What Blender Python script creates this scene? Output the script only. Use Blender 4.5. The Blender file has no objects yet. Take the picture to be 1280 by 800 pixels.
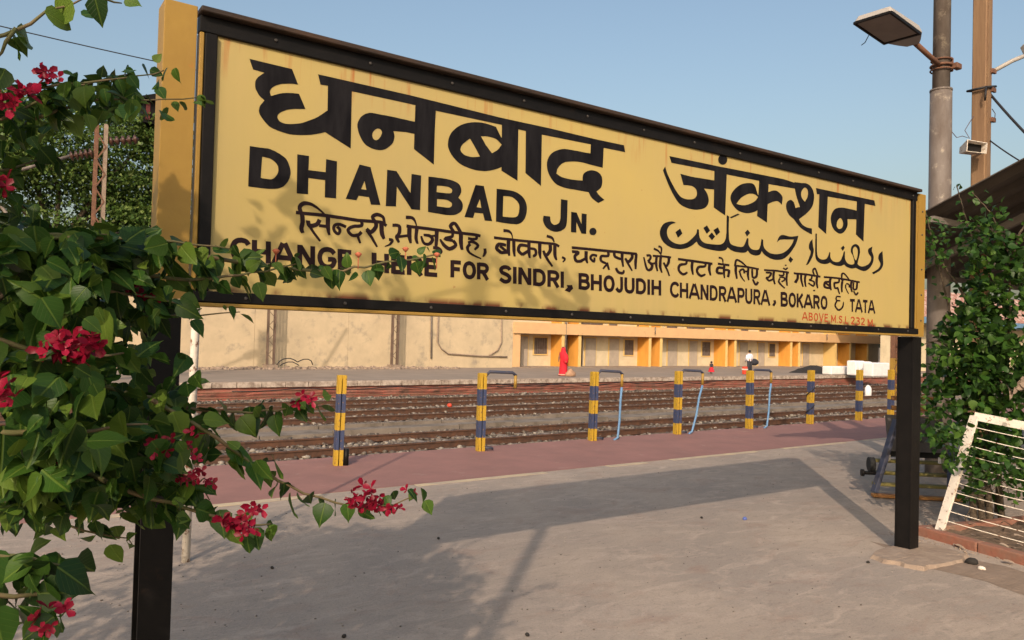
import bpy, bmesh, math, random
import numpy as np
from mathutils import Vector, Matrix
from mathutils.geometry import delaunay_2d_cdt
R = math.radians
rnd = random.Random(7)
C = bpy.context.scene.collection
sc = bpy.context.scene

# ------------------------------------------------------------ camera
EYE = Vector((0, 0, 1.75))
yaw, pitch, roll = R(55.048), R(1.236), R(1.516)
fw = Vector((math.cos(yaw)*math.cos(pitch), math.sin(yaw)*math.cos(pitch), math.sin(pitch)))
rt = fw.cross(Vector((0, 0, 1))).normalized(); up = rt.cross(fw)
rt2 = rt*math.cos(roll) + up*math.sin(roll); up2 = -rt*math.sin(roll) + up*math.cos(roll)
cam = bpy.data.cameras.new('camera'); cam.lens = 27.0; cam.sensor_width = 36.0
cam.clip_start = 0.05; cam.clip_end = 3000
co = bpy.data.objects.new('camera', cam); C.objects.link(co)
co.matrix_world = Matrix(((rt2.x, up2.x, -fw.x, EYE.x), (rt2.y, up2.y, -fw.y, EYE.y), (rt2.z, up2.z, -fw.z, EYE.z), (0, 0, 0, 1)))
sc.camera = co

def ray(px, py): return fw + rt2*((px-640)/960.0) - up2*((py-400)/960.0)
def ground(px, py, z=0.0):
    d = ray(px, py); return EYE + d*((z-EYE.z)/d.z)
def onY(px, py, Y):
    d = ray(px, py); return EYE + d*(Y/d.y)
def far_pt(px, py, depth): return EYE + ray(px, py)*depth

# ------------------------------------------------------------ sky and sun
SUN_EL, SUN_AZ = 30.2, 45.4          # shadows run towards azimuth 45.4 deg from +X
to_sun = Vector((-math.cos(R(SUN_AZ))*math.cos(R(SUN_EL)), -math.sin(R(SUN_AZ))*math.cos(R(SUN_EL)), math.sin(R(SUN_EL))))
w = bpy.data.worlds.new('World'); sc.world = w; w.use_nodes = True
nt = w.node_tree; bg = nt.nodes['Background']
sky = nt.nodes.new('ShaderNodeTexSky'); sky.sky_type = 'NISHITA'; sky.sun_disc = False
sky.sun_elevation = R(SUN_EL)
sky.sun_rotation = math.atan2(to_sun.x, to_sun.y)
sky.air_density = 1.5; sky.dust_density = 5.5; sky.ozone_density = 1.6; sky.altitude = 0
nt.links.new(sky.outputs[0], bg.inputs[0]); bg.inputs[1].default_value = 0.15
sl = bpy.data.lights.new('sun', 'SUN'); sl.energy = 2.75; sl.angle = R(0.6); sl.color = (1.0, 0.80, 0.62)
so = bpy.data.objects.new('sun', sl); C.objects.link(so)
so.rotation_euler = to_sun.to_track_quat('Z', 'Y').to_euler(); so.location = (-20, -20, 25)
sc.view_settings.view_transform = 'Standard'; sc.view_settings.look = 'None'
sc.view_settings.exposure = 0.22; sc.view_settings.gamma = 1.0

# ------------------------------------------------------------ materials
def mat(name, col, rough=0.7, col2=None, scale=8.0, detail=4.0, bump=0.0, bscale=None, metal=0.0, thresh=(0.35, 0.65),
        stretch=(1, 1, 1), dirt=None, dscale=2.0, dthresh=(0.5, 0.7), spec=0.35, coords='Object', trans=0.0):
    m = bpy.data.materials.new(name); m.use_nodes = True
    n = m.node_tree.nodes; l = m.node_tree.links; b = n['Principled BSDF']
    b.inputs['Roughness'].default_value = rough; b.inputs['Metallic'].default_value = metal
    b.inputs['Specular IOR Level'].default_value = spec
    c4 = (*col, 1); out = None
    tc = n.new('ShaderNodeTexCoord'); mp = n.new('ShaderNodeMapping'); mp.inputs['Scale'].default_value = stretch
    l.new(tc.outputs[coords], mp.inputs[0])
    if col2:
        no = n.new('ShaderNodeTexNoise'); no.inputs['Scale'].default_value = scale; no.inputs['Detail'].default_value = detail
        no.inputs['Roughness'].default_value = 0.65
        l.new(mp.outputs[0], no.inputs[0])
        mr = n.new('ShaderNodeMapRange'); mr.inputs[1].default_value, mr.inputs[2].default_value = thresh
        l.new(no.outputs['Fac'], mr.inputs[0])
        mx = n.new('ShaderNodeMix'); mx.data_type = 'RGBA'
        mx.inputs[6].default_value = c4; mx.inputs[7].default_value = (*col2, 1)
        l.new(mr.outputs[0], mx.inputs[0]); out = mx.outputs[2]
    if dirt:
        no = n.new('ShaderNodeTexNoise'); no.inputs['Scale'].default_value = dscale; no.inputs['Detail'].default_value = 7
        no.inputs['Roughness'].default_value = 0.7
        l.new(tc.outputs[coords], no.inputs[0])
        mr = n.new('ShaderNodeMapRange'); mr.inputs[1].default_value, mr.inputs[2].default_value = dthresh
        l.new(no.outputs['Fac'], mr.inputs[0])
        mx = n.new('ShaderNodeMix'); mx.data_type = 'RGBA'
        mx.inputs[7].default_value = (*dirt, 1)
        if out: l.new(out, mx.inputs[6])
        else: mx.inputs[6].default_value = c4
        l.new(mr.outputs[0], mx.inputs[0]); out = mx.outputs[2]
    if out: l.new(out, b.inputs['Base Color'])
    else: b.inputs['Base Color'].default_value = c4
    if bump:
        no = n.new('ShaderNodeTexNoise'); no.inputs['Scale'].default_value = bscale or scale*4; no.inputs['Detail'].default_value = 5
        l.new(mp.outputs[0], no.inputs[0])
        bp = n.new('ShaderNodeBump'); bp.inputs['Strength'].default_value = bump; bp.inputs['Distance'].default_value = 0.02
        l.new(no.outputs['Fac'], bp.inputs['Height']); l.new(bp.outputs[0], b.inputs['Normal'])
    return m

def leaf_mat(name, a, b_, c_, veins=False):
    m = bpy.data.materials.new(name); m.use_nodes = True
    n = m.node_tree.nodes; l = m.node_tree.links; b = n['Principled BSDF']
    g = n.new('ShaderNodeNewGeometry'); oi = n.new('ShaderNodeObjectInfo')
    ad = n.new('ShaderNodeMath'); ad.operation = 'ADD'
    l.new(g.outputs['Random Per Island'], ad.inputs[0]); l.new(oi.outputs['Random'], ad.inputs[1])
    fr = n.new('ShaderNodeMath'); fr.operation = 'FRACT'; l.new(ad.outputs[0], fr.inputs[0])
    cr = n.new('ShaderNodeValToRGB'); e = cr.color_ramp.elements
    e[0].color = (*a, 1); e[1].color = (*c_, 1); e[1].position = 1.0
    x = cr.color_ramp.elements.new(0.6); x.color = (*b_, 1)
    l.new(fr.outputs[0], cr.inputs[0])
    tc = n.new('ShaderNodeTexCoord'); no = n.new('ShaderNodeTexNoise'); no.inputs['Scale'].default_value = 60
    l.new(tc.outputs['Object'], no.inputs[0])
    mx = n.new('ShaderNodeMix'); mx.data_type = 'RGBA'; mx.blend_type = 'MULTIPLY'; mx.inputs[0].default_value = 0.5
    l.new(cr.outputs[0], mx.inputs[6]); l.new(no.outputs['Color'], mx.inputs[7])
    hs = n.new('ShaderNodeMix'); hs.data_type = 'RGBA'; hs.inputs[0].default_value = 0.72
    l.new(mx.outputs[2], hs.inputs[6]); l.new(cr.outputs[0], hs.inputs[7])
    if veins:
        uv = n.new('ShaderNodeUVMap'); uv.uv_map = 'leaf_uv'; sp = n.new('ShaderNodeSeparateXYZ'); l.new(uv.outputs[0], sp.inputs[0])
        def mth(op, i0, i1=None, v=None):
            x_ = n.new('ShaderNodeMath'); x_.operation = op; l.new(i0, x_.inputs[0])
            if i1 is not None: l.new(i1, x_.inputs[1])
            if v is not None: x_.inputs[1].default_value = v
            return x_.outputs[0]
        ay = mth('ABSOLUTE', sp.outputs['Y'])
        mid = n.new('ShaderNodeMapRange'); mid.inputs[1].default_value = 0.035; mid.inputs[2].default_value = 0.012; l.new(ay, mid.inputs[0])
        q = mth('SUBTRACT', sp.outputs['X'], mth('MULTIPLY', ay, v=0.9)); sn = mth('SINE', mth('MULTIPLY', q, v=44.0))
        sd = n.new('ShaderNodeMapRange'); sd.inputs[1].default_value = 0.86; sd.inputs[2].default_value = 1.0; sd.inputs[4].default_value = 0.22; l.new(sn, sd.inputs[0])
        vv = mth('MAXIMUM', mid.outputs[0], sd.outputs[0]); vf = mth('MULTIPLY', vv, v=0.36)
        lt = n.new('ShaderNodeMix'); lt.data_type = 'RGBA'; lt.blend_type = 'MIX'; l.new(vf, lt.inputs[0]); l.new(hs.outputs[2], lt.inputs[6]); lt.inputs[7].default_value = (c_[0]*1.7, c_[1]*1.5, c_[2]*1.8, 1)
        hs = lt
        bp = n.new('ShaderNodeBump'); bp.inputs['Strength'].default_value = 0.5; bp.inputs['Distance'].default_value = 0.002; bp.invert = True; l.new(vv, bp.inputs['Height']); l.new(bp.outputs[0], b.inputs['Normal'])
    l.new(hs.outputs[2], b.inputs['Base Color'])
    b.inputs['Roughness'].default_value = 0.42; b.inputs['Specular IOR Level'].default_value = 0.24
    tr = n.new('ShaderNodeBsdfTranslucent'); l.new(hs.outputs[2], tr.inputs[0])
    ms = n.new('ShaderNodeMixShader'); ms.inputs[0].default_value = 0.30
    l.new(b.outputs[0], ms.inputs[1]); l.new(tr.outputs[0], ms.inputs[2])
    l.new(ms.outputs[0], n['Material Output'].inputs[0])
    return m

M = {}
M['concrete'] = mat('platform_concrete', (0.385, 0.318, 0.262), 0.9, (0.27, 0.226, 0.19), 1.3, 12, 0.6, 60, dirt=(0.19, 0.155, 0.13), dscale=11.0, dthresh=(0.54, 0.78), spec=0.2, thresh=(.38, .62), stretch=(1, 1.6, 1))
M['pink'] = mat('pink_oxide_paint', (0.29, 0.15, 0.13), 0.85, (0.235, 0.127, 0.112), 1.6, 8, 0.25, 30, dirt=(0.34, 0.25, 0.21), dscale=3.0, dthresh=(0.6, 0.8), spec=0.2)
M['edge_line'] = mat('worn_edge_line', (0.50, 0.40, 0.26), 0.9, (0.37, 0.30, 0.235), 5, 6, 0.2, 30)
M['far_platform'] = mat('far_platform_asphalt', (0.29, 0.235, 0.19), 0.9, (0.235, 0.19, 0.155), 0.8, 8, spec=0.2)
M['coping'] = mat('coping_whitewash', (0.46, 0.38, 0.32), 0.9, (0.22, 0.17, 0.14), 5, 6, 0.4, 12, thresh=(0.4, 0.62))
M['redwall'] = mat('red_platform_wall', (0.36, 0.11, 0.08), 0.95, (0.26, 0.13, 0.10), 2.0, 8, 0.5, 10, dirt=(0.13, 0.09, 0.07), dscale=1.2, dthresh=(0.5, 0.7))
M['ballast'] = mat('ballast_bed', (0.11, 0.085, 0.07), 1.0, (0.20, 0.16, 0.13), 9, 9, 1.0, 30, dirt=(0.09, 0.07, 0.058), dscale=0.9, dthresh=(0.5, 0.68), spec=0.1)
M['stone'] = leaf_mat('ballast_stone', (0.10, 0.08, 0.066), (0.205, 0.17, 0.14), (0.44, 0.39, 0.33))
M['earth'] = mat('earth', (0.20, 0.15, 0.11), 1.0, (0.13, 0.11, 0.07), 0.4, 8, 0.3, 4)
M['rust'] = mat('rusty_steel', (0.20, 0.095, 0.055), 0.75, (0.12, 0.06, 0.04), 12, 5, 0.2, 40)
M['mast'] = mat('mast_brown', (0.17, 0.115, 0.085), 0.8, (0.10, 0.07, 0.055), 4, 5)
M['rail'] = mat('rail_steel', (0.12, 0.058, 0.034), 0.6, (0.06, 0.034, 0.025), 6, 5)
M['sleeper'] = mat('concrete_sleeper', (0.26, 0.22, 0.185), 0.95, (0.17, 0.14, 0.12), 5, 6, 0.3, 20)
M['drain'] = mat('drain_concrete', (0.215, 0.18, 0.15), 0.95, (0.14, 0.115, 0.095), 1.5, 8, 0.3, 20, dirt=(0.12, 0.1, 0.08), dscale=1.5, dthresh=(0.52, 0.66))
M['cream'] = mat('cream_limewash', (0.55, 0.44, 0.295), 0.95, (0.45, 0.365, 0.25), 0.9, 9, 0.3, 10, dirt=(0.27, 0.235, 0.19), dscale=1.1, dthresh=(0.53, 0.72), spec=0.15)
M['cream2'] = mat('cream_backwall', (0.62, 0.52, 0.36), 0.95, (0.52, 0.44, 0.30), 1.4, 6, spec=0.15)
M['peach'] = mat('peach_fascia', (0.64, 0.405, 0.205), 0.9, (0.57, 0.365, 0.19), 1.2, 6, dirt=(0.42, 0.28, 0.15), dscale=1.6, dthresh=(0.62, 0.75), spec=0.2)
M['orange'] = mat('orange_wash', (0.70, 0.34, 0.07), 0.9, (0.58, 0.27, 0.055), 1.8, 6, spec=0.2, stretch=(1, 1, 0.3))
M['yellowwash'] = mat('yellow_wash', (0.68, 0.48, 0.19), 0.9, (0.60, 0.42, 0.17), 1.5, 5, spec=0.2)
M['door'] = mat('grey_door', (0.42, 0.35, 0.28), 0.8, (0.34, 0.29, 0.24), 2, 5, spec=0.3)
M['shutter'] = mat('dark_shutter', (0.095, 0.07, 0.062), 0.8, (0.14, 0.10, 0.085), 3, 4)
M['black'] = mat('black_enamel', (0.006, 0.0055, 0.0055), 0.5, (0.010, 0.0085, 0.008), 6, 6, 0.08, 50, dirt=(0.03, 0.018, 0.012), dscale=7, dthresh=(0.6, 0.78), spec=0.16)
M['ink'] = mat('black_lettering_paint', (0.006, 0.0055, 0.007), 0.6, (0.016, 0.015, 0.017), 5, 6, stretch=(3, 1, 0.6), spec=0.08)
M['ink_brown'] = mat('dark_maroon_lettering_paint', (0.013, 0.006, 0.008), 0.6, (0.022, 0.011, 0.012), 9, 6, spec=0.12)
M['ink_red'] = mat('red_lettering_paint', (0.42, 0.065, 0.02), 0.6, (0.33, 0.06, 0.02), 30, 4, spec=0.3)
M['rustlip'] = mat('rusty_top_lip', (0.055, 0.03, 0.018), 0.7, (0.02, 0.015, 0.013), 3, 8, 0.2, 40, stretch=(1, 4, 4))
M['bolt'] = mat('painted_bolt', (0.05, 0.045, 0.042), 0.5)
M['galv'] = mat('weathered_steel_pole', (0.20, 0.172, 0.155), 0.6, (0.11, 0.085, 0.07), 3.5, 7, 0.2, 30, dirt=(0.30, 0.255, 0.205), dscale=6, dthresh=(0.56, 0.68), stretch=(1, 1, 0.35))
M['ochre'] = mat('ochre_pole', (0.25, 0.155, 0.085), 0.8, (0.18, 0.105, 0.06), 8, 7, 0.2, 30, stretch=(2, 2, 0.15))
M['white'] = mat('white_paint_chipped', (0.74, 0.68, 0.60), 0.6, (0.60, 0.53, 0.45), 6, 6, 0.25, 40, dirt=(0.20, 0.09, 0.05), dscale=22, dthresh=(0.56, 0.62))
M['whitewrap'] = mat('white_wrapping', (0.78, 0.77, 0.76), 0.55, (0.68, 0.67, 0.67), 3, 5, 0.6, 4)
M['bark'] = mat('bark', (0.10, 0.075, 0.05), 0.95, (0.06, 0.045, 0.032), 14, 6, 0.6, 40)
M['twig'] = mat('young_twig', (0.16, 0.11, 0.06), 0.8, (0.09, 0.10, 0.035), 20, 3)
M['leaf'] = leaf_mat('bougainvillea_leaf', (0.014, 0.042, 0.009), (0.038, 0.098, 0.014), (0.115, 0.185, 0.026), True)
M['leaf_deep'] = leaf_mat('hedge_leaf', (0.015, 0.042, 0.009), (0.036, 0.095, 0.014), (0.08, 0.155, 0.024))
M['leaf_tree'] = leaf_mat('tree_leaf', (0.05, 0.10, 0.022), (0.10, 0.17, 0.036), (0.19, 0.25, 0.065))
M['bract'] = leaf_mat('crimson_bract', (0.15, 0.003, 0.016), (0.27, 0.006, 0.030), (0.38, 0.016, 0.055))
M['bud'] = mat('orange_bud', (0.42, 0.12, 0.06), 0.7)
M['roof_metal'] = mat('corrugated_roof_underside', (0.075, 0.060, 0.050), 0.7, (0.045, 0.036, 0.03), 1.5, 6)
M['roof_rib'] = mat('roof_steel_rib', (0.17, 0.15, 0.135), 0.7)
M['bluepaint'] = mat('navy_paint', (0.035, 0.045, 0.085), 0.6, (0.06, 0.06, 0.08), 12, 5, 0.1, 40, dirt=(0.14, 0.09, 0.06), dscale=12, dthresh=(0.62, 0.7))
M['slat'] = mat('yellow_green_slat', (0.20, 0.17, 0.045), 0.8, (0.11, 0.095, 0.045), 9, 6, 0.2, 30, stretch=(1, 1, 3))
M['orange_slat'] = mat('orange_plank', (0.36, 0.17, 0.045), 0.8, (0.22, 0.10, 0.04), 9, 6, 0.2, 30)
M['greywood'] = mat('grey_board', (0.10, 0.088, 0.08), 0.85, (0.065, 0.056, 0.052), 5, 6)
M['rubber'] = mat('rubber', (0.02, 0.02, 0.02), 0.8)
M['skyblue'] = mat('blue_hose', (0.12, 0.24, 0.42), 0.5)
M['bluebeam'] = mat('blue_beam', (0.14, 0.26, 0.42), 0.7, (0.10, 0.19, 0.30), 2, 4)
M['terracotta'] = mat('terracotta_kerb_paint', (0.26, 0.10, 0.065), 0.9, (0.22, 0.125, 0.09), 6, 7, 0.3, 30, dirt=(0.26, 0.19, 0.14), dscale=4, dthresh=(0.55, 0.72))
M['soil'] = mat('dry_soil', (0.19, 0.13, 0.09), 1.0, (0.12, 0.085, 0.06), 8, 9, 1.0, 25, dirt=(0.28, 0.21, 0.15), dscale=15, dthresh=(0.6, 0.7))
M['dust'] = mat('trodden_dust', (0.25, 0.185, 0.14), 1.0, (0.19, 0.14, 0.105), 5, 8, 0.5, 30)
M['patch'] = mat('rough_mortar', (0.31, 0.24, 0.185), 0.95, (0.23, 0.17, 0.13), 6, 8, 0.6, 25)
M['skin'] = mat('skin', (0.20, 0.10, 0.06), 0.6)
M['hair'] = mat('hair', (0.012, 0.01, 0.01), 0.5)
M['red_cloth'] = mat('red_cloth', (0.62, 0.02, 0.03), 0.8, (0.48, 0.012, 0.03), 9, 3)
M['redborder'] = mat('pale_sari_border', (0.72, 0.30, 0.22), 0.8)
M['white_cloth'] = mat('white_cloth', (0.66, 0.64, 0.72), 0.85)
M['dark_cloth'] = mat('dark_cloth', (0.022, 0.022, 0.03), 0.85, (0.035, 0.035, 0.045), 8, 3)
M['beige_cloth'] = mat('beige_cloth', (0.42, 0.25, 0.15), 0.85, (0.32, 0.19, 0.12), 8, 3)
M['glass'] = mat('lamp_glass', (0.21, 0.175, 0.14), 0.3, (0.16, 0.13, 0.105), 4, 4, spec=0.6)
M['lampcase'] = mat('lamp_casing', (0.36, 0.33, 0.30), 0.6)
M['coal'] = mat('coal', (0.025, 0.022, 0.02), 0.9)
M['insul'] = mat('brown_porcelain', (0.06, 0.028, 0.02), 0.3)
M['tile_red'] = mat('red_tiles', (0.34, 0.16, 0.12), 0.9, (0.52, 0.40, 0.33), 3, 3, thresh=(0.5, 0.56))
M['darkred'] = mat('dark_red_slat', (0.10, 0.02, 0.02), 0.7)
M['cable'] = mat('black_cable', (0.018, 0.018, 0.022), 0.6)
M['thread'] = mat('thin_wire', (0.10, 0.08, 0.10), 0.6)
M['red_plastic'] = mat('red_plastic', (0.55, 0.06, 0.03), 0.5)
M['bottle_blue'] = mat('blue_cap', (0.10, 0.14, 0.40), 0.4)

def worn_concrete():
    m = bpy.data.materials.new('platform_concrete'); m.use_nodes = True
    n = m.node_tree.nodes; l = m.node_tree.links; b = n['Principled BSDF']; b.inputs['Roughness'].default_value = 0.9; b.inputs['Specular IOR Level'].default_value = 0.2
    tc = n.new('ShaderNodeTexCoord')
    def noise(sc_, st=(1, 1, 1), det=8, dist=0.0, off=0):
        mp = n.new('ShaderNodeMapping'); mp.inputs['Scale'].default_value = st; mp.inputs['Location'].default_value = (off, off*.7, 0); mp.inputs['Rotation'].default_value = (0, 0, .5); l.new(tc.outputs['Object'], mp.inputs[0])
        no = n.new('ShaderNodeTexNoise'); no.inputs['Scale'].default_value = sc_; no.inputs['Detail'].default_value = det; no.inputs['Roughness'].default_value = 0.68; no.inputs['Distortion'].default_value = dist
        l.new(mp.outputs[0], no.inputs[0]); return no.outputs['Fac']
    def mr(v, a, b2, c=0.0, d=1.0):
        x = n.new('ShaderNodeMapRange'); x.inputs[1].default_value = a; x.inputs[2].default_value = b2; x.inputs[3].default_value = c; x.inputs[4].default_value = d; l.new(v, x.inputs[0]); return x.outputs[0]
    def mix(f, a, b2):
        x = n.new('ShaderNodeMix'); x.data_type = 'RGBA'; l.new(f, x.inputs[0])
        if isinstance(a, tuple): x.inputs[6].default_value = (*a, 1)
        else: l.new(a, x.inputs[6])
        x.inputs[7].default_value = (*b2, 1); return x.outputs[2]
    c = mix(mr(noise(0.55, dist=.6), .38, .62), (0.36, 0.295, 0.24), (0.285, 0.24, 0.205))
    c = mix(mr(noise(2.3, (1, 2.2, 1), 9, 1.0, 4), .50, .68, 0, .75), c, (0.44, 0.355, 0.29))      # trodden pale dust
    c = mix(mr(noise(1.7, (1, 1.6, 1), 9, 1.2, 11), .54, .70, 0, .65), c, (0.285, 0.20, 0.16))     # brownish stains
    c = mix(mr(noise(7, (1, 3, 1), 9, .5, 7), .54, .72, 0, .7), c, (0.20, 0.165, 0.14))            # short dark streaks
    c = mix(mr(noise(60, det=5), .52, .72, 0, .55), c, (0.17, 0.14, 0.12))
    c = mix(mr(noise(45, det=4, off=3), .60, .74, 0, .6), c, (0.50, 0.43, 0.37))
    vo = n.new('ShaderNodeTexVoronoi'); vo.inputs['Scale'].default_value = 9; l.new(tc.outputs['Object'], vo.inputs[0])
    sp = mr(vo.outputs['Distance'], .055, .035)
    c = mix(sp, c, (0.12, 0.095, 0.08))
    l.new(c, b.inputs['Base Color'])
    bp = n.new('ShaderNodeBump'); bp.inputs['Strength'].default_value = 0.55; bp.inputs['Distance'].default_value = 0.015
    l.new(noise(38, (1, 1.4, 1), 8), bp.inputs['Height']); l.new(bp.outputs[0], b.inputs['Normal'])
    return m
M['concrete'] = worn_concrete()
def sign_yellow():
    m = bpy.data.materials.new('yellow_signboard_paint'); m.use_nodes = True
    n = m.node_tree.nodes; l = m.node_tree.links; b = n['Principled BSDF']
    b.inputs['Roughness'].default_value = 0.55; b.inputs['Specular IOR Level'].default_value = 0.3
    tc = n.new('ShaderNodeTexCoord'); sx = n.new('ShaderNodeSeparateXYZ'); l.new(tc.outputs['Object'], sx.inputs[0])
    def noise(scale, st, det=6):
        mp = n.new('ShaderNodeMapping'); mp.inputs['Scale'].default_value = st; l.new(tc.outputs['Object'], mp.inputs[0])
        no = n.new('ShaderNodeTexNoise'); no.inputs['Scale'].default_value = scale; no.inputs['Detail'].default_value = det
        l.new(mp.outputs[0], no.inputs[0]); return no.outputs['Fac']
    def mr(v, a, b2, c=0.0, d=1.0):
        x = n.new('ShaderNodeMapRange'); x.inputs[1].default_value = a; x.inputs[2].default_value = b2
        x.inputs[3].default_value = c; x.inputs[4].default_value = d; l.new(v, x.inputs[0]); return x.outputs[0]
    def mul(a, b2):
        x = n.new('ShaderNodeMath'); x.operation = 'MULTIPLY'; l.new(a, x.inputs[0]); l.new(b2, x.inputs[1]); return x.outputs[0]
    def mix(f, a, b2):
        x = n.new('ShaderNodeMix'); x.data_type = 'RGBA'; l.new(f, x.inputs[0])
        if isinstance(a, tuple): x.inputs[6].default_value = (*a, 1)
        else: l.new(a, x.inputs[6])
        x.inputs[7].default_value = (*b2, 1); return x.outputs[2]
    c = mix(mr(noise(1.3, (1, 1, 1)), 0.35, 0.65), (0.45, 0.342, 0.115), (0.405, 0.315, 0.125))
    c = mix(mul(mr(noise(3.0, (6, 1, 0.5)), 0.45, 0.75), mr(noise(.7, (1, 1, 1)), 0.4, 0.6)), c, (0.44, 0.33, 0.13))
    # rust streaks running down from the top frame (the board is 1.06 m tall, local z 0 at its centre)
    streak = mul(mr(noise(16, (1.6, 1, 0.10), 3), 0.56, 0.70), mr(sx.outputs['Z'], 0.36, 0.54))
    c = mix(mul(streak, mr(noise(1.3, (1, 1, 1), 2), 0.36, 0.52, 0.25, 1.0)), c, (0.36, 0.12, 0.03))
    grime = mul(mr(sx.outputs['Z'], -0.512, -0.540), mr(noise(7, (1, 1, 0.6), 6), 0.46, 0.56))
    c = mix(grime, c, (0.13, 0.045, 0.02))
    spots = mr(noise(34, (1, 1, 1), 2), 0.75, 0.80)
    c = mix(spots, c, (0.36, 0.22, 0.08))
    l.new(c, b.inputs['Base Color'])
    bp = n.new('ShaderNodeBump'); bp.inputs['Strength'].default_value = 0.12; bp.inputs['Distance'].default_value = 0.01
    l.new(noise(5, (1, 1, 1)), bp.inputs['Height']); l.new(bp.outputs[0], b.inputs['Normal'])
    return m
M['sign'] = sign_yellow()
M['yellow'] = mat('yellow_post_paint', (0.335, 0.205, 0.04), 0.5, (0.29, 0.17, 0.035), 3, 6, 0.08, 30, dirt=(0.40, 0.16, 0.03), dscale=9, dthresh=(0.64, 0.72))

def banded():
    m = bpy.data.materials.new('yellow_blue_bands'); m.use_nodes = True
    n = m.node_tree.nodes; l = m.node_tree.links; b = n['Principled BSDF']; b.inputs['Roughness'].default_value = 0.6
    tc = n.new('ShaderNodeTexCoord'); sx = n.new('ShaderNodeSeparateXYZ'); l.new(tc.outputs['Object'], sx.inputs[0])
    no = n.new('ShaderNodeTexNoise'); no.inputs['Scale'].default_value = 14; l.new(tc.outputs['Object'], no.inputs[0])
    ma = n.new('ShaderNodeMath'); ma.operation = 'MULTIPLY_ADD'; ma.inputs[1].default_value = 0.02
    l.new(no.outputs['Fac'], ma.inputs[0]); l.new(sx.outputs['Z'], ma.inputs[2])
    cr = n.new('ShaderNodeValToRGB'); cr.color_ramp.interpolation = 'CONSTANT'; e = cr.color_ramp.elements
    Y_ = (0.44, 0.27, 0.02, 1); B_ = (0.035, 0.05, 0.115, 1)
    e[0].position = 0; e[0].color = Y_; e[1].position = 0.18; e[1].color = B_
    for p, c in ((0.40, Y_), (0.59, B_), (0.80, Y_)):
        x = cr.color_ramp.elements.new(p); x.color = c
    mr = n.new('ShaderNodeMapRange'); mr.inputs[2].default_value = 1.18; l.new(ma.outputs[0], mr.inputs[0]); l.new(mr.outputs[0], cr.inputs[0])
    n2 = n.new('ShaderNodeTexNoise'); n2.inputs['Scale'].default_value = 30; n2.inputs['Detail'].default_value = 6; l.new(tc.outputs['Object'], n2.inputs[0])
    m2 = n.new('ShaderNodeMapRange'); m2.inputs[1].default_value = 0.6; m2.inputs[2].default_value = 0.68; l.new(n2.outputs['Fac'], m2.inputs[0])
    mx = n.new('ShaderNodeMix'); mx.data_type = 'RGBA'; l.new(m2.outputs[0], mx.inputs[0]); l.new(cr.outputs[0], mx.inputs[6]); mx.inputs[7].default_value = (0.16, 0.09, 0.05, 1)
    l.new(mx.outputs[2], b.inputs['Base Color'])
    return m
M['bands'] = banded()

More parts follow.
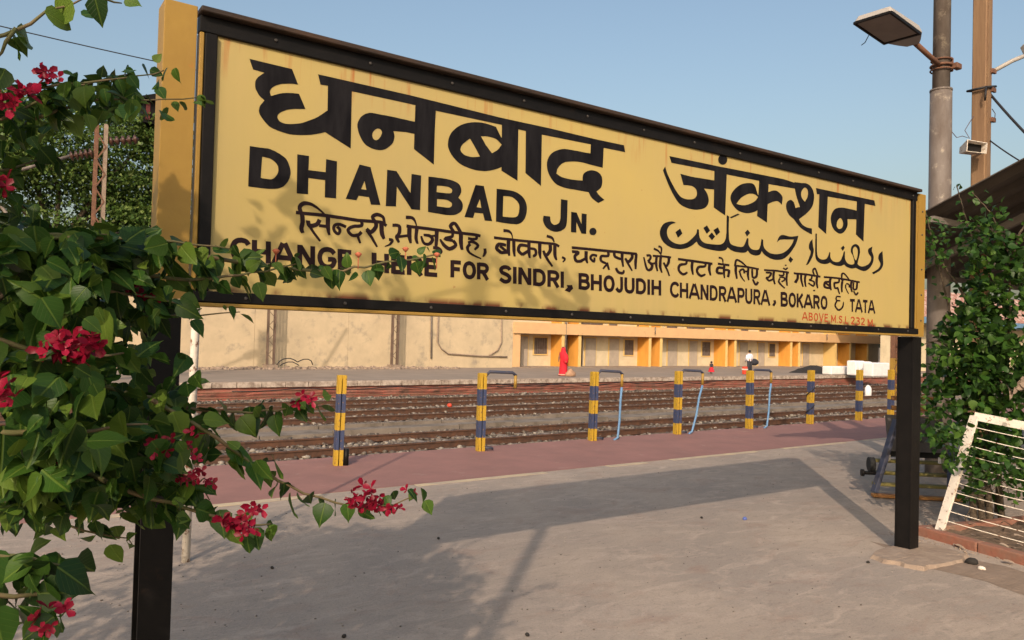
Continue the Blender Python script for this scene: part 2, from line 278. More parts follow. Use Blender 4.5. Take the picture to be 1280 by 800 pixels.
# ------------------------------------------------------------ helpers
def tagp(o, label=None, cat=None, group=None, kind=None):
    if label: o['label'] = label
    if cat: o['category'] = cat
    if group: o['group'] = group
    if kind: o['kind'] = kind
    return o
def thing(name, label, cat, loc=(0, 0, 0), group=None, rz=0.0):
    o = bpy.data.objects.new(name, None); C.objects.link(o); o.location = loc; o.rotation_euler = (0, 0, rz)
    o.empty_display_size = 0.1
    return tagp(o, label, cat, group)
class MB:
    def __init__(s): s.v = []; s.f = []; s.sm = False
    def add(s, vs, fs):
        k = len(s.v); s.v += [tuple(v) for v in vs]; s.f += [tuple(i+k for i in f) for f in fs]; return s
    def box(s, a, b):
        x0, y0, z0 = a; x1, y1, z1 = b
        return s.add([(x0,y0,z0),(x1,y0,z0),(x1,y1,z0),(x0,y1,z0),(x0,y0,z1),(x1,y0,z1),(x1,y1,z1),(x0,y1,z1)],
                     [(0,3,2,1),(4,5,6,7),(0,1,5,4),(1,2,6,5),(2,3,7,6),(3,0,4,7)])
    def beam(s, p, q, w, h=None, upv=(0, 0, 1)):
        p = Vector(p); q = Vector(q); h = h or w; d = (q-p).normalized(); u = Vector(upv)
        if abs(d.dot(u)) > .98: u = Vector((0, 1, 0))
        r_ = d.cross(u).normalized()*(w/2); u2 = r_.normalized().cross(d).normalized()*(h/2)
        vs = [p-r_-u2, p+r_-u2, p+r_+u2, p-r_+u2, q-r_-u2, q+r_-u2, q+r_+u2, q-r_+u2]
        return s.add(vs, [(0,1,2,3),(7,6,5,4),(0,4,5,1),(1,5,6,2),(2,6,7,3),(3,7,4,0)])
    def tube(s, pts, rad, n=8, cap=True):
        pts = [Vector(p) for p in pts]; k = len(s.v); m = len(pts)
        rads = rad if isinstance(rad, (list, tuple)) else [rad]*m
        pr = None
        for i, p in enumerate(pts):
            d = (pts[min(i+1, m-1)]-pts[max(i-1, 0)]).normalized()
            if pr is None:
                a = Vector((0, 0, 1)) if abs(d.z) < .9 else Vector((1, 0, 0)); pr = d.cross(a).normalized()
            pr = (pr-d*pr.dot(d)).normalized(); q = d.cross(pr)
            for j in range(n):
                t = 2*math.pi*j/n; s.v.append(tuple(p+(pr*math.cos(t)+q*math.sin(t))*rads[i]))
        for i in range(m-1):
            for j in range(n):
                a = k+i*n+j; b = k+i*n+(j+1) % n; s.f.append((a, b, b+n, a+n))
        if cap: s.f.append(tuple(k+j for j in reversed(range(n)))); s.f.append(tuple(k+(m-1)*n+j for j in range(n)))
        s.sm = True
        return s
    def lathe(s, c, prof, n=12, sx=1, sy=1):
        k = len(s.v); c = Vector(c)
        for r_, z in prof:
            for j in range(n):
                t = 2*math.pi*j/n; s.v.append((c.x+r_*sx*math.cos(t), c.y+r_*sy*math.sin(t), c.z+z))
        for i in range(len(prof)-1):
            for j in range(n):
                a = k+i*n+j; b = k+i*n+(j+1) % n; s.f.append((a, b, b+n, a+n))
        s.f.append(tuple(k+j for j in reversed(range(n)))); s.f.append(tuple(k+(len(prof)-1)*n+j for j in range(n)))
        s.sm = True
        return s
    def mesh(s, name, m, smooth=None):
        me = bpy.data.meshes.new(name); me.from_pydata(s.v, [], s.f); me.materials.append(m)
        sm = s.sm if smooth is None else smooth
        if sm:
            me.polygons.foreach_set('use_smooth', [len(p.vertices) == 4 for p in me.polygons])
        me.update(); return me
    def build(s, name, m, parent=None, loc=None, smooth=None):
        me = s.mesh(name, m, smooth); o = bpy.data.objects.new(name, me); C.objects.link(o)
        if parent: 
            o.parent = parent
        if loc: o.location = loc
        return o
def bevel(o, w=0.004, seg=1):
    md = o.modifiers.new('bevel', 'BEVEL'); md.width = w; md.segments = seg; md.limit_method = 'ANGLE'; return o
def world_part(mb, name, m, parent, **k):
    # geometry given in world coordinates, parent placed (unrotated) at parent.location
    L = parent.location; mb.v = [(x-L.x, y-L.y, z-L.z) for x, y, z in mb.v]
    return mb.build(name, m, parent, **k)
def struct(name, mb, m):
    o = mb.build(name, m); o['kind'] = 'structure'; return o
def inst(name, me, parent, mw):
    o = bpy.data.objects.new(name, me); C.objects.link(o); o.parent = parent; o.matrix_local = mw; return o

# ------------------------------------------------------------ setting
GX0, GX1 = -12.0, 75.0
def grid_sheet(x0, x1, y0, y1, z, nx, ny, amp=0.0):
    mb = MB(); 
    for j in range(ny+1):
        for i in range(nx+1):
            mb.v.append((x0+(x1-x0)*i/nx, y0+(y1-y0)*j/ny, z+(rnd.uniform(-amp, amp) if 0 < i < nx and 0 < j < ny else 0)))
    for j in range(ny):
        for i in range(nx):
            a = j*(nx+1)+i; mb.f.append((a, a+1, a+nx+2, a+nx+1))
    return mb
struct('terrain', grid_sheet(-900, 1500, -900, 1500, -1.25, 4, 4), M['earth'])
g = MB(); g.box((GX0, -18, -1.3), (GX1, 10.14, 0)); struct('platform_floor', g, M['concrete'])
g = MB(); g.box((GX0, 7.97, 0.0005), (GX1, 10.20, 0.005)); struct('platform_edge_strip', g, M['pink'])
g = MB(); g.box((GX0, 10.14, -0.16), (GX1, 10.199, -0.0005)); g.box((GX0, 10.139, -1.3), (GX1, 10.16, -0.165)); struct('platform_edge_wall', g, M['coping'])
# worn cream line, interrupted, where strip meets concrete
g = MB(); x = GX0
while x < 40:
    L_ = rnd.uniform(0.6, 2.6); g.box((x, 7.86+rnd.uniform(-.02, .02), 0.0004), (x+L_, 7.962, 0.0045)); x += L_+rnd.uniform(0.2, 1.8)
struct('platform_edge_line', g, M['edge_line'])

g = grid_sheet(GX0, 110, 10.16, 30.05, -0.95, 260, 60, 0.035); struct('ballast_ground', g, M['ballast'])
# far platform
g = MB(); g.box((GX0, 30.02, -1.3), (110, 75, -0.25)); struct('far_platform_floor', g, M['far_platform'])
g = MB(); x = GX0
n_ = 0
while x < 75:
    L_ = rnd.uniform(.9, 1.1); dy = rnd.uniform(-.02, .02)
    g.box((x, 29.86+dy, -0.47), (x+L_-0.03, 30.03, -0.262+rnd.uniform(-.012, .006))); x += L_
struct('far_platform_coping', g, M['coping'])
g = grid_sheet(GX0, 75, 0, 1, 0, 200, 3); g.v = [(a, 29.98+rnd.uniform(-.03, .03), -1.0+b*0.54) for a, b, c_ in g.v]
struct('far_platform_wall', g, M['redwall'])

# ballast stones (countless): one mesh
def stones(name, n, x0, x1, y0, y1, z, smin, smax, seed, m, excl=()):
    r = np.random.RandomState(seed)
    t = (1+5**.5)/2
    base = np.array([(-1,t,0),(1,t,0),(-1,-t,0),(1,-t,0),(0,-1,t),(0,1,t),(0,-1,-t),(0,1,-t),(t,0,-1),(t,0,1),(-t,0,-1),(-t,0,1)])/1.9
    F = np.array([(0,11,5),(0,5,1),(0,1,7),(0,7,10),(0,10,11),(1,5,9),(5,11,4),(11,10,2),(10,7,6),(7,1,8),(3,9,4),(3,4,2),(3,2,6),(3,6,8),(3,8,9),(4,9,5),(2,4,11),(6,2,10),(8,6,7),(9,8,1)])
    xs = x0+(x1-x0)*r.rand(n)**1.4; ys = y0+(y1-y0)*r.rand(n)
    for a, b in excl:
        k = ~((ys > a) & (ys < b)); xs = xs[k]; ys = ys[k]
    n = len(xs)
    s_ = smin+(smax-smin)*r.rand(n)**2
    V = base[None]*(0.75+0.5*r.rand(n, 12, 1))*s_[:, None, None]*(np.array([1, 1, .7])*(0.7+.6*r.rand(n, 3)))[:, None, :]
    V += np.stack([xs, ys, z+s_*0.15], 1)[:, None, :]
    Fs = (F[None]+(np.arange(n)*12)[:, None, None]).reshape(-1, 3)
    me = bpy.data.meshes.new(name); V = V.reshape(-1, 3)
    me.vertices.add(len(V)); me.vertices.foreach_set('co', V.ravel())
    me.loops.add(len(Fs)*3); me.loops.foreach_set('vertex_index', Fs.ravel())
    me.polygons.add(len(Fs)); me.polygons.foreach_set('loop_start', np.arange(len(Fs))*3); me.polygons.foreach_set('loop_total', np.full(len(Fs), 3))
    me.update(); me.validate(); me.materials.append(m)
    o = bpy.data.objects.new(name, me); C.objects.link(o); o['kind'] = 'stuff'; return o
b_ = stones('ballast', 22000, 3, 62, 13.8, 29.7, -0.93, 0.035, 0.085, 3, M['stone'], excl=((18.75, 20.3),))
tagp(b_, 'grey brown ballast stones spread between the rails', 'ballast')

# drain wall between the tracks
t = thing('drain_channel', 'pale concrete drain kerb running between the near and far tracks', 'drain', (20, 19.5, -0.95))
x = 2.0
while x < 60:
    L_ = 1.9; g = MB(); 
    g.box((x, 18.9, -0.98), (x+L_-0.03, 19.05, -0.83+rnd.uniform(-.03, .03))); g.box((x, 19.95, -0.98), (x+L_-0.03, 20.12, -0.79+rnd.uniform(-.03, .03)))
    g.box((x, 19.05, -0.98), (x+L_-0.03, 19.95, -0.88)); world_part(g, 'concrete_block', M['drain'], t); x += L_

# tracks
def track(yn, yf, label, sleepers=True):
    t = thing('railway_track', label, 'railway track', (20, (yn+yf)/2, -0.93), group='railway tracks between the platforms')
    for yy in (yn, yf):
        g = MB(); g.box((GX0, yy-.065, -0.925), (80, yy+.065, -0.905)); g.box((GX0, yy-.012, -0.905), (80, yy+.012, -0.80)); g.box((GX0, yy-.034, -0.80), (80, yy+.034, -0.765))
        world_part(g, 'rail', M['rail'], t)
    if sleepers:
        g = MB(); g.box((-.12, yn-.5-t.location.y, -.08), (.12, yf+.5-t.location.y, .0)); me = g.mesh('sleeper', M['sleeper'])
        k = 0
        for i in range(80):
            inst('sleeper', me, t, Matrix.Translation((4+i*0.65-20+rnd.uniform(-.03, .03), 0, rnd.uniform(-.015, .01))))
    return t
track(15.86, 17.52, 'nearest railway track beyond the pink platform edge, thick rust brown rails')
track(21.5, 23.12, 'middle railway track between the concrete drain and the far track')
track(25.2, 26.85, 'farthest railway track close below the red platform wall')
# pipes and cables along the far wall
for (yy, z, r_, lb) in ((29.80, -0.62, .035, 'upper rusty pipe fixed along the red platform wall'), (29.72, -0.83, .045, 'lower rusty pipe lying along the foot of the red platform wall')):
    g = MB(); pts = [(x, yy, z+0.03*math.sin(x*.7)+rnd.uniform(-.01, .01)) for x in range(-10, 76, 2)]
    g.tube(pts, r_*.65, 6); tagp(g.build('water_pipe', M['rust']), lb, 'pipe', 'pipes along the far platform wall')
for k, (x0, x1, amp) in enumerate(((20, 36, .16), (8, 24, .1))):
    g = MB(); pts = [(x0+(x1-x0)*i/30, 29.74-.06*k, -0.45-amp*abs(math.sin(i*.42+k))-.05*k) for i in range(31)]
    g.tube(pts, .018, 5); tagp(g.build('cable', M['cable']), ['black cable sagging on the red wall opposite the middle bollards', 'black cable sagging on the red wall at the left, behind the first bollard'][k], 'cable')

# planter bed, kerb, soil
ka, kb = ground(1143, 668), ground(1290, 710)
kd = (kb-ka).normalized(); kn = Vector((kd.y, -kd.x, 0)); kn = kn if kn.x > 0 else -kn
g = MB()
ka2 = ka - kd*0.02; kb2 = ka + kd*9
g.v = []
def quadprism(mb, a, b, c, d, z0, z1):
    mb.add([(p.x, p.y, z0) for p in (a, b, c, d)]+[(p.x, p.y, z1) for p in (a, b, c, d)], [(0,1,2,3),(7,6,5,4),(0,4,5,1),(1,5,6,2),(2,6,7,3),(3,7,4,0)])
t = thing('planter_kerb', 'terracotta painted low kerb in front of the soil bed at the right', 'kerb', tuple(ka))
p = 0.0
while p < 8:
    L_ = 0.62; g = MB(); a = ka+kd*p; b = ka+kd*(p+L_-.008); quadprism(g, a, b, b+kn*.11, a+kn*.11, -0.02, 0.085+rnd.uniform(-.006, .004)); p += L_
    bevel(world_part(g, 'kerb_block', M['terracotta'], t), .012, 2)
# the kerb returns away from the camera
g = MB(); a = ka+kn*.112; b = ka+kn*5; quadprism(g, a, b, b+kd*.10, a+kd*.10, -0.02, .08); bevel(world_part(g, 'kerb_block', M['terracotta'], t), .012, 2)
g = MB(); nx, ny = 44, 70
for j in range(ny+1):
    for i in range(nx+1):
        q = ka + kn*(.10+5.2*i/nx) + kd*(.06+8.6*j/ny); g.v.append((q.x, q.y, 0.035+0.03*math.sin(i*1.3+j)*math.sin(j*.9)+rnd.uniform(-.02, .025)))
for j in range(ny):
    for i in range(nx):
        a = j*(nx+1)+i; g.f.append((a, a+1, a+nx+2, a+nx+1))
g.sm = True
struct('soil_bed', g, M['soil'])
# spilled soil outside the kerb
g = MB(); N_ = 40; cx = ground(1250, 724)
g.v.append((cx.x, cx.y, .012))
for i in range(N_):
    tt = 2*math.pi*i/N_; rr = 1+.25*math.sin(3*tt+1)+.15*math.sin(7*tt)+rnd.uniform(-.07, .07)
    q = cx + kd*(math.cos(tt)*1.05*rr) - kn*(math.sin(tt)*.27*rr-.02); g.v.append((q.x, q.y, .002))
for i in range(N_): g.f.append((0, 1+i, 1+(i+1) % N_))
o = struct('spilled_soil', g, M['dust'])
LETTERING = {
 'headline_one': [
  ('P', '1259 2937 1346 2937 1727 2936 2047 2930 2287 2925 2605 2927 2948 2923 3180 2925 3191 2885 3014 2883 2920 2887 2559 2882 2397 2883 2285 2888 1881 2887 1762 2893 1425 2893 1308 2894 1272 2892'),
  ('P', '947 2937 1137 2934 1167 2870 1160 2869 1151 2869 1140 2868 1130 2866 1119 2864 1107 2861 1095 2858 1085 2854 1075 2849 1067 2845 1060 2840 1054 2835 1049 2830 1045 2824 1043 2819 1041 2814 1041 2808 1043 2802 1045 2796 1046 2793 1053 2796 1063 2801 1075 2807 1086 2812 1097 2816 1108 2819 1120 2822 1131 2824 1143 2826 1155 2827 1165 2828 1173 2828 1205 2765 1193 2763 1177 2760 1158 2757 1143 2753 1130 2749 1117 2744 1107 2738 1098 2733 1090 2727 1084 2721 1080 2715 1078 2709 1078 2703 1081 2696 1085 2691 1090 2686 1097 2684 1106 2682 1116 2681 1127 2682 1139 2684 1153 2687 1167 2691 1182 2695 1196 2701 1210 2708 1224 2716 1237 2723 1248 2729 1257 2735 1266 2741 1274 2748 1284 2756 1294 2765 1303 2773 1310 2778 1308 2895 1310 2930 1426 2932 1430 2620 1301 2676 1294 2673 1283 2668 1271 2664 1258 2659 1245 2655 1231 2651 1217 2648 1202 2645 1186 2642 1170 2640 1153 2638 1137 2637 1123 2638 1108 2640 1095 2642 1082 2644 1071 2647 1061 2649 1051 2653 1042 2657 1033 2664 1024 2672 1016 2680 1010 2687 1005 2694 1001 2699 998 2705 996 2711 995 2718 996 2725 997 2732 999 2739 1003 2746 1009 2754 1014 2762 1018 2767 1014 2770 1007 2775 1000 2780 993 2786 988 2793 983 2801 978 2810 976 2818 975 2827 975 2836 976 2845 980 2855 987 2865 997 2875 1007 2884 1014 2891 964 2894'),
  ('P', '1765 2908 1882 2911 1879 2777 1879 2611 1764 2672'),
  ('P', '1760 2809 1741 2809 1715 2810 1686 2810 1660 2811 1639 2811 1618 2811 1598 2811 1580 2810 1564 2810 1549 2810 1535 2810 1522 2808 1511 2804 1500 2799 1490 2792 1482 2785 1474 2776 1468 2765 1463 2754 1460 2742 1460 2730 1463 2717 1467 2704 1472 2692 1479 2680 1487 2668 1496 2658 1507 2649 1519 2644 1533 2640 1547 2637 1559 2636 1571 2636 1581 2637 1591 2639 1602 2643 1613 2649 1624 2658 1635 2668 1643 2677 1649 2686 1652 2695 1654 2705 1656 2713 1655 2722 1653 2730 1651 2737 1649 2742 1717 2749 1773 2748 1776 2812'),
  ('H', '1574 2740 1579 2738 1583 2735 1586 2731 1588 2726 1588 2720 1585 2712 1582 2704 1578 2698 1574 2692 1569 2687 1563 2683 1558 2681 1553 2681 1549 2683 1545 2685 1542 2689 1540 2694 1538 2700 1538 2707 1539 2713 1542 2719 1546 2725 1551 2731 1556 2735 1561 2738 1566 2740 1570 2740'),
  ('P', '2287 2919 2396 2917 2400 2601 2293 2641'),
  ('P', '2299 2664 2289 2659 2275 2652 2260 2645 2244 2639 2230 2634 2214 2629 2198 2625 2181 2622 2164 2621 2145 2620 2126 2620 2106 2622 2086 2625 2065 2629 2045 2634 2026 2642 2010 2652 1995 2664 1981 2677 1971 2690 1964 2702 1959 2714 1957 2727 1958 2739 1960 2753 1964 2767 1971 2782 1979 2795 1990 2807 2003 2820 2017 2831 2032 2841 2048 2849 2064 2856 2081 2862 2098 2867 2116 2871 2135 2874 2154 2876 2173 2877 2194 2876 2216 2874 2236 2872 2250 2870 2284 2821 2294 2815'),
  ('H', '2089 2780 2095 2773 2103 2763 2112 2752 2121 2740 2130 2729 2139 2715 2148 2704 2154 2695 2145 2693 2132 2690 2118 2687 2104 2685 2091 2685 2078 2686 2066 2687 2055 2690 2047 2695 2040 2700 2036 2706 2033 2713 2034 2720 2036 2728 2041 2736 2047 2744 2057 2753 2069 2764 2081 2773'),
  ('H', '2157 2804 2164 2805 2175 2807 2188 2809 2201 2810 2213 2810 2227 2809 2240 2808 2252 2805 2263 2800 2274 2793 2283 2786 2290 2782 2286 2776 2280 2768 2274 2759 2267 2751 2257 2743 2246 2736 2236 2729 2229 2725 2222 2731 2211 2741 2200 2752 2189 2762 2180 2773 2171 2785 2162 2796'),
  ('P', '2447 2899 2558 2896 2561 2594 2452 2651'),
  ('P', '2916 2833 2905 2833 2889 2832 2870 2832 2851 2832 2833 2832 2815 2832 2795 2831 2777 2831 2758 2830 2740 2830 2721 2828 2703 2824 2684 2818 2665 2810 2647 2801 2632 2790 2620 2778 2610 2764 2603 2749 2599 2734 2598 2719 2600 2704 2604 2688 2611 2674 2620 2660 2632 2646 2645 2634 2659 2624 2674 2617 2689 2613 2706 2610 2725 2607 2747 2606 2772 2605 2797 2606 2821 2606 2845 2605 2871 2605 2893 2605 2908 2605 2913 2599 2919 2591 2927 2582 2936 2574 2948 2567 2963 2560 2978 2554 2987 2551 3034 2575 3027 2578 3017 2583 3007 2588 2998 2593 2989 2599 2981 2606 2974 2612 2970 2616 2976 2621 2986 2628 2996 2636 3004 2644 3009 2654 3012 2664 3014 2675 3014 2685 3013 2694 3011 2703 3007 2711 3002 2718 2994 2725 2984 2730 2973 2734 2962 2736 2949 2737 2935 2737 2921 2735 2908 2731 2896 2727 2884 2720 2874 2713 2867 2705 2863 2695 2861 2684 2861 2673 2861 2666 2846 2665 2826 2663 2803 2662 2782 2661 2762 2661 2743 2662 2724 2663 2708 2665 2695 2668 2684 2672 2675 2676 2668 2679 2669 2685 2671 2694 2673 2703 2678 2712 2685 2721 2693 2730 2703 2739 2713 2746 2724 2751 2736 2756 2749 2759 2764 2762 2780 2765 2799 2768 2818 2770 2838 2771 2860 2771 2883 2770 2907 2768 2930 2767 2953 2766 2978 2765 2999 2764 3014 2763 3019 2911 2918 2912'),
 ],
 'headline_two': [
  ('P', '3572 2921 4022 2925 4433 2933 4750 2938 4881 2929 4971 2939 4943 2888 4882 2887 4577 2879 4467 2887 4125 2883 4005 2888 3592 2881'),
  ('P', '4000 2914 4126 2920 4118 2604 4001 2644'),
  ('P', '3676 2823 3693 2822 3716 2821 3744 2820 3774 2819 3808 2819 3847 2821 3885 2822 3919 2823 3947 2824 3972 2824 3993 2825 4007 2825 4009 2765 3901 2758 3908 2752 3918 2744 3928 2735 3936 2726 3942 2715 3947 2704 3950 2692 3951 2681 3948 2670 3943 2658 3935 2648 3924 2638 3911 2630 3895 2624 3877 2618 3857 2614 3835 2610 3811 2608 3786 2608 3762 2609 3738 2612 3714 2616 3690 2623 3668 2633 3647 2648 3628 2667 3609 2687 3593 2707 3577 2727 3563 2747 3551 2766 3541 2783 3532 2796 3526 2807 3521 2816 3517 2822 3536 2849 3540 2840 3546 2828 3553 2814 3563 2799 3575 2782 3589 2764 3604 2746 3619 2730 3633 2715 3648 2701 3662 2689 3676 2679 3690 2673 3703 2670 3717 2668 3732 2667 3749 2667 3766 2669 3783 2672 3798 2675 3809 2680 3818 2685 3825 2692 3830 2699 3834 2708 3835 2719 3833 2729 3829 2738 3822 2745 3812 2751 3800 2756 3786 2759 3766 2759 3743 2758 3721 2756 3706 2754'),
  ('P', '4128 2985 4126 2973 4120 2962 4110 2953 4097 2946 4082 2942 4068 2942 4055 2945 4044 2951 4038 2960 4035 2970 4037 2981 4043 2992 4053 3001 4066 3008 4080 3012 4095 3013 4108 3010 4118 3004 4125 2995'),
  ('P', '4472 2914 4578 2919 4565 2604 4455 2638'),
  ('P', '4460 2786 4453 2799 4443 2818 4432 2837 4419 2851 4406 2857 4392 2859 4376 2859 4359 2857 4339 2854 4318 2849 4295 2843 4274 2835 4255 2825 4235 2813 4217 2800 4202 2787 4190 2775 4179 2761 4171 2748 4168 2735 4169 2722 4175 2708 4184 2695 4195 2684 4208 2674 4223 2664 4241 2656 4259 2650 4279 2647 4301 2645 4323 2644 4344 2645 4365 2648 4384 2652 4403 2657 4419 2662 4434 2667 4446 2673 4456 2678 4463 2681 4507 2686 4504 2792'),
  ('H', '4231 2696 4239 2705 4250 2717 4263 2730 4277 2742 4294 2753 4313 2763 4332 2772 4351 2779 4368 2784 4385 2786 4401 2788 4416 2787 4430 2785 4443 2780 4454 2776 4462 2772 4456 2766 4447 2756 4436 2745 4423 2736 4407 2728 4389 2720 4371 2712 4353 2706 4337 2702 4321 2698 4305 2696 4289 2694 4273 2694 4256 2694 4242 2696'),
  ('P', '4564 2817 4576 2822 4592 2828 4609 2835 4626 2839 4641 2842 4655 2843 4669 2843 4683 2840 4698 2835 4714 2827 4728 2818 4737 2807 4739 2793 4737 2776 4733 2761 4730 2750 4724 2754 4714 2760 4703 2765 4691 2769 4680 2770 4668 2769 4655 2766 4640 2762 4620 2756 4597 2747 4576 2738 4561 2732'),
  ('P', '4875 2935 4892 2935 4916 2937 4943 2938 4966 2940 4983 2942 4998 2944 5013 2945 5027 2944 5044 2941 5061 2936 5077 2928 5090 2919 5101 2908 5110 2894 5117 2879 5120 2863 5120 2845 5116 2824 5110 2804 5101 2785 5088 2769 5072 2754 5054 2740 5034 2725 5010 2709 4981 2693 4955 2678 4937 2668 4943 2663 4950 2655 4959 2647 4969 2640 4981 2634 4994 2628 5009 2624 5025 2620 5044 2618 5066 2617 5086 2617 5100 2616 5101 2572 5075 2577 5037 2585 4997 2595 4964 2606 4937 2620 4912 2636 4892 2651 4877 2662 4866 2666 4849 2673 4831 2681 4817 2689 4806 2699 4796 2710 4789 2722 4784 2733 4781 2744 4781 2754 4783 2764 4788 2773 4796 2782 4807 2789 4820 2795 4831 2798 4842 2798 4854 2795 4865 2790 4874 2784 4880 2775 4886 2764 4890 2753 4893 2746 4947 2761 4938 2775 4926 2795 4913 2816 4902 2835 4895 2851 4889 2866 4885 2879 4882 2888'),
  ('H', '5010 2912 5018 2910 5028 2905 5036 2898 5041 2890 5043 2880 5043 2869 5040 2856 5037 2845 5030 2834 5021 2823 5013 2813 5007 2806 4999 2810 4989 2815 4978 2822 4969 2829 4964 2837 4960 2846 4958 2856 4958 2865 4961 2873 4966 2882 4973 2890 4979 2897 4986 2903 4994 2908 5002 2911'),
  ('P', '5141 2926 5941 2931 5958 2888 5804 2887 5690 2892 5297 2881 5187 2885 5155 2881'),
  ('P', '5186 2909 5296 2908 5282 2593 5179 2636'),
  ('P', '5689 2919 5803 2917 5792 2583 5684 2629'),
  ('P', '5685 2819 5663 2820 5633 2821 5598 2821 5567 2821 5538 2821 5510 2821 5483 2819 5458 2816 5435 2812 5414 2806 5395 2798 5378 2788 5364 2774 5351 2757 5342 2739 5338 2722 5340 2703 5346 2683 5356 2664 5369 2648 5386 2635 5408 2625 5430 2618 5450 2614 5469 2614 5486 2617 5503 2624 5518 2632 5532 2642 5545 2656 5556 2670 5564 2684 5567 2698 5566 2714 5564 2729 5562 2738 5701 2750 5699 2821'),
  ('H', '5467 2736 5477 2733 5487 2726 5496 2717 5502 2708 5504 2699 5504 2688 5501 2678 5496 2669 5488 2661 5476 2655 5463 2650 5452 2649 5442 2650 5432 2655 5424 2661 5419 2669 5418 2677 5419 2688 5422 2699 5428 2708 5435 2717 5446 2726 5457 2733'),
 ],
 'junction_script': [
  ('P', '3645 2504 3634 2500 3619 2496 3603 2490 3591 2483 3581 2474 3573 2464 3568 2454 3565 2443 3565 2432 3568 2421 3573 2410 3580 2400 3589 2392 3600 2386 3612 2380 3626 2376 3640 2373 3654 2371 3670 2370 3686 2370 3701 2372 3718 2376 3734 2381 3750 2387 3766 2396 3783 2407 3798 2419 3810 2429 3820 2437 3828 2444 3834 2451 3838 2458 3841 2465 3842 2472 3842 2478 3842 2483 3861 2483 3862 2473 3863 2459 3866 2444 3871 2431 3878 2422 3887 2414 3898 2407 3912 2402 3929 2399 3949 2398 3970 2398 3991 2398 4014 2399 4038 2400 4061 2402 4081 2406 4096 2412 4107 2419 4116 2428 4123 2439 4129 2452 4131 2468 4133 2483 4134 2494 4133 2610 4158 2601 4157 2523 4158 2506 4159 2481 4162 2455 4167 2436 4173 2425 4180 2418 4190 2414 4204 2411 4225 2408 4251 2406 4277 2406 4298 2408 4311 2413 4320 2420 4326 2429 4331 2437 4337 2447 4343 2457 4347 2467 4350 2474 4366 2472 4366 2463 4366 2451 4367 2438 4370 2427 4376 2419 4384 2411 4394 2405 4406 2401 4421 2399 4439 2399 4457 2400 4471 2403 4481 2408 4487 2414 4492 2422 4496 2431 4500 2444 4503 2459 4506 2473 4508 2483 4527 2478 4528 2468 4529 2453 4532 2438 4539 2425 4551 2414 4567 2405 4585 2397 4606 2391 4629 2389 4656 2388 4684 2390 4709 2393 4731 2398 4752 2404 4771 2412 4790 2421 4807 2432 4825 2445 4840 2458 4853 2471 4863 2483 4871 2495 4877 2506 4882 2513 4867 2512 4845 2510 4821 2508 4799 2506 4777 2504 4755 2502 4734 2499 4717 2496 4705 2490 4695 2484 4688 2478 4683 2473 4686 2481 4691 2493 4697 2505 4705 2515 4714 2522 4724 2528 4736 2532 4751 2535 4768 2535 4789 2533 4811 2531 4833 2531 4860 2533 4889 2538 4916 2543 4935 2546 4931 2534 4925 2518 4917 2500 4907 2483 4895 2467 4880 2450 4865 2434 4849 2419 4832 2405 4815 2392 4797 2380 4779 2370 4762 2363 4745 2357 4728 2354 4710 2351 4691 2349 4670 2348 4650 2349 4630 2351 4609 2354 4587 2360 4567 2366 4550 2372 4537 2379 4527 2386 4519 2393 4513 2398 4511 2393 4507 2385 4502 2377 4494 2371 4484 2367 4472 2364 4459 2361 4445 2360 4431 2361 4417 2362 4403 2364 4391 2368 4381 2372 4372 2378 4366 2384 4361 2388 4357 2385 4351 2380 4343 2375 4331 2372 4313 2369 4291 2367 4268 2367 4247 2367 4229 2368 4212 2370 4197 2373 4184 2376 4173 2380 4163 2385 4155 2389 4149 2392 4146 2388 4142 2382 4136 2376 4128 2371 4117 2368 4103 2364 4089 2362 4072 2360 4054 2359 4034 2359 4013 2359 3992 2360 3972 2361 3951 2362 3931 2364 3913 2366 3898 2369 3885 2372 3874 2376 3864 2380 3856 2386 3850 2392 3845 2398 3842 2402 3834 2397 3823 2389 3811 2380 3798 2372 3785 2366 3772 2360 3758 2354 3742 2350 3725 2345 3707 2342 3688 2339 3668 2338 3648 2338 3626 2339 3605 2342 3586 2347 3568 2353 3550 2362 3534 2372 3522 2382 3513 2393 3506 2405 3502 2418 3501 2430 3504 2444 3511 2459 3521 2473 3532 2484 3547 2493 3564 2500 3583 2505 3599 2508 3613 2509 3626 2508 3637 2505'),
  ('P', '4165 2597 4249 2632 4268 2627 4182 2592'),
  ('P', '3642 2444 3684 2471 3706 2441 3666 2410'),
  ('P', '3904 2497 3938 2519 3970 2487 3938 2462'),
  ('P', '4003 2494 4047 2517 4070 2487 4034 2460'),
  ('P', '3955 2449 3987 2476 4021 2452 3990 2425'),
  ('P', '4327 2509 4356 2533 4383 2512 4349 2484'),
  ('P', '4821 2359 4840 2386 4877 2367 4849 2339'),
  ('P', '5108 2539 5101 2533 5090 2524 5079 2515 5072 2505 5068 2496 5065 2486 5065 2476 5067 2467 5071 2460 5079 2454 5087 2448 5090 2440 5088 2429 5083 2418 5076 2406 5069 2393 5060 2379 5050 2363 5040 2348 5033 2338 5039 2339 5046 2340 5055 2343 5064 2348 5074 2357 5086 2369 5097 2383 5106 2396 5114 2409 5120 2423 5125 2437 5127 2450 5127 2462 5123 2473 5119 2483 5116 2494 5114 2506 5111 2519 5110 2531'),
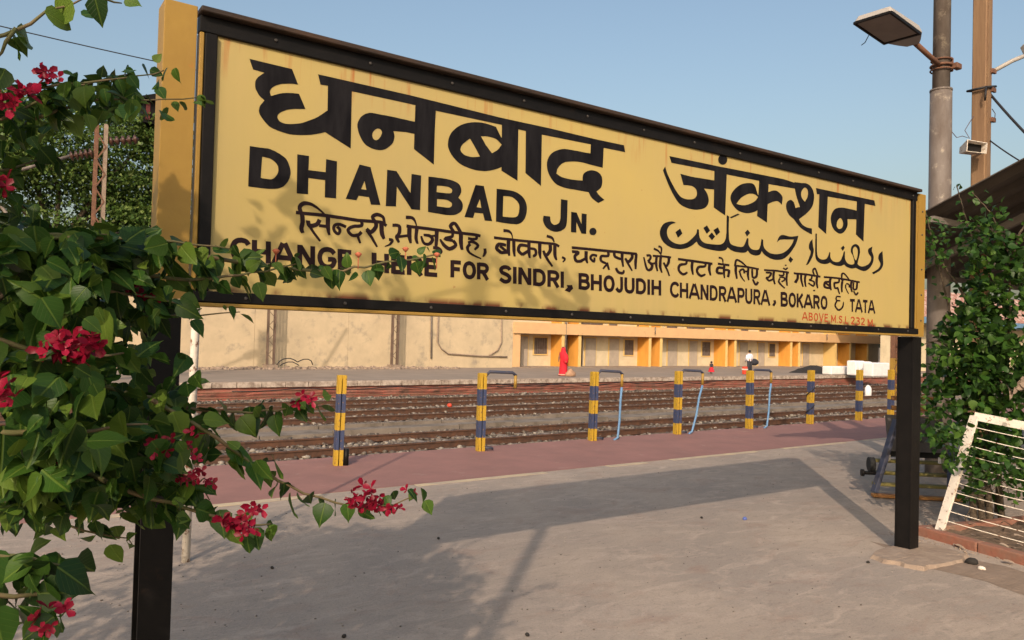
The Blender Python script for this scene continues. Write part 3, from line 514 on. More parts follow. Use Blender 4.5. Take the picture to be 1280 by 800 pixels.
  ('P', '5145 2583 5164 2585 5164 2565 5165 2534 5166 2503 5167 2476 5168 2457 5170 2441 5173 2428 5178 2417 5186 2408 5196 2402 5208 2398 5221 2396 5236 2395 5253 2396 5271 2399 5285 2403 5296 2409 5304 2418 5311 2428 5317 2436 5321 2443 5325 2451 5327 2457 5329 2461 5341 2457 5341 2449 5341 2438 5342 2425 5346 2415 5354 2407 5364 2401 5376 2395 5390 2392 5407 2390 5427 2390 5447 2393 5464 2398 5476 2406 5487 2418 5495 2431 5503 2443 5510 2455 5515 2467 5519 2477 5522 2484 5536 2481 5536 2470 5536 2454 5537 2437 5540 2423 5547 2413 5556 2404 5567 2396 5580 2391 5594 2388 5611 2386 5628 2386 5642 2388 5652 2390 5661 2393 5667 2399 5669 2406 5668 2416 5662 2429 5654 2443 5647 2455 5639 2465 5629 2474 5620 2483 5615 2492 5615 2502 5618 2513 5623 2524 5631 2533 5642 2540 5656 2547 5672 2552 5686 2554 5700 2552 5714 2548 5727 2542 5736 2534 5742 2525 5745 2514 5746 2501 5745 2487 5740 2471 5734 2453 5726 2436 5721 2422 5717 2412 5714 2406 5713 2402 5715 2397 5721 2393 5730 2388 5742 2385 5755 2383 5769 2382 5785 2383 5802 2386 5819 2389 5836 2395 5854 2401 5870 2409 5883 2418 5894 2428 5902 2439 5908 2450 5908 2461 5902 2470 5889 2480 5876 2489 5866 2497 5862 2506 5860 2514 5861 2522 5865 2530 5877 2537 5894 2544 5911 2551 5923 2555 5921 2548 5918 2539 5916 2529 5917 2518 5923 2507 5932 2496 5940 2484 5945 2472 5945 2458 5942 2443 5936 2428 5927 2413 5914 2400 5898 2386 5880 2374 5863 2364 5849 2357 5835 2353 5821 2350 5806 2348 5788 2348 5769 2350 5750 2353 5734 2355 5722 2358 5712 2360 5703 2363 5692 2364 5679 2363 5666 2360 5651 2357 5636 2356 5619 2356 5600 2358 5582 2360 5567 2363 5554 2366 5544 2371 5535 2376 5529 2379 5519 2376 5505 2371 5489 2366 5471 2363 5452 2362 5431 2362 5410 2363 5391 2365 5375 2368 5361 2373 5349 2377 5341 2380 5331 2377 5318 2372 5303 2368 5286 2365 5268 2363 5247 2363 5227 2364 5209 2366 5193 2371 5179 2376 5166 2384 5157 2393 5151 2405 5148 2420 5146 2434 5145 2444'),
  ('H', '5680 2533 5689 2531 5698 2525 5707 2517 5713 2508 5715 2498 5715 2485 5713 2472 5710 2460 5706 2449 5700 2436 5694 2427 5687 2423 5679 2428 5669 2438 5661 2451 5654 2464 5649 2476 5645 2488 5644 2500 5645 2510 5651 2519 5660 2526 5670 2531'),
  ('P', '5478 2504 5514 2526 5532 2510 5506 2484'),
  ('P', '6073 2531 6062 2525 6047 2517 6032 2508 6021 2498 6016 2489 6013 2480 6013 2470 6015 2461 6022 2452 6032 2442 6042 2433 6046 2422 6043 2412 6035 2400 6024 2389 6010 2379 5989 2369 5964 2359 5939 2350 5922 2344 5944 2332 5963 2338 5989 2347 6017 2358 6040 2369 6056 2380 6070 2392 6080 2404 6087 2417 6089 2431 6088 2445 6085 2460 6082 2475 6080 2490 6077 2506 6075 2521'),
 ],
 'station_name': [
  ('P', '961 2555 969 2555 980 2555 993 2555 1005 2555 1016 2556 1027 2556 1038 2557 1050 2556 1061 2553 1073 2550 1084 2545 1095 2541 1104 2536 1113 2531 1121 2526 1127 2519 1133 2509 1138 2498 1142 2487 1145 2476 1146 2466 1146 2457 1144 2448 1142 2439 1138 2430 1134 2421 1128 2412 1122 2405 1116 2398 1109 2393 1101 2389 1091 2385 1079 2382 1065 2380 1050 2378 1033 2377 1014 2377 993 2377 973 2377 960 2377'),
  ('H', '1016 2517 1023 2517 1032 2516 1042 2515 1051 2514 1059 2511 1066 2507 1073 2502 1078 2498 1083 2492 1087 2486 1089 2479 1090 2472 1090 2465 1089 2457 1086 2449 1082 2442 1078 2436 1073 2430 1066 2425 1059 2422 1048 2421 1034 2421 1022 2421 1013 2422'),
  ('P', '1174 2552 1229 2553 1228 2488 1310 2490 1311 2551 1364 2549 1365 2375 1310 2373 1309 2453 1229 2452 1230 2377 1177 2374'),
  ('P', '1477 2551 1534 2547 1592 2371 1542 2367 1531 2402 1477 2402 1467 2379 1413 2379'),
  ('H', '1505 2476 1516 2435 1489 2435'),
  ('P', '1622 2547 1672 2548 1752 2450 1755 2546 1809 2546 1808 2372 1760 2370 1676 2472 1675 2374 1620 2369'),
  ('P', '1850 2546 1863 2547 1883 2548 1904 2548 1923 2549 1939 2549 1954 2549 1968 2548 1982 2547 1995 2545 2008 2542 2020 2538 2030 2533 2037 2526 2042 2517 2045 2508 2046 2498 2044 2489 2039 2478 2033 2469 2029 2462 2034 2458 2042 2452 2049 2445 2054 2437 2057 2428 2057 2419 2056 2409 2052 2400 2047 2392 2038 2385 2028 2378 2017 2373 2005 2369 1992 2367 1977 2365 1958 2364 1932 2365 1902 2366 1873 2367 1853 2368'),
  ('H', '1901 2507 1912 2508 1928 2510 1945 2510 1959 2510 1970 2509 1978 2506 1985 2503 1989 2499 1991 2494 1990 2488 1987 2482 1978 2478 1961 2476 1937 2475 1914 2474 1899 2474'),
  ('H', '1903 2439 1914 2440 1930 2441 1947 2442 1961 2441 1972 2439 1981 2435 1988 2431 1991 2427 1992 2421 1991 2415 1986 2409 1977 2404 1961 2402 1940 2402 1918 2402 1904 2402'),
  ('P', '2131 2542 2183 2543 2242 2363 2195 2361 2182 2397 2131 2396 2122 2367 2069 2366'),
  ('H', '2160 2471 2171 2425 2141 2426'),
  ('P', '2265 2539 2278 2540 2298 2541 2319 2542 2339 2542 2356 2542 2373 2541 2390 2538 2405 2534 2419 2528 2433 2521 2444 2512 2453 2502 2460 2491 2465 2479 2468 2467 2469 2454 2468 2441 2466 2428 2462 2415 2457 2403 2450 2392 2441 2382 2430 2374 2417 2367 2402 2363 2383 2362 2364 2361 2344 2361 2323 2361 2301 2362 2280 2363 2266 2363'),
  ('H', '2309 2506 2319 2507 2335 2508 2351 2509 2366 2508 2379 2503 2391 2496 2402 2489 2410 2480 2415 2472 2417 2462 2417 2452 2416 2443 2415 2432 2412 2420 2407 2410 2396 2402 2377 2398 2351 2396 2326 2395 2309 2395'),
 ],
 'junction_abbreviation': [
  ('P', '2705 2538 2754 2538 2754 2514 2754 2481 2754 2446 2753 2419 2751 2402 2749 2392 2745 2385 2740 2377 2731 2369 2720 2363 2709 2357 2697 2353 2684 2350 2671 2349 2659 2349 2646 2351 2635 2353 2623 2358 2612 2363 2603 2369 2596 2376 2590 2384 2586 2392 2582 2400 2581 2408 2582 2417 2583 2424 2584 2430 2631 2431 2632 2425 2633 2417 2634 2408 2638 2401 2643 2395 2649 2391 2656 2388 2663 2387 2671 2389 2680 2392 2688 2396 2695 2401 2699 2408 2702 2417 2704 2425 2705 2431'),
  ('P', '2782 2475 2823 2475 2861 2413 2861 2475 2899 2475 2899 2359 2863 2358 2823 2420 2824 2360 2784 2358'),
  ('P', '2978 2381 2977 2374 2973 2368 2967 2362 2959 2358 2951 2357 2942 2357 2934 2359 2928 2363 2924 2369 2922 2375 2924 2382 2927 2389 2933 2394 2941 2398 2949 2400 2958 2400 2966 2397 2972 2393 2976 2388'),
 ],
 'hindi_one': [
  ('S', 1.03, [13], '1176 2287 1201 2287 1237 2288 1278 2289 1319 2289 1359 2288 1402 2287 1443 2285 1478 2284 1505 2285 1527 2286 1544 2287 1560 2287 1574 2288 1585 2288 1594 2288 1603 2287 1611 2284 1617 2280 1623 2276 1627 2273'),
  ('S', 1.01, [17, 17, 17, 17, 17, 17, 17, 17, 16, 16, 15, 14, 14], '1204 2290 1205 2282 1207 2270 1208 2258 1209 2247 1208 2238 1206 2230 1204 2223 1204 2217 1205 2211 1207 2205 1210 2200 1211 2197'),
  ('S', 1.01, [15, 15, 16, 16, 16, 16, 16, 16, 16, 15, 14, 13, 12, 11, 10, 9, 8, 8, 8, 8, 7], '1201 2287 1199 2292 1196 2299 1193 2307 1193 2314 1196 2320 1200 2325 1206 2330 1212 2333 1220 2335 1230 2335 1240 2334 1250 2332 1260 2328 1270 2323 1280 2317 1289 2311 1298 2305 1306 2298 1313 2292 1318 2288'),
  ('S', 1.03, [16], '1234 2257 1234 2252 1236 2245 1238 2238 1241 2234 1248 2234 1257 2235 1267 2239 1274 2242 1280 2248 1284 2255 1287 2262 1289 2267'),
  ('S', 1.03, [12, 11, 11, 10, 10, 10, 10, 9, 9], '1240 2237 1244 2230 1250 2221 1257 2211 1264 2202 1272 2193 1281 2183 1289 2174 1295 2168'),
  ('S', 1.03, [12], '1287 2239 1330 2239'),
  ('S', 1.04, [17, 17, 17, 17, 17, 15, 12, 10, 8], '1328 2285 1329 2276 1329 2263 1329 2249 1330 2237 1332 2226 1334 2215 1337 2206 1339 2200'),
  ('S', 1.07, [12], '1419 2246 1414 2248 1406 2251 1398 2253 1391 2255 1383 2255 1375 2254 1368 2252 1363 2249 1360 2244 1358 2238 1358 2231 1360 2226 1363 2220 1369 2215 1375 2211 1380 2210 1384 2212 1387 2217 1389 2223 1389 2229 1387 2233 1383 2237 1378 2241 1375 2244'),
  ('S', 1.08, [13], '1496 2283 1497 2278 1499 2272 1499 2266 1497 2261 1488 2258 1477 2256 1464 2255 1454 2252 1445 2248 1437 2243 1432 2238 1429 2233 1431 2227 1436 2220 1443 2214 1450 2210 1458 2209 1467 2210 1475 2213 1483 2215 1488 2219 1492 2223 1495 2228 1498 2231'),
  ('S', 1.07, [12, 9], '1476 2216 1493 2176'),
  ('S', 1.09, [16, 16, 16, 16, 15, 16, 16, 16, 16, 15, 14, 13, 13], '1570 2286 1571 2282 1572 2275 1572 2268 1571 2262 1566 2254 1560 2246 1553 2239 1547 2235 1540 2236 1533 2241 1527 2246 1523 2249'),
  ('S', 1.08, [13, 13, 13, 12, 12, 11, 10, 9, 8], '1524 2242 1530 2236 1537 2227 1545 2217 1553 2207 1560 2196 1569 2184 1576 2173 1581 2166'),
  ('S', 1.09, [18, 18, 18, 18, 18, 17, 15, 13, 12], '1600 2289 1600 2279 1601 2264 1602 2249 1604 2236 1607 2226 1611 2219 1614 2212 1617 2208'),
  ('S', 1.09, [11, 12, 13, 13, 14, 15, 15, 15, 15, 15, 14, 13, 13, 12, 12, 11, 11], '1567 2289 1563 2293 1558 2298 1553 2303 1552 2308 1555 2313 1561 2317 1568 2321 1575 2323 1583 2323 1592 2321 1600 2318 1607 2314 1611 2308 1613 2299 1615 2291 1616 2286'),
  ('S', 1.1, [12, 12, 12, 12, 12, 11, 10, 10, 9, 7, 6, 4, 3], '1642 2208 1647 2208 1653 2208 1658 2208 1661 2206 1661 2202 1658 2197 1654 2191 1649 2185 1642 2181 1634 2177 1626 2174 1621 2172'),
 ],
 'hindi_two': [
  ('S', 1.1, [13, 13, 13, 13, 14, 14, 14, 14, 15, 14, 13, 12, 12], '1659 2280 1666 2280 1676 2282 1687 2282 1694 2280 1698 2275 1699 2267 1699 2258 1698 2250 1696 2244 1692 2237 1688 2232 1685 2228'),
  ('S', 1.1, [14, 14, 14, 15, 15, 14, 12, 11, 10], '1688 2234 1687 2232 1685 2229 1684 2226 1684 2222 1686 2216 1690 2209 1694 2203 1697 2198'),
  ('S', 1.12, [11], '1691 2226 1748 2238'),
  ('S', 1.11, [18, 18, 18, 18, 18, 16, 14, 11, 9], '1752 2283 1752 2274 1752 2262 1752 2248 1753 2236 1755 2225 1758 2215 1760 2207 1762 2201'),
  ('S', 1.11, [13], '1735 2284 1764 2283 1805 2283 1850 2283 1891 2282 1923 2282 1952 2281 1979 2280 2008 2280 2040 2280 2074 2280 2105 2280 2130 2280 2147 2279 2158 2278 2165 2277 2171 2276'),
  ('S', 1.12, [15, 15, 14, 14, 14, 13, 12, 10, 9], '1793 2275 1792 2266 1791 2254 1790 2240 1790 2229 1792 2220 1795 2212 1798 2206 1800 2201'),
  ('S', 1.1, [14, 14, 14, 13, 13, 12, 10, 8, 7, 6, 6, 6, 5], '1730 2327 1737 2327 1747 2328 1758 2329 1767 2327 1773 2323 1779 2317 1783 2311 1786 2304 1789 2297 1790 2289 1791 2282 1791 2277'),
  ('S', 1.15, [17, 17, 16, 16, 15, 14, 14, 13, 12], '1907 2284 1907 2274 1907 2259 1907 2243 1907 2230 1906 2220 1906 2211 1905 2204 1905 2198'),
  ('S', 1.14, [10, 11, 12, 13, 14, 14, 14, 15, 15, 14, 14, 14, 13, 13, 12, 12, 12, 11, 10, 9, 8], '1832 2248 1839 2249 1849 2249 1860 2249 1869 2247 1875 2244 1880 2239 1883 2233 1884 2228 1881 2222 1877 2216 1871 2210 1864 2206 1857 2204 1850 2204 1842 2205 1836 2208 1830 2215 1825 2225 1821 2235 1819 2242'),
  ('S', 1.12, [9], '1869 2246 1906 2253'),
  ('S', 1.14, [12, 13, 13, 14, 14, 14, 14, 13, 13, 12, 12, 11, 10], '1888 2190 1894 2190 1904 2190 1914 2190 1921 2188 1927 2185 1932 2181 1935 2177 1936 2173 1933 2169 1926 2166 1919 2163 1915 2161'),
  ('S', 1.16, [11, 12, 12, 13, 13, 14, 14, 14, 14, 14, 13, 13, 12], '1999 2278 2000 2274 2001 2268 2000 2262 1997 2257 1987 2252 1973 2248 1960 2244 1955 2241 1962 2239 1977 2238 1993 2237 2004 2237'),
  ('S', 1.16, [13, 14, 14, 14, 15, 15, 16, 16, 17, 16, 16, 15, 15, 13, 11, 9, 7], '2004 2237 2008 2233 2015 2227 2020 2221 2021 2215 2016 2208 2006 2201 1995 2195 1984 2192 1975 2194 1965 2199 1956 2205 1948 2211 1942 2218 1936 2225 1931 2232 1928 2237'),
  ('S', 1.16, [19, 18, 18, 18, 18, 16, 15, 13, 11], '2050 2283 2050 2273 2051 2258 2051 2242 2052 2228 2054 2217 2056 2207 2059 2199 2060 2193'),
  ('S', 1.16, [13, 14, 14, 15, 15, 15, 15, 15, 14, 15, 15, 15, 15], '2007 2284 2002 2288 1995 2295 1989 2303 1986 2309 1989 2315 1996 2322 2004 2326 2013 2326 2022 2318 2033 2304 2043 2290 2050 2280'),
  ('S', 1.18, [12], '2145 2279 2146 2275 2147 2269 2147 2262 2143 2258 2133 2256 2118 2255 2104 2256 2094 2256'),
  ('S', 1.17, [10, 11, 12, 12, 13, 13, 13, 13, 13, 12, 11, 10, 9], '2094 2235 2100 2236 2108 2239 2117 2241 2125 2241 2134 2239 2144 2235 2152 2230 2157 2225 2155 2218 2148 2211 2141 2205 2136 2200'),
  ('S', 1.17, [13, 13, 13, 13, 14, 13, 12, 11, 10, 9, 8, 7, 6], '2110 2228 2106 2225 2100 2220 2095 2214 2092 2208 2093 2202 2095 2195 2100 2188 2108 2181 2124 2174 2144 2167 2165 2161 2179 2157'),
  ('S', 1.19, [13, 13, 13, 14, 14, 12, 10, 8, 6], '2200 2213 2201 2209 2202 2204 2203 2198 2203 2192 2200 2185 2197 2178 2192 2172 2190 2168'),
 ],
 'hindi_three': [
  ('S', 1.19, [12], '2256 2276 2286 2276 2328 2276 2378 2276 2427 2276 2480 2277 2538 2278 2593 2278 2634 2279 2657 2279 2666 2279 2669 2279 2674 2278 2682 2276 2690 2273 2696 2270 2701 2268'),
  ('S', 1.2, [13, 14, 14, 15, 15, 15, 16, 16, 16, 16, 15, 15, 14], '2336 2242 2327 2243 2314 2245 2300 2245 2289 2244 2283 2239 2278 2233 2275 2226 2276 2219 2281 2213 2291 2208 2300 2202 2307 2199'),
  ('S', 1.21, [14], '2304 2199 2349 2206'),
  ('S', 1.2, [13], '2296 2235 2337 2211'),
  ('S', 1.22, [16, 16, 16, 16, 16, 14, 12, 10, 9], '2351 2272 2351 2261 2351 2245 2351 2229 2352 2215 2354 2205 2356 2198 2358 2191 2360 2187'),
  ('S', 1.22, [15, 15, 15, 15, 15, 13, 11, 10, 8], '2386 2273 2386 2262 2387 2247 2388 2232 2389 2218 2390 2208 2392 2199 2394 2191 2395 2186'),
  ('S', 1.21, [14, 14, 13, 13, 13, 11, 10, 8, 6, 6, 5, 5, 4], '2316 2320 2323 2320 2332 2321 2342 2321 2351 2320 2357 2317 2363 2313 2368 2309 2371 2304 2374 2298 2376 2290 2377 2284 2377 2279'),
  ('S', 1.24, [13, 14, 14, 15, 15, 15, 15, 15, 15, 15, 14, 14, 13], '2482 2251 2472 2252 2457 2253 2442 2253 2431 2251 2424 2245 2420 2237 2418 2228 2419 2221 2424 2214 2433 2208 2443 2203 2450 2200'),
  ('S', 1.23, [14], '2446 2201 2486 2224'),
  ('S', 1.24, [15, 15, 15, 15, 15, 13, 12, 10, 8], '2488 2274 2488 2263 2489 2248 2489 2232 2490 2219 2491 2208 2493 2199 2495 2191 2496 2186'),
  ('S', 1.24, [11, 11, 12, 12, 13, 13, 13, 13, 13, 13, 13, 12, 12], '2496 2239 2503 2239 2514 2239 2524 2239 2532 2236 2536 2231 2538 2223 2538 2215 2537 2209 2533 2205 2528 2202 2522 2199 2518 2198'),
  ('S', 1.25, [16, 16, 16, 16, 16, 13, 11, 9, 7], '2563 2275 2563 2265 2563 2249 2564 2233 2564 2219 2566 2209 2568 2200 2570 2193 2572 2188'),
  ('S', 1.26, [16, 16, 16, 16, 16, 15, 15, 15, 15, 14, 13, 12, 11], '2636 2271 2637 2265 2638 2257 2639 2248 2637 2240 2632 2231 2625 2222 2617 2214 2610 2211 2603 2214 2597 2221 2592 2230 2588 2235'),
  ('S', 1.26, [13, 13, 13, 13, 12, 11, 11, 10, 9], '2594 2222 2599 2215 2606 2206 2615 2195 2623 2185 2632 2175 2641 2166 2650 2157 2656 2151'),
  ('S', 1.27, [16, 16, 16, 16, 16, 14, 12, 10, 8], '2670 2274 2670 2263 2670 2247 2671 2231 2672 2217 2675 2207 2679 2199 2683 2193 2686 2189'),
  ('S', 1.27, [13, 13, 13, 13, 12, 11, 9, 7, 6], '2610 2319 2618 2318 2628 2317 2639 2315 2648 2312 2654 2307 2658 2300 2662 2294 2664 2289'),
  ('S', 1.27, [11, 11, 11, 11, 10, 9, 7, 6, 5], '2723 2209 2728 2208 2735 2206 2742 2203 2745 2200 2744 2196 2739 2190 2733 2185 2730 2181'),
 ],
 'hindi_four': [
  ('S', 1.28, [13], '2793 2270 2832 2271 2889 2272 2952 2273 3008 2273 3052 2274 3093 2274 3130 2275 3168 2275 3207 2275 3248 2276 3284 2276 3309 2276'),
  ('S', 1.31, [14, 14, 14, 15, 15, 15, 14, 14, 14, 14, 14, 15, 15, 14, 14, 13, 13], '2795 2247 2806 2248 2821 2248 2836 2248 2844 2246 2842 2242 2833 2236 2824 2230 2818 2223 2818 2216 2820 2208 2824 2200 2830 2196 2840 2194 2854 2196 2867 2198 2875 2199'),
  ('S', 1.3, [13], '2857 2196 2905 2218'),
  ('S', 1.31, [16, 16, 16, 16, 16, 14, 12, 10, 8], '2902 2259 2902 2252 2902 2241 2902 2229 2903 2219 2905 2210 2909 2201 2912 2194 2915 2189'),
  ('S', 1.32, [13, 13, 12, 12, 12, 12, 12, 12, 12, 12, 12, 12, 12, 11, 11, 10, 10], '2987 2238 2980 2239 2970 2241 2959 2241 2951 2240 2944 2237 2939 2231 2936 2225 2936 2220 2940 2215 2948 2209 2957 2204 2963 2203 2966 2207 2967 2214 2967 2222 2966 2227'),
  ('S', 1.34, [13, 13, 13, 13, 13, 13, 13, 13, 13, 13, 13, 13, 13, 12, 12, 11, 11], '3073 2268 3074 2264 3076 2257 3076 2251 3072 2245 3061 2243 3046 2242 3031 2242 3021 2239 3016 2233 3014 2225 3016 2218 3019 2212 3027 2207 3038 2204 3050 2202 3057 2200'),
  ('S', 1.34, [12, 10], '3065 2205 3084 2162'),
  ('S', 1.34, [11, 8], '3066 2196 3035 2165'),
  ('S', 1.34, [14, 14, 14, 14, 14, 14, 13, 13, 12], '3123 2275 3123 2270 3122 2261 3124 2253 3128 2246 3138 2242 3153 2238 3167 2236 3177 2235'),
  ('S', 1.36, [16, 15, 15, 15, 14, 13, 11, 10, 8], '3186 2275 3186 2268 3186 2258 3186 2247 3187 2236 3189 2223 3192 2210 3195 2198 3197 2189'),
  ('S', 1.34, [12, 13, 13, 14, 14, 14, 14, 14, 13, 12, 11, 10, 8], '3138 2178 3142 2173 3146 2166 3152 2159 3159 2154 3168 2151 3179 2150 3189 2150 3196 2152 3200 2155 3202 2161 3203 2166 3204 2170'),
  ('S', 1.36, [15, 15, 15, 15, 15, 15, 15, 15, 15, 14, 13, 12, 11], '3267 2275 3268 2271 3269 2264 3270 2257 3268 2249 3262 2242 3254 2233 3245 2226 3237 2222 3229 2225 3222 2231 3216 2238 3211 2242'),
  ('S', 1.36, [12, 12, 12, 11, 11, 10, 9, 8, 7], '3222 2229 3227 2224 3234 2215 3241 2206 3248 2198 3255 2190 3262 2182 3268 2175 3272 2170'),
  ('S', 1.38, [13, 14, 14, 14, 15, 13, 12, 10, 9], '3304 2277 3303 2268 3302 2254 3300 2239 3299 2226 3299 2214 3300 2201 3300 2190 3301 2182'),
 ],
 'hindi_five': [
  ('S', 1.38, [12], '3390 2273 3396 2274 3405 2276 3413 2277 3420 2276 3424 2273 3426 2269 3426 2264 3425 2259 3421 2254 3415 2247 3408 2241 3404 2237'),
  ('S', 1.37, [12, 13, 14, 14, 15, 15, 15, 15, 15, 14, 14, 13, 12, 11, 10, 9, 8], '3408 2238 3415 2234 3425 2230 3435 2224 3441 2218 3442 2212 3440 2204 3436 2197 3431 2191 3424 2188 3415 2185 3406 2185 3397 2190 3388 2205 3380 2226 3372 2248 3367 2262'),
  ('S', 1.39, [11], '3422 2223 3469 2232'),
  ('S', 1.4, [12, 13, 13, 13, 14, 12, 11, 9, 8], '3479 2281 3478 2271 3477 2257 3475 2241 3476 2227 3478 2214 3482 2202 3486 2191 3489 2183'),
  ('S', 1.4, [11], '3444 2276 3465 2277 3494 2278 3526 2280 3552 2280 3571 2280 3587 2280 3599 2279 3608 2279'),
  ('S', 1.42, [14, 14, 14, 15, 15, 13, 11, 9, 8], '3515 2277 3514 2266 3512 2250 3511 2232 3511 2217 3514 2205 3520 2193 3525 2183 3528 2176'),
  ('S', 1.39, [11, 11, 11, 10, 10, 9, 8, 7, 6], '3452 2322 3459 2320 3471 2317 3483 2314 3493 2310 3500 2306 3506 2300 3511 2295 3514 2292'),
  ('S', 1.41, [11, 11, 11, 10, 10, 9, 8, 7, 6], '3492 2340 3498 2339 3505 2339 3513 2336 3518 2331 3520 2322 3519 2309 3517 2296 3516 2287'),
  ('S', 1.43, [14, 14, 14, 14, 14, 14, 13, 13, 13, 12, 11, 11, 10], '3586 2277 3587 2272 3588 2265 3588 2257 3587 2250 3583 2241 3577 2232 3571 2224 3565 2220 3558 2222 3551 2229 3545 2237 3541 2242'),
  ('S', 1.42, [11, 11, 11, 10, 10, 9, 9, 8, 8], '3552 2227 3557 2221 3563 2212 3571 2203 3577 2194 3583 2185 3588 2175 3593 2166 3596 2160'),
 ],
 'hindi_six': [
  ('S', 1.42, [13], '3670 2274 3698 2274 3739 2273 3785 2273 3829 2272 3875 2271 3924 2270 3969 2269 4000 2268'),
  ('S', 1.43, [12, 12, 12, 12, 12, 12, 13, 14, 14, 14, 14, 13, 13, 13, 14, 14, 14, 13, 12, 11, 10], '3749 2274 3750 2269 3751 2262 3750 2255 3745 2249 3734 2246 3718 2244 3702 2241 3690 2237 3683 2230 3679 2221 3678 2212 3680 2204 3686 2197 3696 2189 3708 2183 3719 2180 3731 2181 3743 2186 3753 2192 3761 2196'),
  ('S', 1.46, [16, 15, 15, 15, 14, 13, 12, 10, 9], '3806 2272 3805 2264 3803 2252 3802 2238 3802 2226 3805 2214 3809 2201 3812 2190 3815 2183'),
  ('S', 1.47, [12, 12, 12, 12, 12, 13, 13, 14, 15, 14, 14, 14, 13, 14, 14, 14, 15, 13, 12, 11, 9], '3931 2272 3931 2267 3932 2260 3932 2253 3927 2247 3915 2244 3899 2242 3882 2241 3869 2237 3860 2232 3854 2224 3850 2216 3851 2209 3856 2201 3865 2192 3877 2185 3888 2181 3900 2182 3913 2186 3925 2191 3933 2195'),
  ('S', 1.49, [16, 16, 15, 15, 15, 13, 12, 11, 9], '3973 2268 3972 2261 3970 2251 3969 2239 3970 2228 3972 2218 3977 2206 3981 2196 3985 2189'),
 ],
 'hindi_seven': [
  ('S', 1.5, [12], '4053 2273 4172 2272'),
  ('S', 1.5, [14, 14, 14, 15, 15, 15, 16, 16, 16, 15, 14, 13, 12], '4111 2249 4100 2249 4083 2249 4067 2249 4056 2246 4050 2239 4047 2230 4047 2221 4051 2214 4062 2211 4079 2211 4096 2211 4107 2211'),
  ('S', 1.5, [14, 14, 14, 14, 14, 12, 11, 9, 8], '4120 2275 4119 2267 4118 2255 4117 2241 4117 2229 4118 2216 4120 2202 4123 2189 4124 2181'),
  ('S', 1.51, [11, 12, 13, 14, 15, 15, 14, 14, 14], '4127 2236 4135 2237 4148 2238 4160 2237 4168 2234 4169 2225 4166 2212 4162 2199 4159 2190'),
  ('S', 1.5, [11, 10, 10, 10, 9, 8, 7, 6, 5], '4061 2315 4069 2315 4080 2314 4091 2312 4099 2308 4103 2301 4104 2292 4105 2283 4105 2276'),
 ],
 'hindi_eight': [
  ('S', 1.52, [11], '4220 2274 4242 2274 4274 2274 4310 2274 4345 2274 4382 2273 4423 2271 4460 2269 4486 2268'),
  ('S', 1.53, [15, 15, 15, 15, 15, 14, 12, 11, 10], '4241 2279 4240 2271 4239 2261 4238 2249 4238 2237 4241 2224 4245 2209 4249 2195 4252 2185'),
  ('S', 1.52, [12, 12, 12, 12, 12, 12, 12, 11, 11, 10, 9, 8, 7], '4231 2278 4232 2285 4234 2296 4237 2306 4243 2313 4253 2314 4267 2312 4281 2308 4296 2303 4312 2297 4329 2288 4345 2280 4356 2275'),
  ('S', 1.54, [11, 11, 10, 10, 10, 9, 7, 6, 5], '4277 2243 4280 2236 4284 2226 4289 2214 4296 2204 4306 2194 4318 2185 4329 2177 4337 2172'),
  ('S', 1.55, [11], '4280 2244 4288 2247 4299 2251 4310 2255 4319 2255 4324 2250 4327 2242 4329 2233 4330 2227'),
  ('S', 1.55, [10], '4327 2244 4367 2241'),
  ('S', 1.55, [14, 14, 14, 14, 14, 12, 11, 10, 8], '4372 2271 4371 2262 4369 2249 4368 2235 4368 2222 4370 2211 4373 2200 4376 2190 4378 2183'),
  ('S', 1.56, [13, 13, 13, 14, 14, 14, 13, 13, 13, 12, 12, 12, 11], '4467 2267 4466 2257 4466 2243 4465 2228 4461 2217 4452 2210 4441 2205 4429 2204 4420 2207 4416 2218 4414 2235 4413 2252 4412 2264'),
  ('S', 1.57, [10, 11, 12, 13, 14, 14, 13, 13, 12], '4421 2193 4427 2185 4436 2174 4446 2163 4455 2158 4462 2159 4470 2166 4476 2174 4480 2179'),
 ],
 'hindi_nine': [
  ('S', 1.58, [11], '4544 2266 4570 2267 4608 2268 4650 2270 4689 2271 4728 2270 4768 2270 4804 2269 4830 2268'),
  ('S', 1.58, [10, 11, 11, 12, 13, 12, 12, 12, 11, 12, 12, 12, 13, 12, 12, 12, 11], '4563 2250 4576 2250 4595 2251 4613 2251 4624 2249 4624 2243 4617 2235 4608 2227 4600 2220 4591 2217 4582 2215 4574 2214 4572 2211 4577 2207 4587 2201 4598 2195 4606 2191'),
  ('S', 1.6, [11], '4603 2192 4662 2214'),
  ('S', 1.6, [14, 14, 14, 14, 14, 13, 11, 10, 9], '4655 2267 4654 2258 4652 2244 4650 2230 4651 2217 4654 2204 4660 2192 4665 2181 4669 2173'),
  ('S', 1.63, [9, 10, 10, 10, 10, 10, 9, 9, 9], '4768 2264 4769 2260 4770 2254 4770 2249 4766 2244 4754 2242 4738 2241 4722 2241 4711 2241'),
  ('S', 1.61, [9, 9, 9, 10, 10, 10, 10, 10, 10, 10, 9, 9, 9], '4720 2227 4730 2227 4745 2229 4761 2229 4772 2228 4778 2225 4781 2220 4781 2215 4778 2210 4772 2206 4761 2202 4751 2198 4744 2195'),
  ('S', 1.62, [10, 10, 11, 11, 12, 11, 10, 9, 9], '4726 2218 4722 2213 4716 2207 4712 2199 4715 2191 4728 2181 4748 2169 4769 2159 4784 2151'),
  ('S', 1.62, [13, 13, 13, 13, 13, 12, 11, 10, 9], '4808 2267 4807 2258 4805 2246 4803 2232 4803 2219 4804 2206 4807 2192 4810 2180 4812 2171'),
  ('S', 1.61, [9], '4762 2297 4766 2295 4773 2292 4781 2289 4788 2288 4795 2290 4803 2295 4810 2299 4814 2303'),
  ('S', 1.63, [10], '4788 2323 4792 2314'),
 ],
 'hindi_ten': [
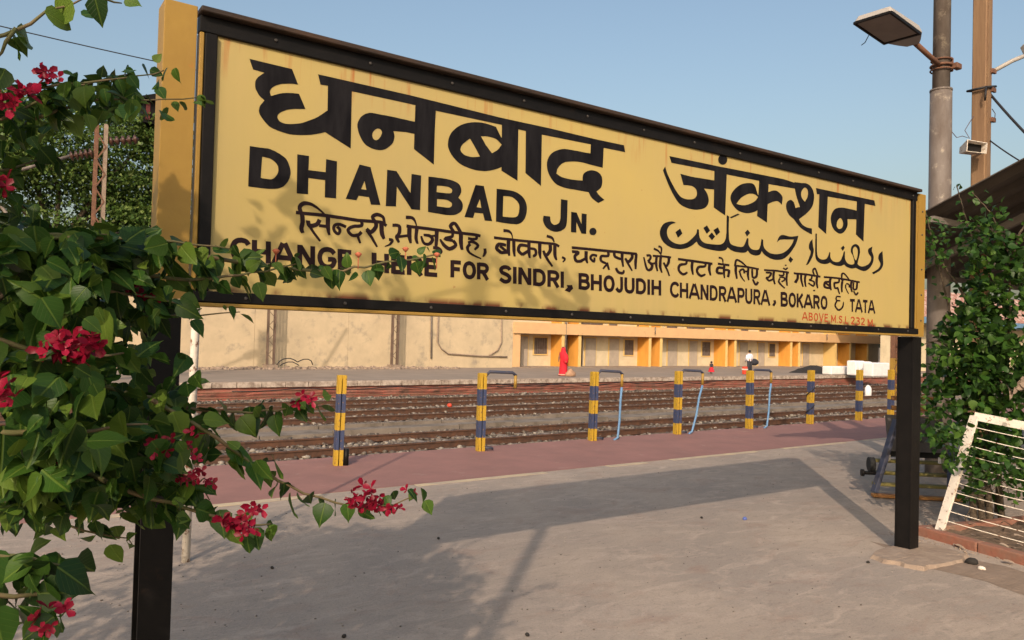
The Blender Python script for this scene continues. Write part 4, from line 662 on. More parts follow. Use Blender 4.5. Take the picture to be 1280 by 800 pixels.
  ('S', 1.63, [12], '4887 2267 4915 2267 4956 2268 5003 2269 5048 2269 5094 2268 5143 2266 5187 2265 5218 2263'),
  ('S', 1.64, [15, 15, 15, 15, 15, 15, 16, 17, 18], '4935 2265 4936 2259 4936 2250 4936 2240 4934 2231 4928 2222 4920 2213 4911 2204 4906 2198'),
  ('S', 1.65, [13, 13, 13, 13, 13, 12, 11, 10, 9], '4977 2264 4977 2257 4977 2246 4978 2235 4980 2223 4985 2211 4992 2197 4999 2184 5004 2175'),
  ('S', 1.67, [13, 13, 13, 13, 13, 12, 11, 10, 9], '5031 2264 5029 2257 5027 2248 5025 2237 5024 2226 5026 2214 5030 2199 5034 2186 5037 2177'),
  ('S', 1.68, [10], '5110 2262 5110 2257 5109 2251 5108 2245 5105 2240 5098 2237 5089 2234 5080 2232 5074 2231'),
  ('S', 1.67, [10, 10, 10, 11, 11, 11, 11, 11, 11, 11, 10, 10, 10], '5076 2229 5089 2228 5107 2227 5125 2224 5137 2220 5141 2212 5142 2202 5138 2193 5131 2188 5118 2190 5099 2195 5081 2202 5068 2207'),
  ('S', 1.68, [15, 15, 15, 15, 15, 14, 12, 11, 9], '5176 2266 5175 2258 5173 2246 5171 2233 5171 2220 5173 2208 5178 2195 5182 2183 5185 2175'),
  ('S', 1.68, [10, 11, 11, 11, 11, 11, 11, 11, 11, 11, 11, 11, 10], '5142 2267 5137 2274 5130 2283 5124 2293 5122 2301 5125 2309 5132 2316 5140 2321 5149 2321 5158 2311 5169 2295 5179 2278 5186 2267'),
  ('S', 1.68, [12], '5139 2160 5144 2150'),
 ],
 'hindi_eleven': [
  ('S', 1.7, [12], '5261 2264 5297 2265 5350 2266 5412 2267 5474 2267 5544 2264 5624 2261 5697 2257 5749 2255'),
  ('S', 1.7, [12, 13, 13, 13, 14, 14, 15, 15, 15, 15, 14, 13, 12], '5336 2232 5324 2232 5308 2231 5291 2230 5280 2226 5274 2218 5270 2208 5271 2198 5276 2190 5289 2187 5309 2185 5330 2184 5344 2184'),
  ('S', 1.7, [12], '5290 2220 5343 2197'),
  ('S', 1.72, [15, 15, 15, 15, 15, 14, 12, 11, 9], '5348 2258 5347 2250 5344 2238 5343 2224 5343 2212 5346 2200 5351 2188 5356 2177 5360 2169'),
  ('S', 1.73, [11, 11, 12, 12, 12, 13, 13, 14, 14, 13, 12, 12, 11], '5464 2262 5464 2257 5465 2250 5464 2243 5459 2237 5447 2234 5430 2232 5413 2230 5402 2226 5400 2217 5402 2205 5407 2193 5410 2185'),
  ('S', 1.72, [12], '5407 2187 5456 2193'),
  ('S', 1.73, [12, 8], '5447 2191 5473 2146'),
  ('S', 1.75, [14, 14, 14, 14, 14, 13, 12, 10, 9], '5512 2261 5510 2252 5506 2239 5502 2224 5500 2210 5501 2197 5502 2183 5504 2171 5506 2162'),
  ('S', 1.74, [11, 11, 11, 11, 12, 11, 11, 11, 11, 10, 9, 9, 8], '5499 2256 5498 2266 5498 2279 5498 2292 5500 2302 5506 2307 5513 2310 5522 2310 5534 2307 5551 2299 5571 2286 5591 2272 5604 2263'),
  ('S', 1.76, [9, 9, 9, 8, 8, 7, 7, 7, 6], '5554 2225 5554 2220 5552 2214 5552 2206 5555 2198 5564 2187 5576 2174 5588 2163 5596 2154'),
  ('S', 1.75, [10], '5560 2233 5567 2232 5578 2232 5590 2230 5598 2228 5603 2222 5604 2216 5605 2209 5606 2204'),
  ('S', 1.76, [14, 14, 14, 14, 14, 13, 12, 11, 9], '5635 2257 5633 2250 5629 2240 5627 2229 5626 2217 5629 2205 5634 2191 5639 2178 5643 2170'),
  ('S', 1.77, [13, 13, 13, 13, 13, 12, 12, 12, 11, 11, 11, 11, 10], '5712 2253 5712 2243 5711 2228 5709 2213 5705 2202 5696 2196 5683 2193 5670 2192 5662 2196 5659 2206 5659 2222 5661 2238 5661 2250'),
  ('S', 1.77, [9, 10, 11, 12, 13, 12, 12, 11, 11], '5663 2182 5670 2175 5679 2166 5689 2157 5698 2153 5707 2155 5716 2162 5724 2169 5730 2174'),
 ],
 'english_ampersand': [
  ('S', 1.73, [11], '5489 2125 5479 2126 5463 2127 5447 2127 5436 2125 5430 2120 5428 2112 5428 2104 5432 2098 5443 2095 5458 2094 5473 2094 5484 2094'),
  ('S', 1.72, [11, 11, 12, 12, 12, 13, 13, 14, 14, 14, 13, 13, 12, 11, 9, 8, 6], '5439 2092 5434 2085 5425 2075 5418 2065 5416 2055 5423 2045 5434 2035 5448 2026 5462 2022 5475 2023 5490 2029 5504 2037 5515 2046 5522 2056 5526 2069 5528 2080 5530 2089'),
 ],
 'english_change': [
  ('S', 1.03, [21], '970 2121 968 2124 965 2128 962 2132 958 2135 952 2137 946 2138 939 2139 933 2138 927 2137 921 2135 916 2131 911 2127 908 2121 905 2113 903 2105 902 2097 903 2090 906 2082 909 2074 913 2068 918 2063 924 2060 930 2057 936 2056 942 2055 949 2056 955 2057 960 2059 964 2061 968 2065 970 2069 972 2072'),
  ('S', 1.03, [21], '995 2145 998 2047'),
  ('S', 1.03, [21], '1056 2144 1059 2047'),
  ('S', 1.03, [21], '996 2096 1057 2095'),
  ('S', 1.03, [21], '1082 2047 1122 2143'),
  ('S', 1.03, [21], '1130 2143 1179 2046'),
  ('S', 1.03, [21], '1101 2077 1157 2077'),
  ('S', 1.03, [21], '1199 2142 1202 2045'),
  ('S', 1.03, [21], '1201 2137 1261 2050'),
  ('S', 1.03, [21], '1260 2141 1263 2045'),
  ('S', 1.03, [21], '1365 2115 1362 2118 1359 2122 1355 2126 1350 2129 1345 2131 1338 2132 1332 2133 1326 2132 1320 2131 1314 2129 1308 2125 1304 2121 1300 2115 1297 2108 1295 2100 1295 2092 1296 2085 1298 2077 1302 2070 1306 2064 1311 2059 1316 2056 1322 2053 1328 2052 1335 2051 1341 2052 1347 2053 1353 2055 1357 2058 1360 2062 1363 2066 1364 2071 1366 2075 1367 2080 1366 2084 1364 2087 1358 2088 1350 2088 1341 2087 1335 2087'),
  ('S', 1.03, [21], '1392 2139 1396 2044'),
  ('S', 1.03, [21], '1393 2129 1449 2128'),
  ('S', 1.03, [21], '1394 2093 1443 2092'),
  ('S', 1.03, [21], '1395 2053 1451 2053'),
 ],
 'english_here': [
  ('S', 1.16, [21], '1566 2137 1569 2043'),
  ('S', 1.16, [21], '1632 2137 1636 2043'),
  ('S', 1.16, [21], '1568 2090 1634 2090'),
  ('S', 1.16, [21], '1669 2137 1672 2043'),
  ('S', 1.16, [21], '1669 2127 1730 2127'),
  ('S', 1.16, [21], '1671 2092 1724 2092'),
  ('S', 1.16, [21], '1672 2052 1733 2053'),
  ('S', 1.16, [21], '1755 2136 1758 2043'),
  ('S', 1.16, [21], '1756 2127 1764 2127 1777 2127 1790 2127 1800 2127 1807 2125 1811 2122 1815 2119 1817 2115 1819 2112 1819 2108 1819 2104 1818 2101 1815 2097 1812 2093 1808 2090 1801 2088 1791 2087 1778 2087 1766 2088 1757 2088'),
  ('S', 1.16, [21], '1788 2088 1825 2043'),
  ('S', 1.16, [21], '1853 2135 1856 2043'),
  ('S', 1.16, [21], '1853 2126 1914 2126'),
  ('S', 1.16, [21], '1854 2091 1908 2091'),
  ('S', 1.16, [21], '1856 2053 1917 2053'),
 ],
 'english_for': [
  ('S', 1.06, [20], '2003 2135 2006 2047'),
  ('S', 1.06, [20], '2004 2126 2055 2126'),
  ('S', 1.06, [20], '2005 2091 2050 2091'),
  ('S', 1.06, [20], '2107 2128 2103 2127 2097 2125 2091 2123 2086 2119 2083 2113 2080 2106 2078 2098 2078 2091 2079 2083 2081 2076 2084 2068 2088 2063 2093 2059 2098 2056 2104 2055 2109 2054 2115 2055 2120 2056 2125 2059 2130 2063 2133 2068 2136 2076 2138 2083 2138 2091 2137 2098 2135 2106 2132 2113 2128 2119 2123 2123 2117 2125 2112 2127 2107 2128 2103 2128 2100 2127 2097 2125 2096 2124'),
  ('S', 1.06, [20], '2164 2135 2167 2047'),
  ('S', 1.06, [20], '2164 2126 2171 2126 2182 2126 2193 2126 2202 2126 2207 2124 2211 2121 2214 2118 2216 2115 2218 2112 2218 2108 2218 2105 2217 2101 2215 2098 2212 2094 2208 2091 2203 2089 2194 2088 2183 2088 2173 2089 2165 2089'),
  ('S', 1.06, [20], '2192 2089 2223 2047'),
 ],
 'english_sindri': [
  ('S', 1.15, [20], '2366 2110 2364 2113 2360 2116 2356 2120 2351 2122 2345 2123 2338 2124 2331 2124 2325 2123 2319 2120 2314 2118 2310 2114 2308 2111 2307 2107 2308 2102 2311 2098 2315 2094 2322 2091 2332 2088 2342 2085 2350 2082 2356 2078 2360 2075 2364 2071 2365 2068 2366 2063 2364 2058 2361 2054 2357 2050 2352 2048 2346 2046 2339 2045 2332 2046 2324 2048 2316 2052 2308 2056 2303 2059'),
  ('S', 1.15, [20], '2397 2130 2400 2038'),
  ('S', 1.15, [20], '2433 2130 2435 2037'),
  ('S', 1.15, [20], '2435 2125 2498 2041'),
  ('S', 1.15, [20], '2497 2130 2500 2037'),
  ('S', 1.15, [20], '2533 2129 2536 2036'),
  ('S', 1.15, [20], '2533 2120 2540 2120 2551 2121 2562 2121 2571 2120 2578 2117 2584 2114 2589 2110 2593 2106 2596 2100 2598 2095 2599 2088 2599 2082 2599 2076 2599 2070 2597 2064 2594 2059 2591 2055 2586 2051 2580 2048 2573 2045 2564 2044 2553 2045 2543 2045 2536 2046'),
  ('S', 1.15, [20], '2633 2129 2636 2035'),
  ('S', 1.15, [20], '2634 2119 2642 2120 2654 2120 2667 2120 2677 2119 2683 2117 2688 2114 2691 2111 2693 2108 2695 2104 2696 2100 2695 2096 2694 2093 2692 2089 2689 2085 2684 2082 2678 2080 2668 2079 2655 2079 2643 2080 2635 2080'),
  ('S', 1.15, [20], '2665 2080 2701 2035'),
  ('S', 1.15, [20], '2728 2128 2731 2035'),
  ('S', 2.14, [18], '2782 2054 2791 2038 2767 2017'),
 ],
 'english_bhojudih': [
  ('S', 1.11, [20], '2860 2128 2863 2034'),
  ('S', 1.11, [20], '2861 2118 2869 2119 2881 2119 2893 2119 2903 2118 2909 2117 2913 2115 2915 2112 2917 2109 2918 2105 2917 2099 2916 2094 2914 2090 2912 2087 2909 2086 2904 2084 2899 2084 2890 2083 2879 2083 2869 2083 2862 2084'),
  ('S', 1.11, [20], '2862 2084 2870 2083 2882 2083 2894 2083 2904 2082 2911 2080 2916 2077 2920 2075 2923 2071 2925 2067 2926 2063 2925 2058 2924 2054 2921 2051 2917 2048 2912 2045 2905 2043 2895 2042 2883 2043 2871 2043 2863 2043'),
  ('S', 1.11, [20], '2953 2128 2956 2034'),
  ('S', 1.11, [20], '3016 2128 3019 2033'),
  ('S', 1.11, [20], '2955 2081 3018 2081'),
  ('S', 1.11, [20], '3085 2120 3081 2119 3074 2117 3067 2115 3062 2111 3058 2105 3055 2097 3053 2088 3053 2080 3054 2072 3056 2064 3060 2056 3064 2050 3069 2046 3075 2043 3081 2041 3087 2041 3094 2041 3100 2043 3106 2046 3110 2050 3114 2056 3117 2064 3119 2072 3120 2080 3119 2088 3116 2097 3113 2104 3108 2111 3103 2115 3097 2117 3090 2119 3085 2120 3081 2120 3077 2119 3074 2117 3072 2116'),
  ('S', 1.11, [20], '3186 2127 3186 2114 3188 2095 3188 2076 3188 2061 3186 2053 3184 2049 3181 2046 3178 2044 3174 2042 3170 2041 3166 2041 3162 2043 3158 2045 3153 2049 3149 2054 3146 2057'),
  ('S', 1.11, [20], '3221 2127 3221 2115 3221 2098 3221 2080 3223 2066 3224 2058 3227 2053 3230 2049 3234 2046 3238 2043 3244 2042 3250 2041 3255 2040 3260 2041 3265 2042 3270 2043 3274 2046 3277 2049 3280 2052 3282 2058 3284 2066 3284 2080 3283 2098 3282 2115 3282 2127'),
  ('S', 1.11, [20], '3316 2127 3319 2033'),
  ('S', 1.11, [20], '3317 2118 3324 2118 3334 2119 3345 2119 3354 2118 3360 2115 3366 2112 3371 2108 3375 2104 3378 2098 3380 2092 3381 2086 3381 2080 3381 2074 3381 2067 3379 2061 3377 2056 3373 2052 3368 2048 3363 2044 3356 2042 3347 2041 3336 2041 3326 2042 3319 2042'),
  ('S', 1.11, [20], '3414 2127 3417 2032'),
  ('S', 1.11, [20], '3449 2127 3452 2032'),
  ('S', 1.11, [20], '3512 2127 3515 2032'),
  ('S', 1.11, [20], '3451 2080 3514 2080'),
 ],
 'english_chandrapura': [
  ('S', 1.01, [19], '3678 2101 3677 2103 3674 2107 3670 2111 3666 2114 3661 2116 3655 2117 3649 2118 3643 2117 3637 2116 3631 2113 3626 2110 3622 2106 3618 2100 3615 2092 3614 2084 3613 2077 3614 2069 3616 2061 3620 2054 3624 2048 3628 2043 3634 2040 3640 2037 3645 2036 3651 2035 3658 2036 3664 2037 3669 2039 3673 2042 3676 2046 3678 2049 3680 2052'),
  ('S', 1.01, [19], '3702 2125 3705 2028'),
  ('S', 1.01, [19], '3760 2125 3764 2027'),
  ('S', 1.01, [19], '3704 2076 3762 2076'),
  ('S', 1.01, [19], '3786 2027 3824 2125'),
  ('S', 1.01, [19], '3832 2125 3878 2026'),
  ('S', 1.01, [19], '3804 2058 3858 2058'),
  ('S', 1.01, [19], '3898 2125 3901 2025'),
  ('S', 1.01, [19], '3900 2120 3957 2030'),
  ('S', 1.01, [19], '3956 2125 3959 2025'),
  ('S', 1.01, [19], '3988 2125 3991 2024'),
  ('S', 1.01, [19], '3989 2115 3995 2116 4004 2116 4014 2116 4023 2115 4029 2113 4034 2109 4039 2105 4043 2100 4045 2094 4047 2088 4048 2081 4048 2075 4048 2068 4048 2061 4046 2055 4044 2049 4041 2044 4037 2040 4031 2037 4025 2034 4017 2033 4007 2033 3998 2034 3991 2035'),
  ('S', 1.01, [19], '4079 2125 4082 2024'),
  ('S', 1.01, [19], '4079 2115 4087 2115 4098 2116 4109 2116 4118 2115 4124 2113 4128 2110 4131 2106 4133 2103 4134 2099 4135 2095 4135 2090 4134 2086 4132 2082 4129 2078 4125 2075 4119 2072 4110 2071 4099 2071 4088 2072 4080 2072'),
  ('S', 1.01, [19], '4108 2072 4140 2023'),
  ('S', 1.01, [19], '4158 2023 4196 2125'),
  ('S', 1.01, [19], '4203 2125 4250 2022'),
  ('S', 1.01, [19], '4176 2055 4230 2055'),
  ('S', 1.01, [19], '4270 2125 4273 2022'),
  ('S', 1.01, [19], '4270 2115 4277 2115 4288 2116 4300 2116 4309 2115 4315 2113 4319 2110 4322 2106 4324 2102 4325 2098 4326 2092 4326 2086 4324 2082 4323 2077 4320 2073 4316 2070 4310 2068 4301 2067 4290 2067 4279 2068 4271 2068'),
  ('S', 1.01, [19], '4352 2125 4352 2112 4353 2093 4353 2073 4354 2057 4356 2048 4359 2042 4361 2039 4365 2035 4369 2032 4374 2030 4380 2029 4384 2029 4389 2029 4394 2030 4398 2032 4402 2035 4405 2038 4408 2042 4410 2048 4411 2057 4411 2072 4410 2093 4409 2112 4409 2126'),
  ('S', 1.01, [19], '4441 2126 4444 2020'),
  ('S', 1.01, [19], '4441 2115 4449 2115 4460 2116 4471 2116 4480 2115 4486 2113 4490 2110 4493 2106 4495 2102 4497 2098 4497 2094 4497 2089 4496 2085 4494 2081 4491 2077 4487 2073 4482 2070 4473 2069 4461 2069 4450 2070 4443 2071'),
  ('S', 1.01, [19], '4470 2070 4503 2019'),
  ('S', 1.01, [19], '4520 2019 4558 2126'),
  ('S', 1.01, [19], '4565 2126 4613 2018'),
  ('S', 1.01, [19], '4539 2053 4592 2053'),
  ('S', 1.68, [16], '4667 2058 4674 2042 4655 2019'),
 ],
 'english_bokaro': [
  ('S', 1.0, [21], '4748 2122 4751 2018'),
  ('S', 1.0, [21], '4749 2112 4757 2112 4769 2113 4781 2113 4791 2112 4796 2110 4800 2108 4803 2105 4804 2101 4805 2097 4805 2091 4804 2085 4802 2081 4799 2078 4796 2076 4792 2074 4786 2073 4778 2073 4767 2073 4757 2073 4750 2073'),
  ('S', 1.0, [21], '4750 2073 4758 2073 4770 2073 4782 2072 4792 2071 4799 2069 4804 2067 4808 2063 4811 2060 4813 2055 4814 2050 4813 2045 4812 2041 4809 2037 4805 2034 4800 2031 4793 2029 4783 2028 4771 2028 4759 2028 4751 2028'),
  ('S', 1.0, [21], '4874 2114 4870 2112 4864 2111 4857 2108 4852 2103 4848 2097 4845 2088 4843 2079 4842 2070 4843 2061 4846 2052 4849 2044 4854 2037 4859 2032 4865 2029 4871 2027 4877 2027 4883 2027 4889 2029 4895 2032 4900 2037 4904 2044 4907 2052 4909 2061 4909 2070 4908 2079 4905 2088 4902 2097 4898 2103 4892 2108 4886 2111 4880 2113 4874 2114 4870 2114 4867 2112 4864 2111 4862 2110'),
  ('S', 1.0, [21], '4938 2122 4941 2019'),
  ('S', 1.0, [21], '4999 2121 4945 2065'),
  ('S', 1.0, [21], '4960 2078 5004 2019'),
  ('S', 1.0, [21], '5023 2019 5064 2121'),
  ('S', 1.0, [21], '5072 2121 5122 2019'),
  ('S', 1.0, [21], '5043 2052 5100 2052'),
  ('S', 1.0, [21], '5143 2121 5147 2019'),
  ('S', 1.0, [21], '5144 2111 5152 2111 5164 2111 5176 2111 5186 2110 5192 2108 5196 2105 5199 2102 5202 2098 5203 2094 5204 2090 5204 2086 5202 2082 5200 2078 5197 2074 5193 2070 5187 2068 5177 2067 5165 2067 5153 2068 5145 2068'),
  ('S', 1.0, [21], '5174 2068 5209 2020'),
  ('S', 1.0, [21], '5269 2112 5265 2111 5259 2109 5252 2106 5247 2102 5243 2096 5240 2087 5238 2079 5237 2070 5238 2061 5241 2053 5244 2044 5249 2038 5254 2033 5260 2030 5266 2028 5272 2028 5278 2028 5284 2030 5290 2033 5295 2038 5299 2044 5302 2053 5304 2061 5304 2070 5303 2078 5301 2087 5297 2095 5293 2102 5288 2106 5281 2109 5275 2111 5269 2112 5265 2112 5262 2111 5259 2109 5257 2108'),
 ],
 'english_tata': [
  ('S', 0.96, [20], '5616 2106 5683 2107'),
  ('S', 0.96, [20], '5649 2107 5652 2016'),
  ('S', 0.96, [20], '5698 2015 5736 2118'),
  ('S', 0.96, [20], '5743 2118 5790 2015'),
  ('S', 0.96, [20], '5716 2048 5769 2048'),
  ('S', 0.96, [20], '5799 2108 5866 2109'),
  ('S', 0.96, [20], '5833 2108 5836 2015'),
  ('S', 0.96, [20], '5882 2014 5919 2120'),
  ('S', 0.96, [20], '5927 2120 5973 2014'),
  ('S', 0.96, [20], '5900 2048 5953 2048'),
 ],
 'altitude_note': [
  ('S', 1.13, [9], '5001 1929 5028 1988'),
  ('S', 1.13, [9], '5033 1988 5066 1928'),
  ('S', 1.13, [9], '5014 1948 5051 1947'),
  ('S', 1.13, [9], '5084 1988 5086 1928'),
  ('S', 1.13, [9], '5084 1982 5089 1982 5097 1982 5105 1982 5111 1982 5115 1981 5117 1979 5119 1978 5120 1976 5121 1973 5120 1970 5120 1966 5118 1964 5117 1962 5115 1961 5112 1960 5108 1959 5103 1959 5096 1959 5089 1959 5085 1960'),
  ('S', 1.13, [9], '5085 1960 5090 1959 5098 1959 5105 1959 5112 1958 5116 1957 5120 1955 5122 1954 5124 1951 5125 1949 5126 1946 5126 1943 5125 1940 5123 1938 5120 1936 5117 1935 5113 1933 5106 1933 5098 1933 5091 1933 5086 1934'),
  ('S', 1.13, [9], '5170 1983 5167 1982 5163 1981 5159 1979 5155 1977 5153 1973 5151 1968 5149 1962 5149 1957 5150 1952 5151 1947 5154 1942 5156 1938 5160 1935 5163 1933 5167 1932 5171 1931 5175 1932 5179 1933 5183 1935 5186 1937 5188 1941 5190 1946 5192 1952 5192 1957 5191 1962 5190 1968 5188 1973 5185 1977 5181 1979 5177 1981 5173 1982 5170 1983 5167 1983 5165 1982 5163 1981 5162 1980'),
  ('S', 1.13, [9], '5212 1988 5239 1925'),
  ('S', 1.13, [9], '5239 1925 5263 1988'),
  ('S', 1.13, [9], '5286 1988 5288 1925'),
  ('S', 1.13, [9], '5287 1981 5324 1981'),
  ('S', 1.13, [9], '5287 1957 5320 1957'),
  ('S', 1.13, [9], '5288 1931 5325 1930'),
  ('S', 1.14, [9], '5374 1923 5372 1981'),
  ('S', 1.14, [9], '5372 1978 5399 1934'),
  ('S', 1.14, [9], '5399 1934 5423 1977'),
  ('S', 1.14, [9], '5423 1980 5425 1922'),
  ('S', 1.14, [9], '5446 1926 5454 1926'),
  ('S', 1.14, [9], '5511 1966 5510 1967 5507 1969 5505 1972 5501 1973 5498 1974 5493 1974 5489 1974 5485 1974 5482 1972 5479 1971 5476 1968 5475 1966 5474 1964 5475 1961 5477 1958 5479 1956 5484 1954 5490 1952 5496 1950 5501 1948 5505 1946 5507 1944 5509 1941 5511 1939 5511 1936 5510 1933 5508 1930 5506 1928 5502 1927 5498 1926 5494 1925 5489 1926 5485 1927 5480 1930 5475 1932 5472 1934'),
  ('S', 1.14, [9], '5531 1925 5539 1925'),
  ('S', 1.14, [9], '5558 1977 5560 1920'),
  ('S', 1.14, [9], '5560 1925 5594 1925'),
  ('S', 1.32, [10], '5638 1963 5639 1965 5642 1967 5645 1970 5648 1972 5652 1973 5657 1973 5662 1973 5667 1972 5670 1971 5674 1969 5677 1966 5679 1964 5680 1961 5680 1959 5679 1956 5676 1951 5668 1945 5658 1936 5648 1928 5641 1922'),
  ('S', 1.32, [10], '5637 1922 5685 1922'),
  ('S', 1.32, [10], '5710 1969 5715 1970 5723 1970 5731 1971 5737 1971 5742 1969 5745 1967 5748 1965 5750 1962 5750 1959 5749 1956 5747 1953 5745 1950 5740 1949 5735 1948 5729 1948 5725 1947'),
  ('S', 1.32, [10], '5725 1947 5729 1947 5736 1945 5742 1944 5747 1942 5750 1940 5752 1937 5754 1934 5754 1932 5753 1929 5751 1925 5748 1923 5743 1921 5736 1920 5727 1921 5718 1922 5712 1922'),
  ('S', 1.32, [10], '5780 1960 5782 1962 5784 1964 5787 1967 5790 1969 5794 1970 5799 1970 5805 1970 5809 1969 5813 1967 5816 1966 5819 1963 5821 1961 5822 1958 5823 1956 5821 1953 5818 1949 5811 1942 5800 1934 5790 1926 5783 1920'),
  ('S', 1.32, [10], '5779 1920 5828 1920'),
  ('S', 1.41, [9], '5879 1912 5877 1968'),
  ('S', 1.41, [9], '5877 1965 5908 1924'),
  ('S', 1.41, [9], '5908 1924 5938 1964'),
  ('S', 1.41, [9], '5938 1967 5940 1913'),
  ('S', 1.41, [9], '5965 1917 5975 1917'),
 ],
}
# ------------------------------------------------------------ station name board
BX0, BX1, BZ0, BZ1, BY = 0.735, 6.592, 1.842, 3.101, 3.404
sg = thing('station_name_board', 'large yellow station name board with black trilingual lettering and black frame', 'sign board', (3.65, BY, 0))
g = MB(); cz = 2.455
g.box((-2.90, -.006, -.552), (2.90, .03, .552))
pn = g.build('panel', M['sign'], sg, loc=(0, .02, cz)); 
# frame bars
def fr(a, b, m='black', name='frame_bar', bv=.004):
    g = MB(); g.box(a, b); o = world_part(g, name, M[m], sg); bevel(o, bv); return o
fr((BX0, BY-.002, 3.003), (BX1, BY+.052, 3.075))                       # top bar
g = MB(); g.box((BX0-.004, BY-.040, 3.077), (BX1+.004, BY+.058, 3.101)); o = world_part(g, 'top_lip', M['rustlip'], sg); bevel(o, .004)
g = MB(); g.box((BX0, BY-.026, 1.860), (BX1, BY+.052, 1.9075)); o = world_part(g, 'frame_bar', M['black'], sg); bevel(o, .004)
g = MB(); g.box((BX0-.002, BY-.034, 1.842), (BX1+.002, BY+.056, 1.858)); o = world_part(g, 'bottom_lip', M['yellow'], sg); bevel(o, .003)
fr((BX0+.022, BY-.010, 1.909), (BX0+.072, BY+.05, 3.001))
fr((6.505, BY-.010, 1.909), (6.556, BY+.05, 3.001))
fr((BX0, BY-.004, 1.909), (BX0+.020, BY+.049, 3.001), 'yellow')
fr((6.558, BY-.004, 1.909), (BX1, BY+.049, 3.001), 'yellow')
# backing stiffeners
for zz in (1.95, 2.5, 3.0):
    g = MB(); g.box((BX0+.02, BY+.062, zz-.025), (BX1-.02, BY+.10, zz+.025)); world_part(g, 'rear_stiffener', M['rust'], sg)
g = MB(); g.box((BX0+.03, BY+.053, 1.87), (BX1-.03, BY+.060, 3.07)); world_part(g, 'back_sheet', M['rust'], sg)
# bolts
bm_ = MB(); bm_.lathe((0, 0, 0), [(.008, 0), (.008, .003), (.005, .007)], 7); bme = bm_.mesh('bolt', M['bolt'])
rotx = Matrix.Rotation(R(90), 4, 'X')
for i in range(13):
    x = BX0+.22+i*(BX1-BX0-.4)/12
    inst('bolt', bme, sg, Matrix.Translation((x-3.65, -.0265, 1.884)) @ rotx)
    inst('bolt', bme, sg, Matrix.Translation((x-3.65+.1, -.0025, 3.04)) @ rotx)
# posts: black H-section joists, painted yellow beside the board
def post(x0, x1, tag_, yx0, yx1):
    t = thing('sign_post', tag_, 'post', ((x0+x1)/2, BY+.1, 0), group=None)
    d0, d1 = BY+.064+.04, BY+.064+.165
    d0 = BY+.105
    def hsec(z0, z1, m, name, e=0.0):
        g = MB(); g.box((x0-e, d0-.09, z0), (x1+e, d0-.078, z1)); g.box((x0-e, d0+.03, z0), (x1+e, d0+.042, z1)); xm = (x0+x1)/2
        g.box((xm-.006-e, d0-.0775, z0), (xm+.006+e, d0+.0295, z1)); return world_part(g, name, M[m], t)
    return t, hsec
BAR0, BAR1 = 0.592, 0.716
t, hs = post(0.580, 0.706, 'black steel post under the left end of the sign, largely behind leaves', 0, 0)
hs(-.05, 1.868, 'black', 'joist')
g = MB(); g.box((0.594, BY-.012, 1.870), (0.722, BY-.001, 3.10)); g.box((0.594, BY, 1.870), (0.604, BY+.12, 3.10)); o = world_part(g, 'yellow_face', M['yellow'], t); bevel(o, .002)
t, hs = post(6.570, 6.700, 'black steel post under the right end of the sign on a rough concrete footing', 0, 0)
g = MB(); g.box((6.562, BY+.004, .03), (6.700, BY+.016, 1.838)); g.box((6.562, BY+.128, .03), (6.700, BY+.140, 1.838)); g.box((6.566, BY+.0165, .03), (6.576, BY+.1275, 1.838)); world_part(g, 'joist', M['black'], t)
g = MB(); g.box((6.603, BY-.004, 1.842), (6.722, BY+.008, 3.072)); g.box((6.603, BY+.0085, 1.842), (6.615, BY+.13, 3.07)); o = world_part(g, 'yellow_face', M['yellow'], t)
for zz in (1.98, 2.2, 2.42, 2.72, 2.92):
    inst('bolt', bme, t, Matrix.Translation((6.665-6.635, -.1045, zz)) @ rotx)
# footing: rough mortar slab
g = MB(); cx, cy = 6.52, 3.30
pts = []
for i in range(40):
    a = 2*math.pi*i/40; rx = .44*(1+.06*math.sin(3*a)+rnd.uniform(-.05, .05)); ry = .27*(1+.08*math.sin(4*a+1)+rnd.uniform(-.06, .06))
    ca, sa = math.cos(a), math.sin(a); k_ = 1/max(abs(ca), abs(sa))**.7; pts.append((cx+rx*ca*k_, cy+ry*sa*k_))
nP = len(pts)
g.v = [(x, y, -.02) for x, y in pts]+[(cx+(x-cx)*.93, cy+(y-cy)*.9, .030+rnd.uniform(-.002, .003)) for x, y in pts]+[(cx, cy, .036)]
g.sm = False
for i in range(nP):
    j = (i+1) % nP; g.f += [(i, j, j+nP, i+nP), (i+nP, j+nP, 2*nP)]
tagp(g.build('post_footing', M['patch']), 'rough low concrete footing around the base of the right black post', 'footing')

# ------------------------------------------------------------ lettering (board metres: x, z in mm)
def parse(s):
    a = list(map(int, s.split())); return [(a[i]/1000, a[i+1]/1000) for i in range(0, len(a), 2)]
def stroke_quads(k, wd, pts):
    n = len(pts); w_ = [x/2000*FAT for x in (wd if len(wd) == n else [wd[0]]*n)]
    P = [Vector((x/k, z)) for x, z in pts]; nrm = []
    for i in range(n):
        d = (P[min(i+1, n-1)]-P[max(i-1, 0)]); d = d.normalized() if d.length > 1e-9 else Vector((1, 0)); nrm.append(Vector((-d.y, d.x)))
    out = []
    L = [P[i]+nrm[i]*w_[i] for i in range(n)]; R_ = [P[i]-nrm[i]*w_[i] for i in range(n)]
    for i in range(n-1):
        a, b, c_, d = L[i], L[i+1], R_[i+1], R_[i]
        # split in two triangles, robust for tight bends
        for tri in ((a, b, c_), (a, c_, d)):
            out.append([(p.x*k, p.y) for p in tri])
    return out
def area(p): return sum(p[i][0]*p[(i+1) % len(p)][1]-p[(i+1) % len(p)][0]*p[i][1] for i in range(len(p)))/2
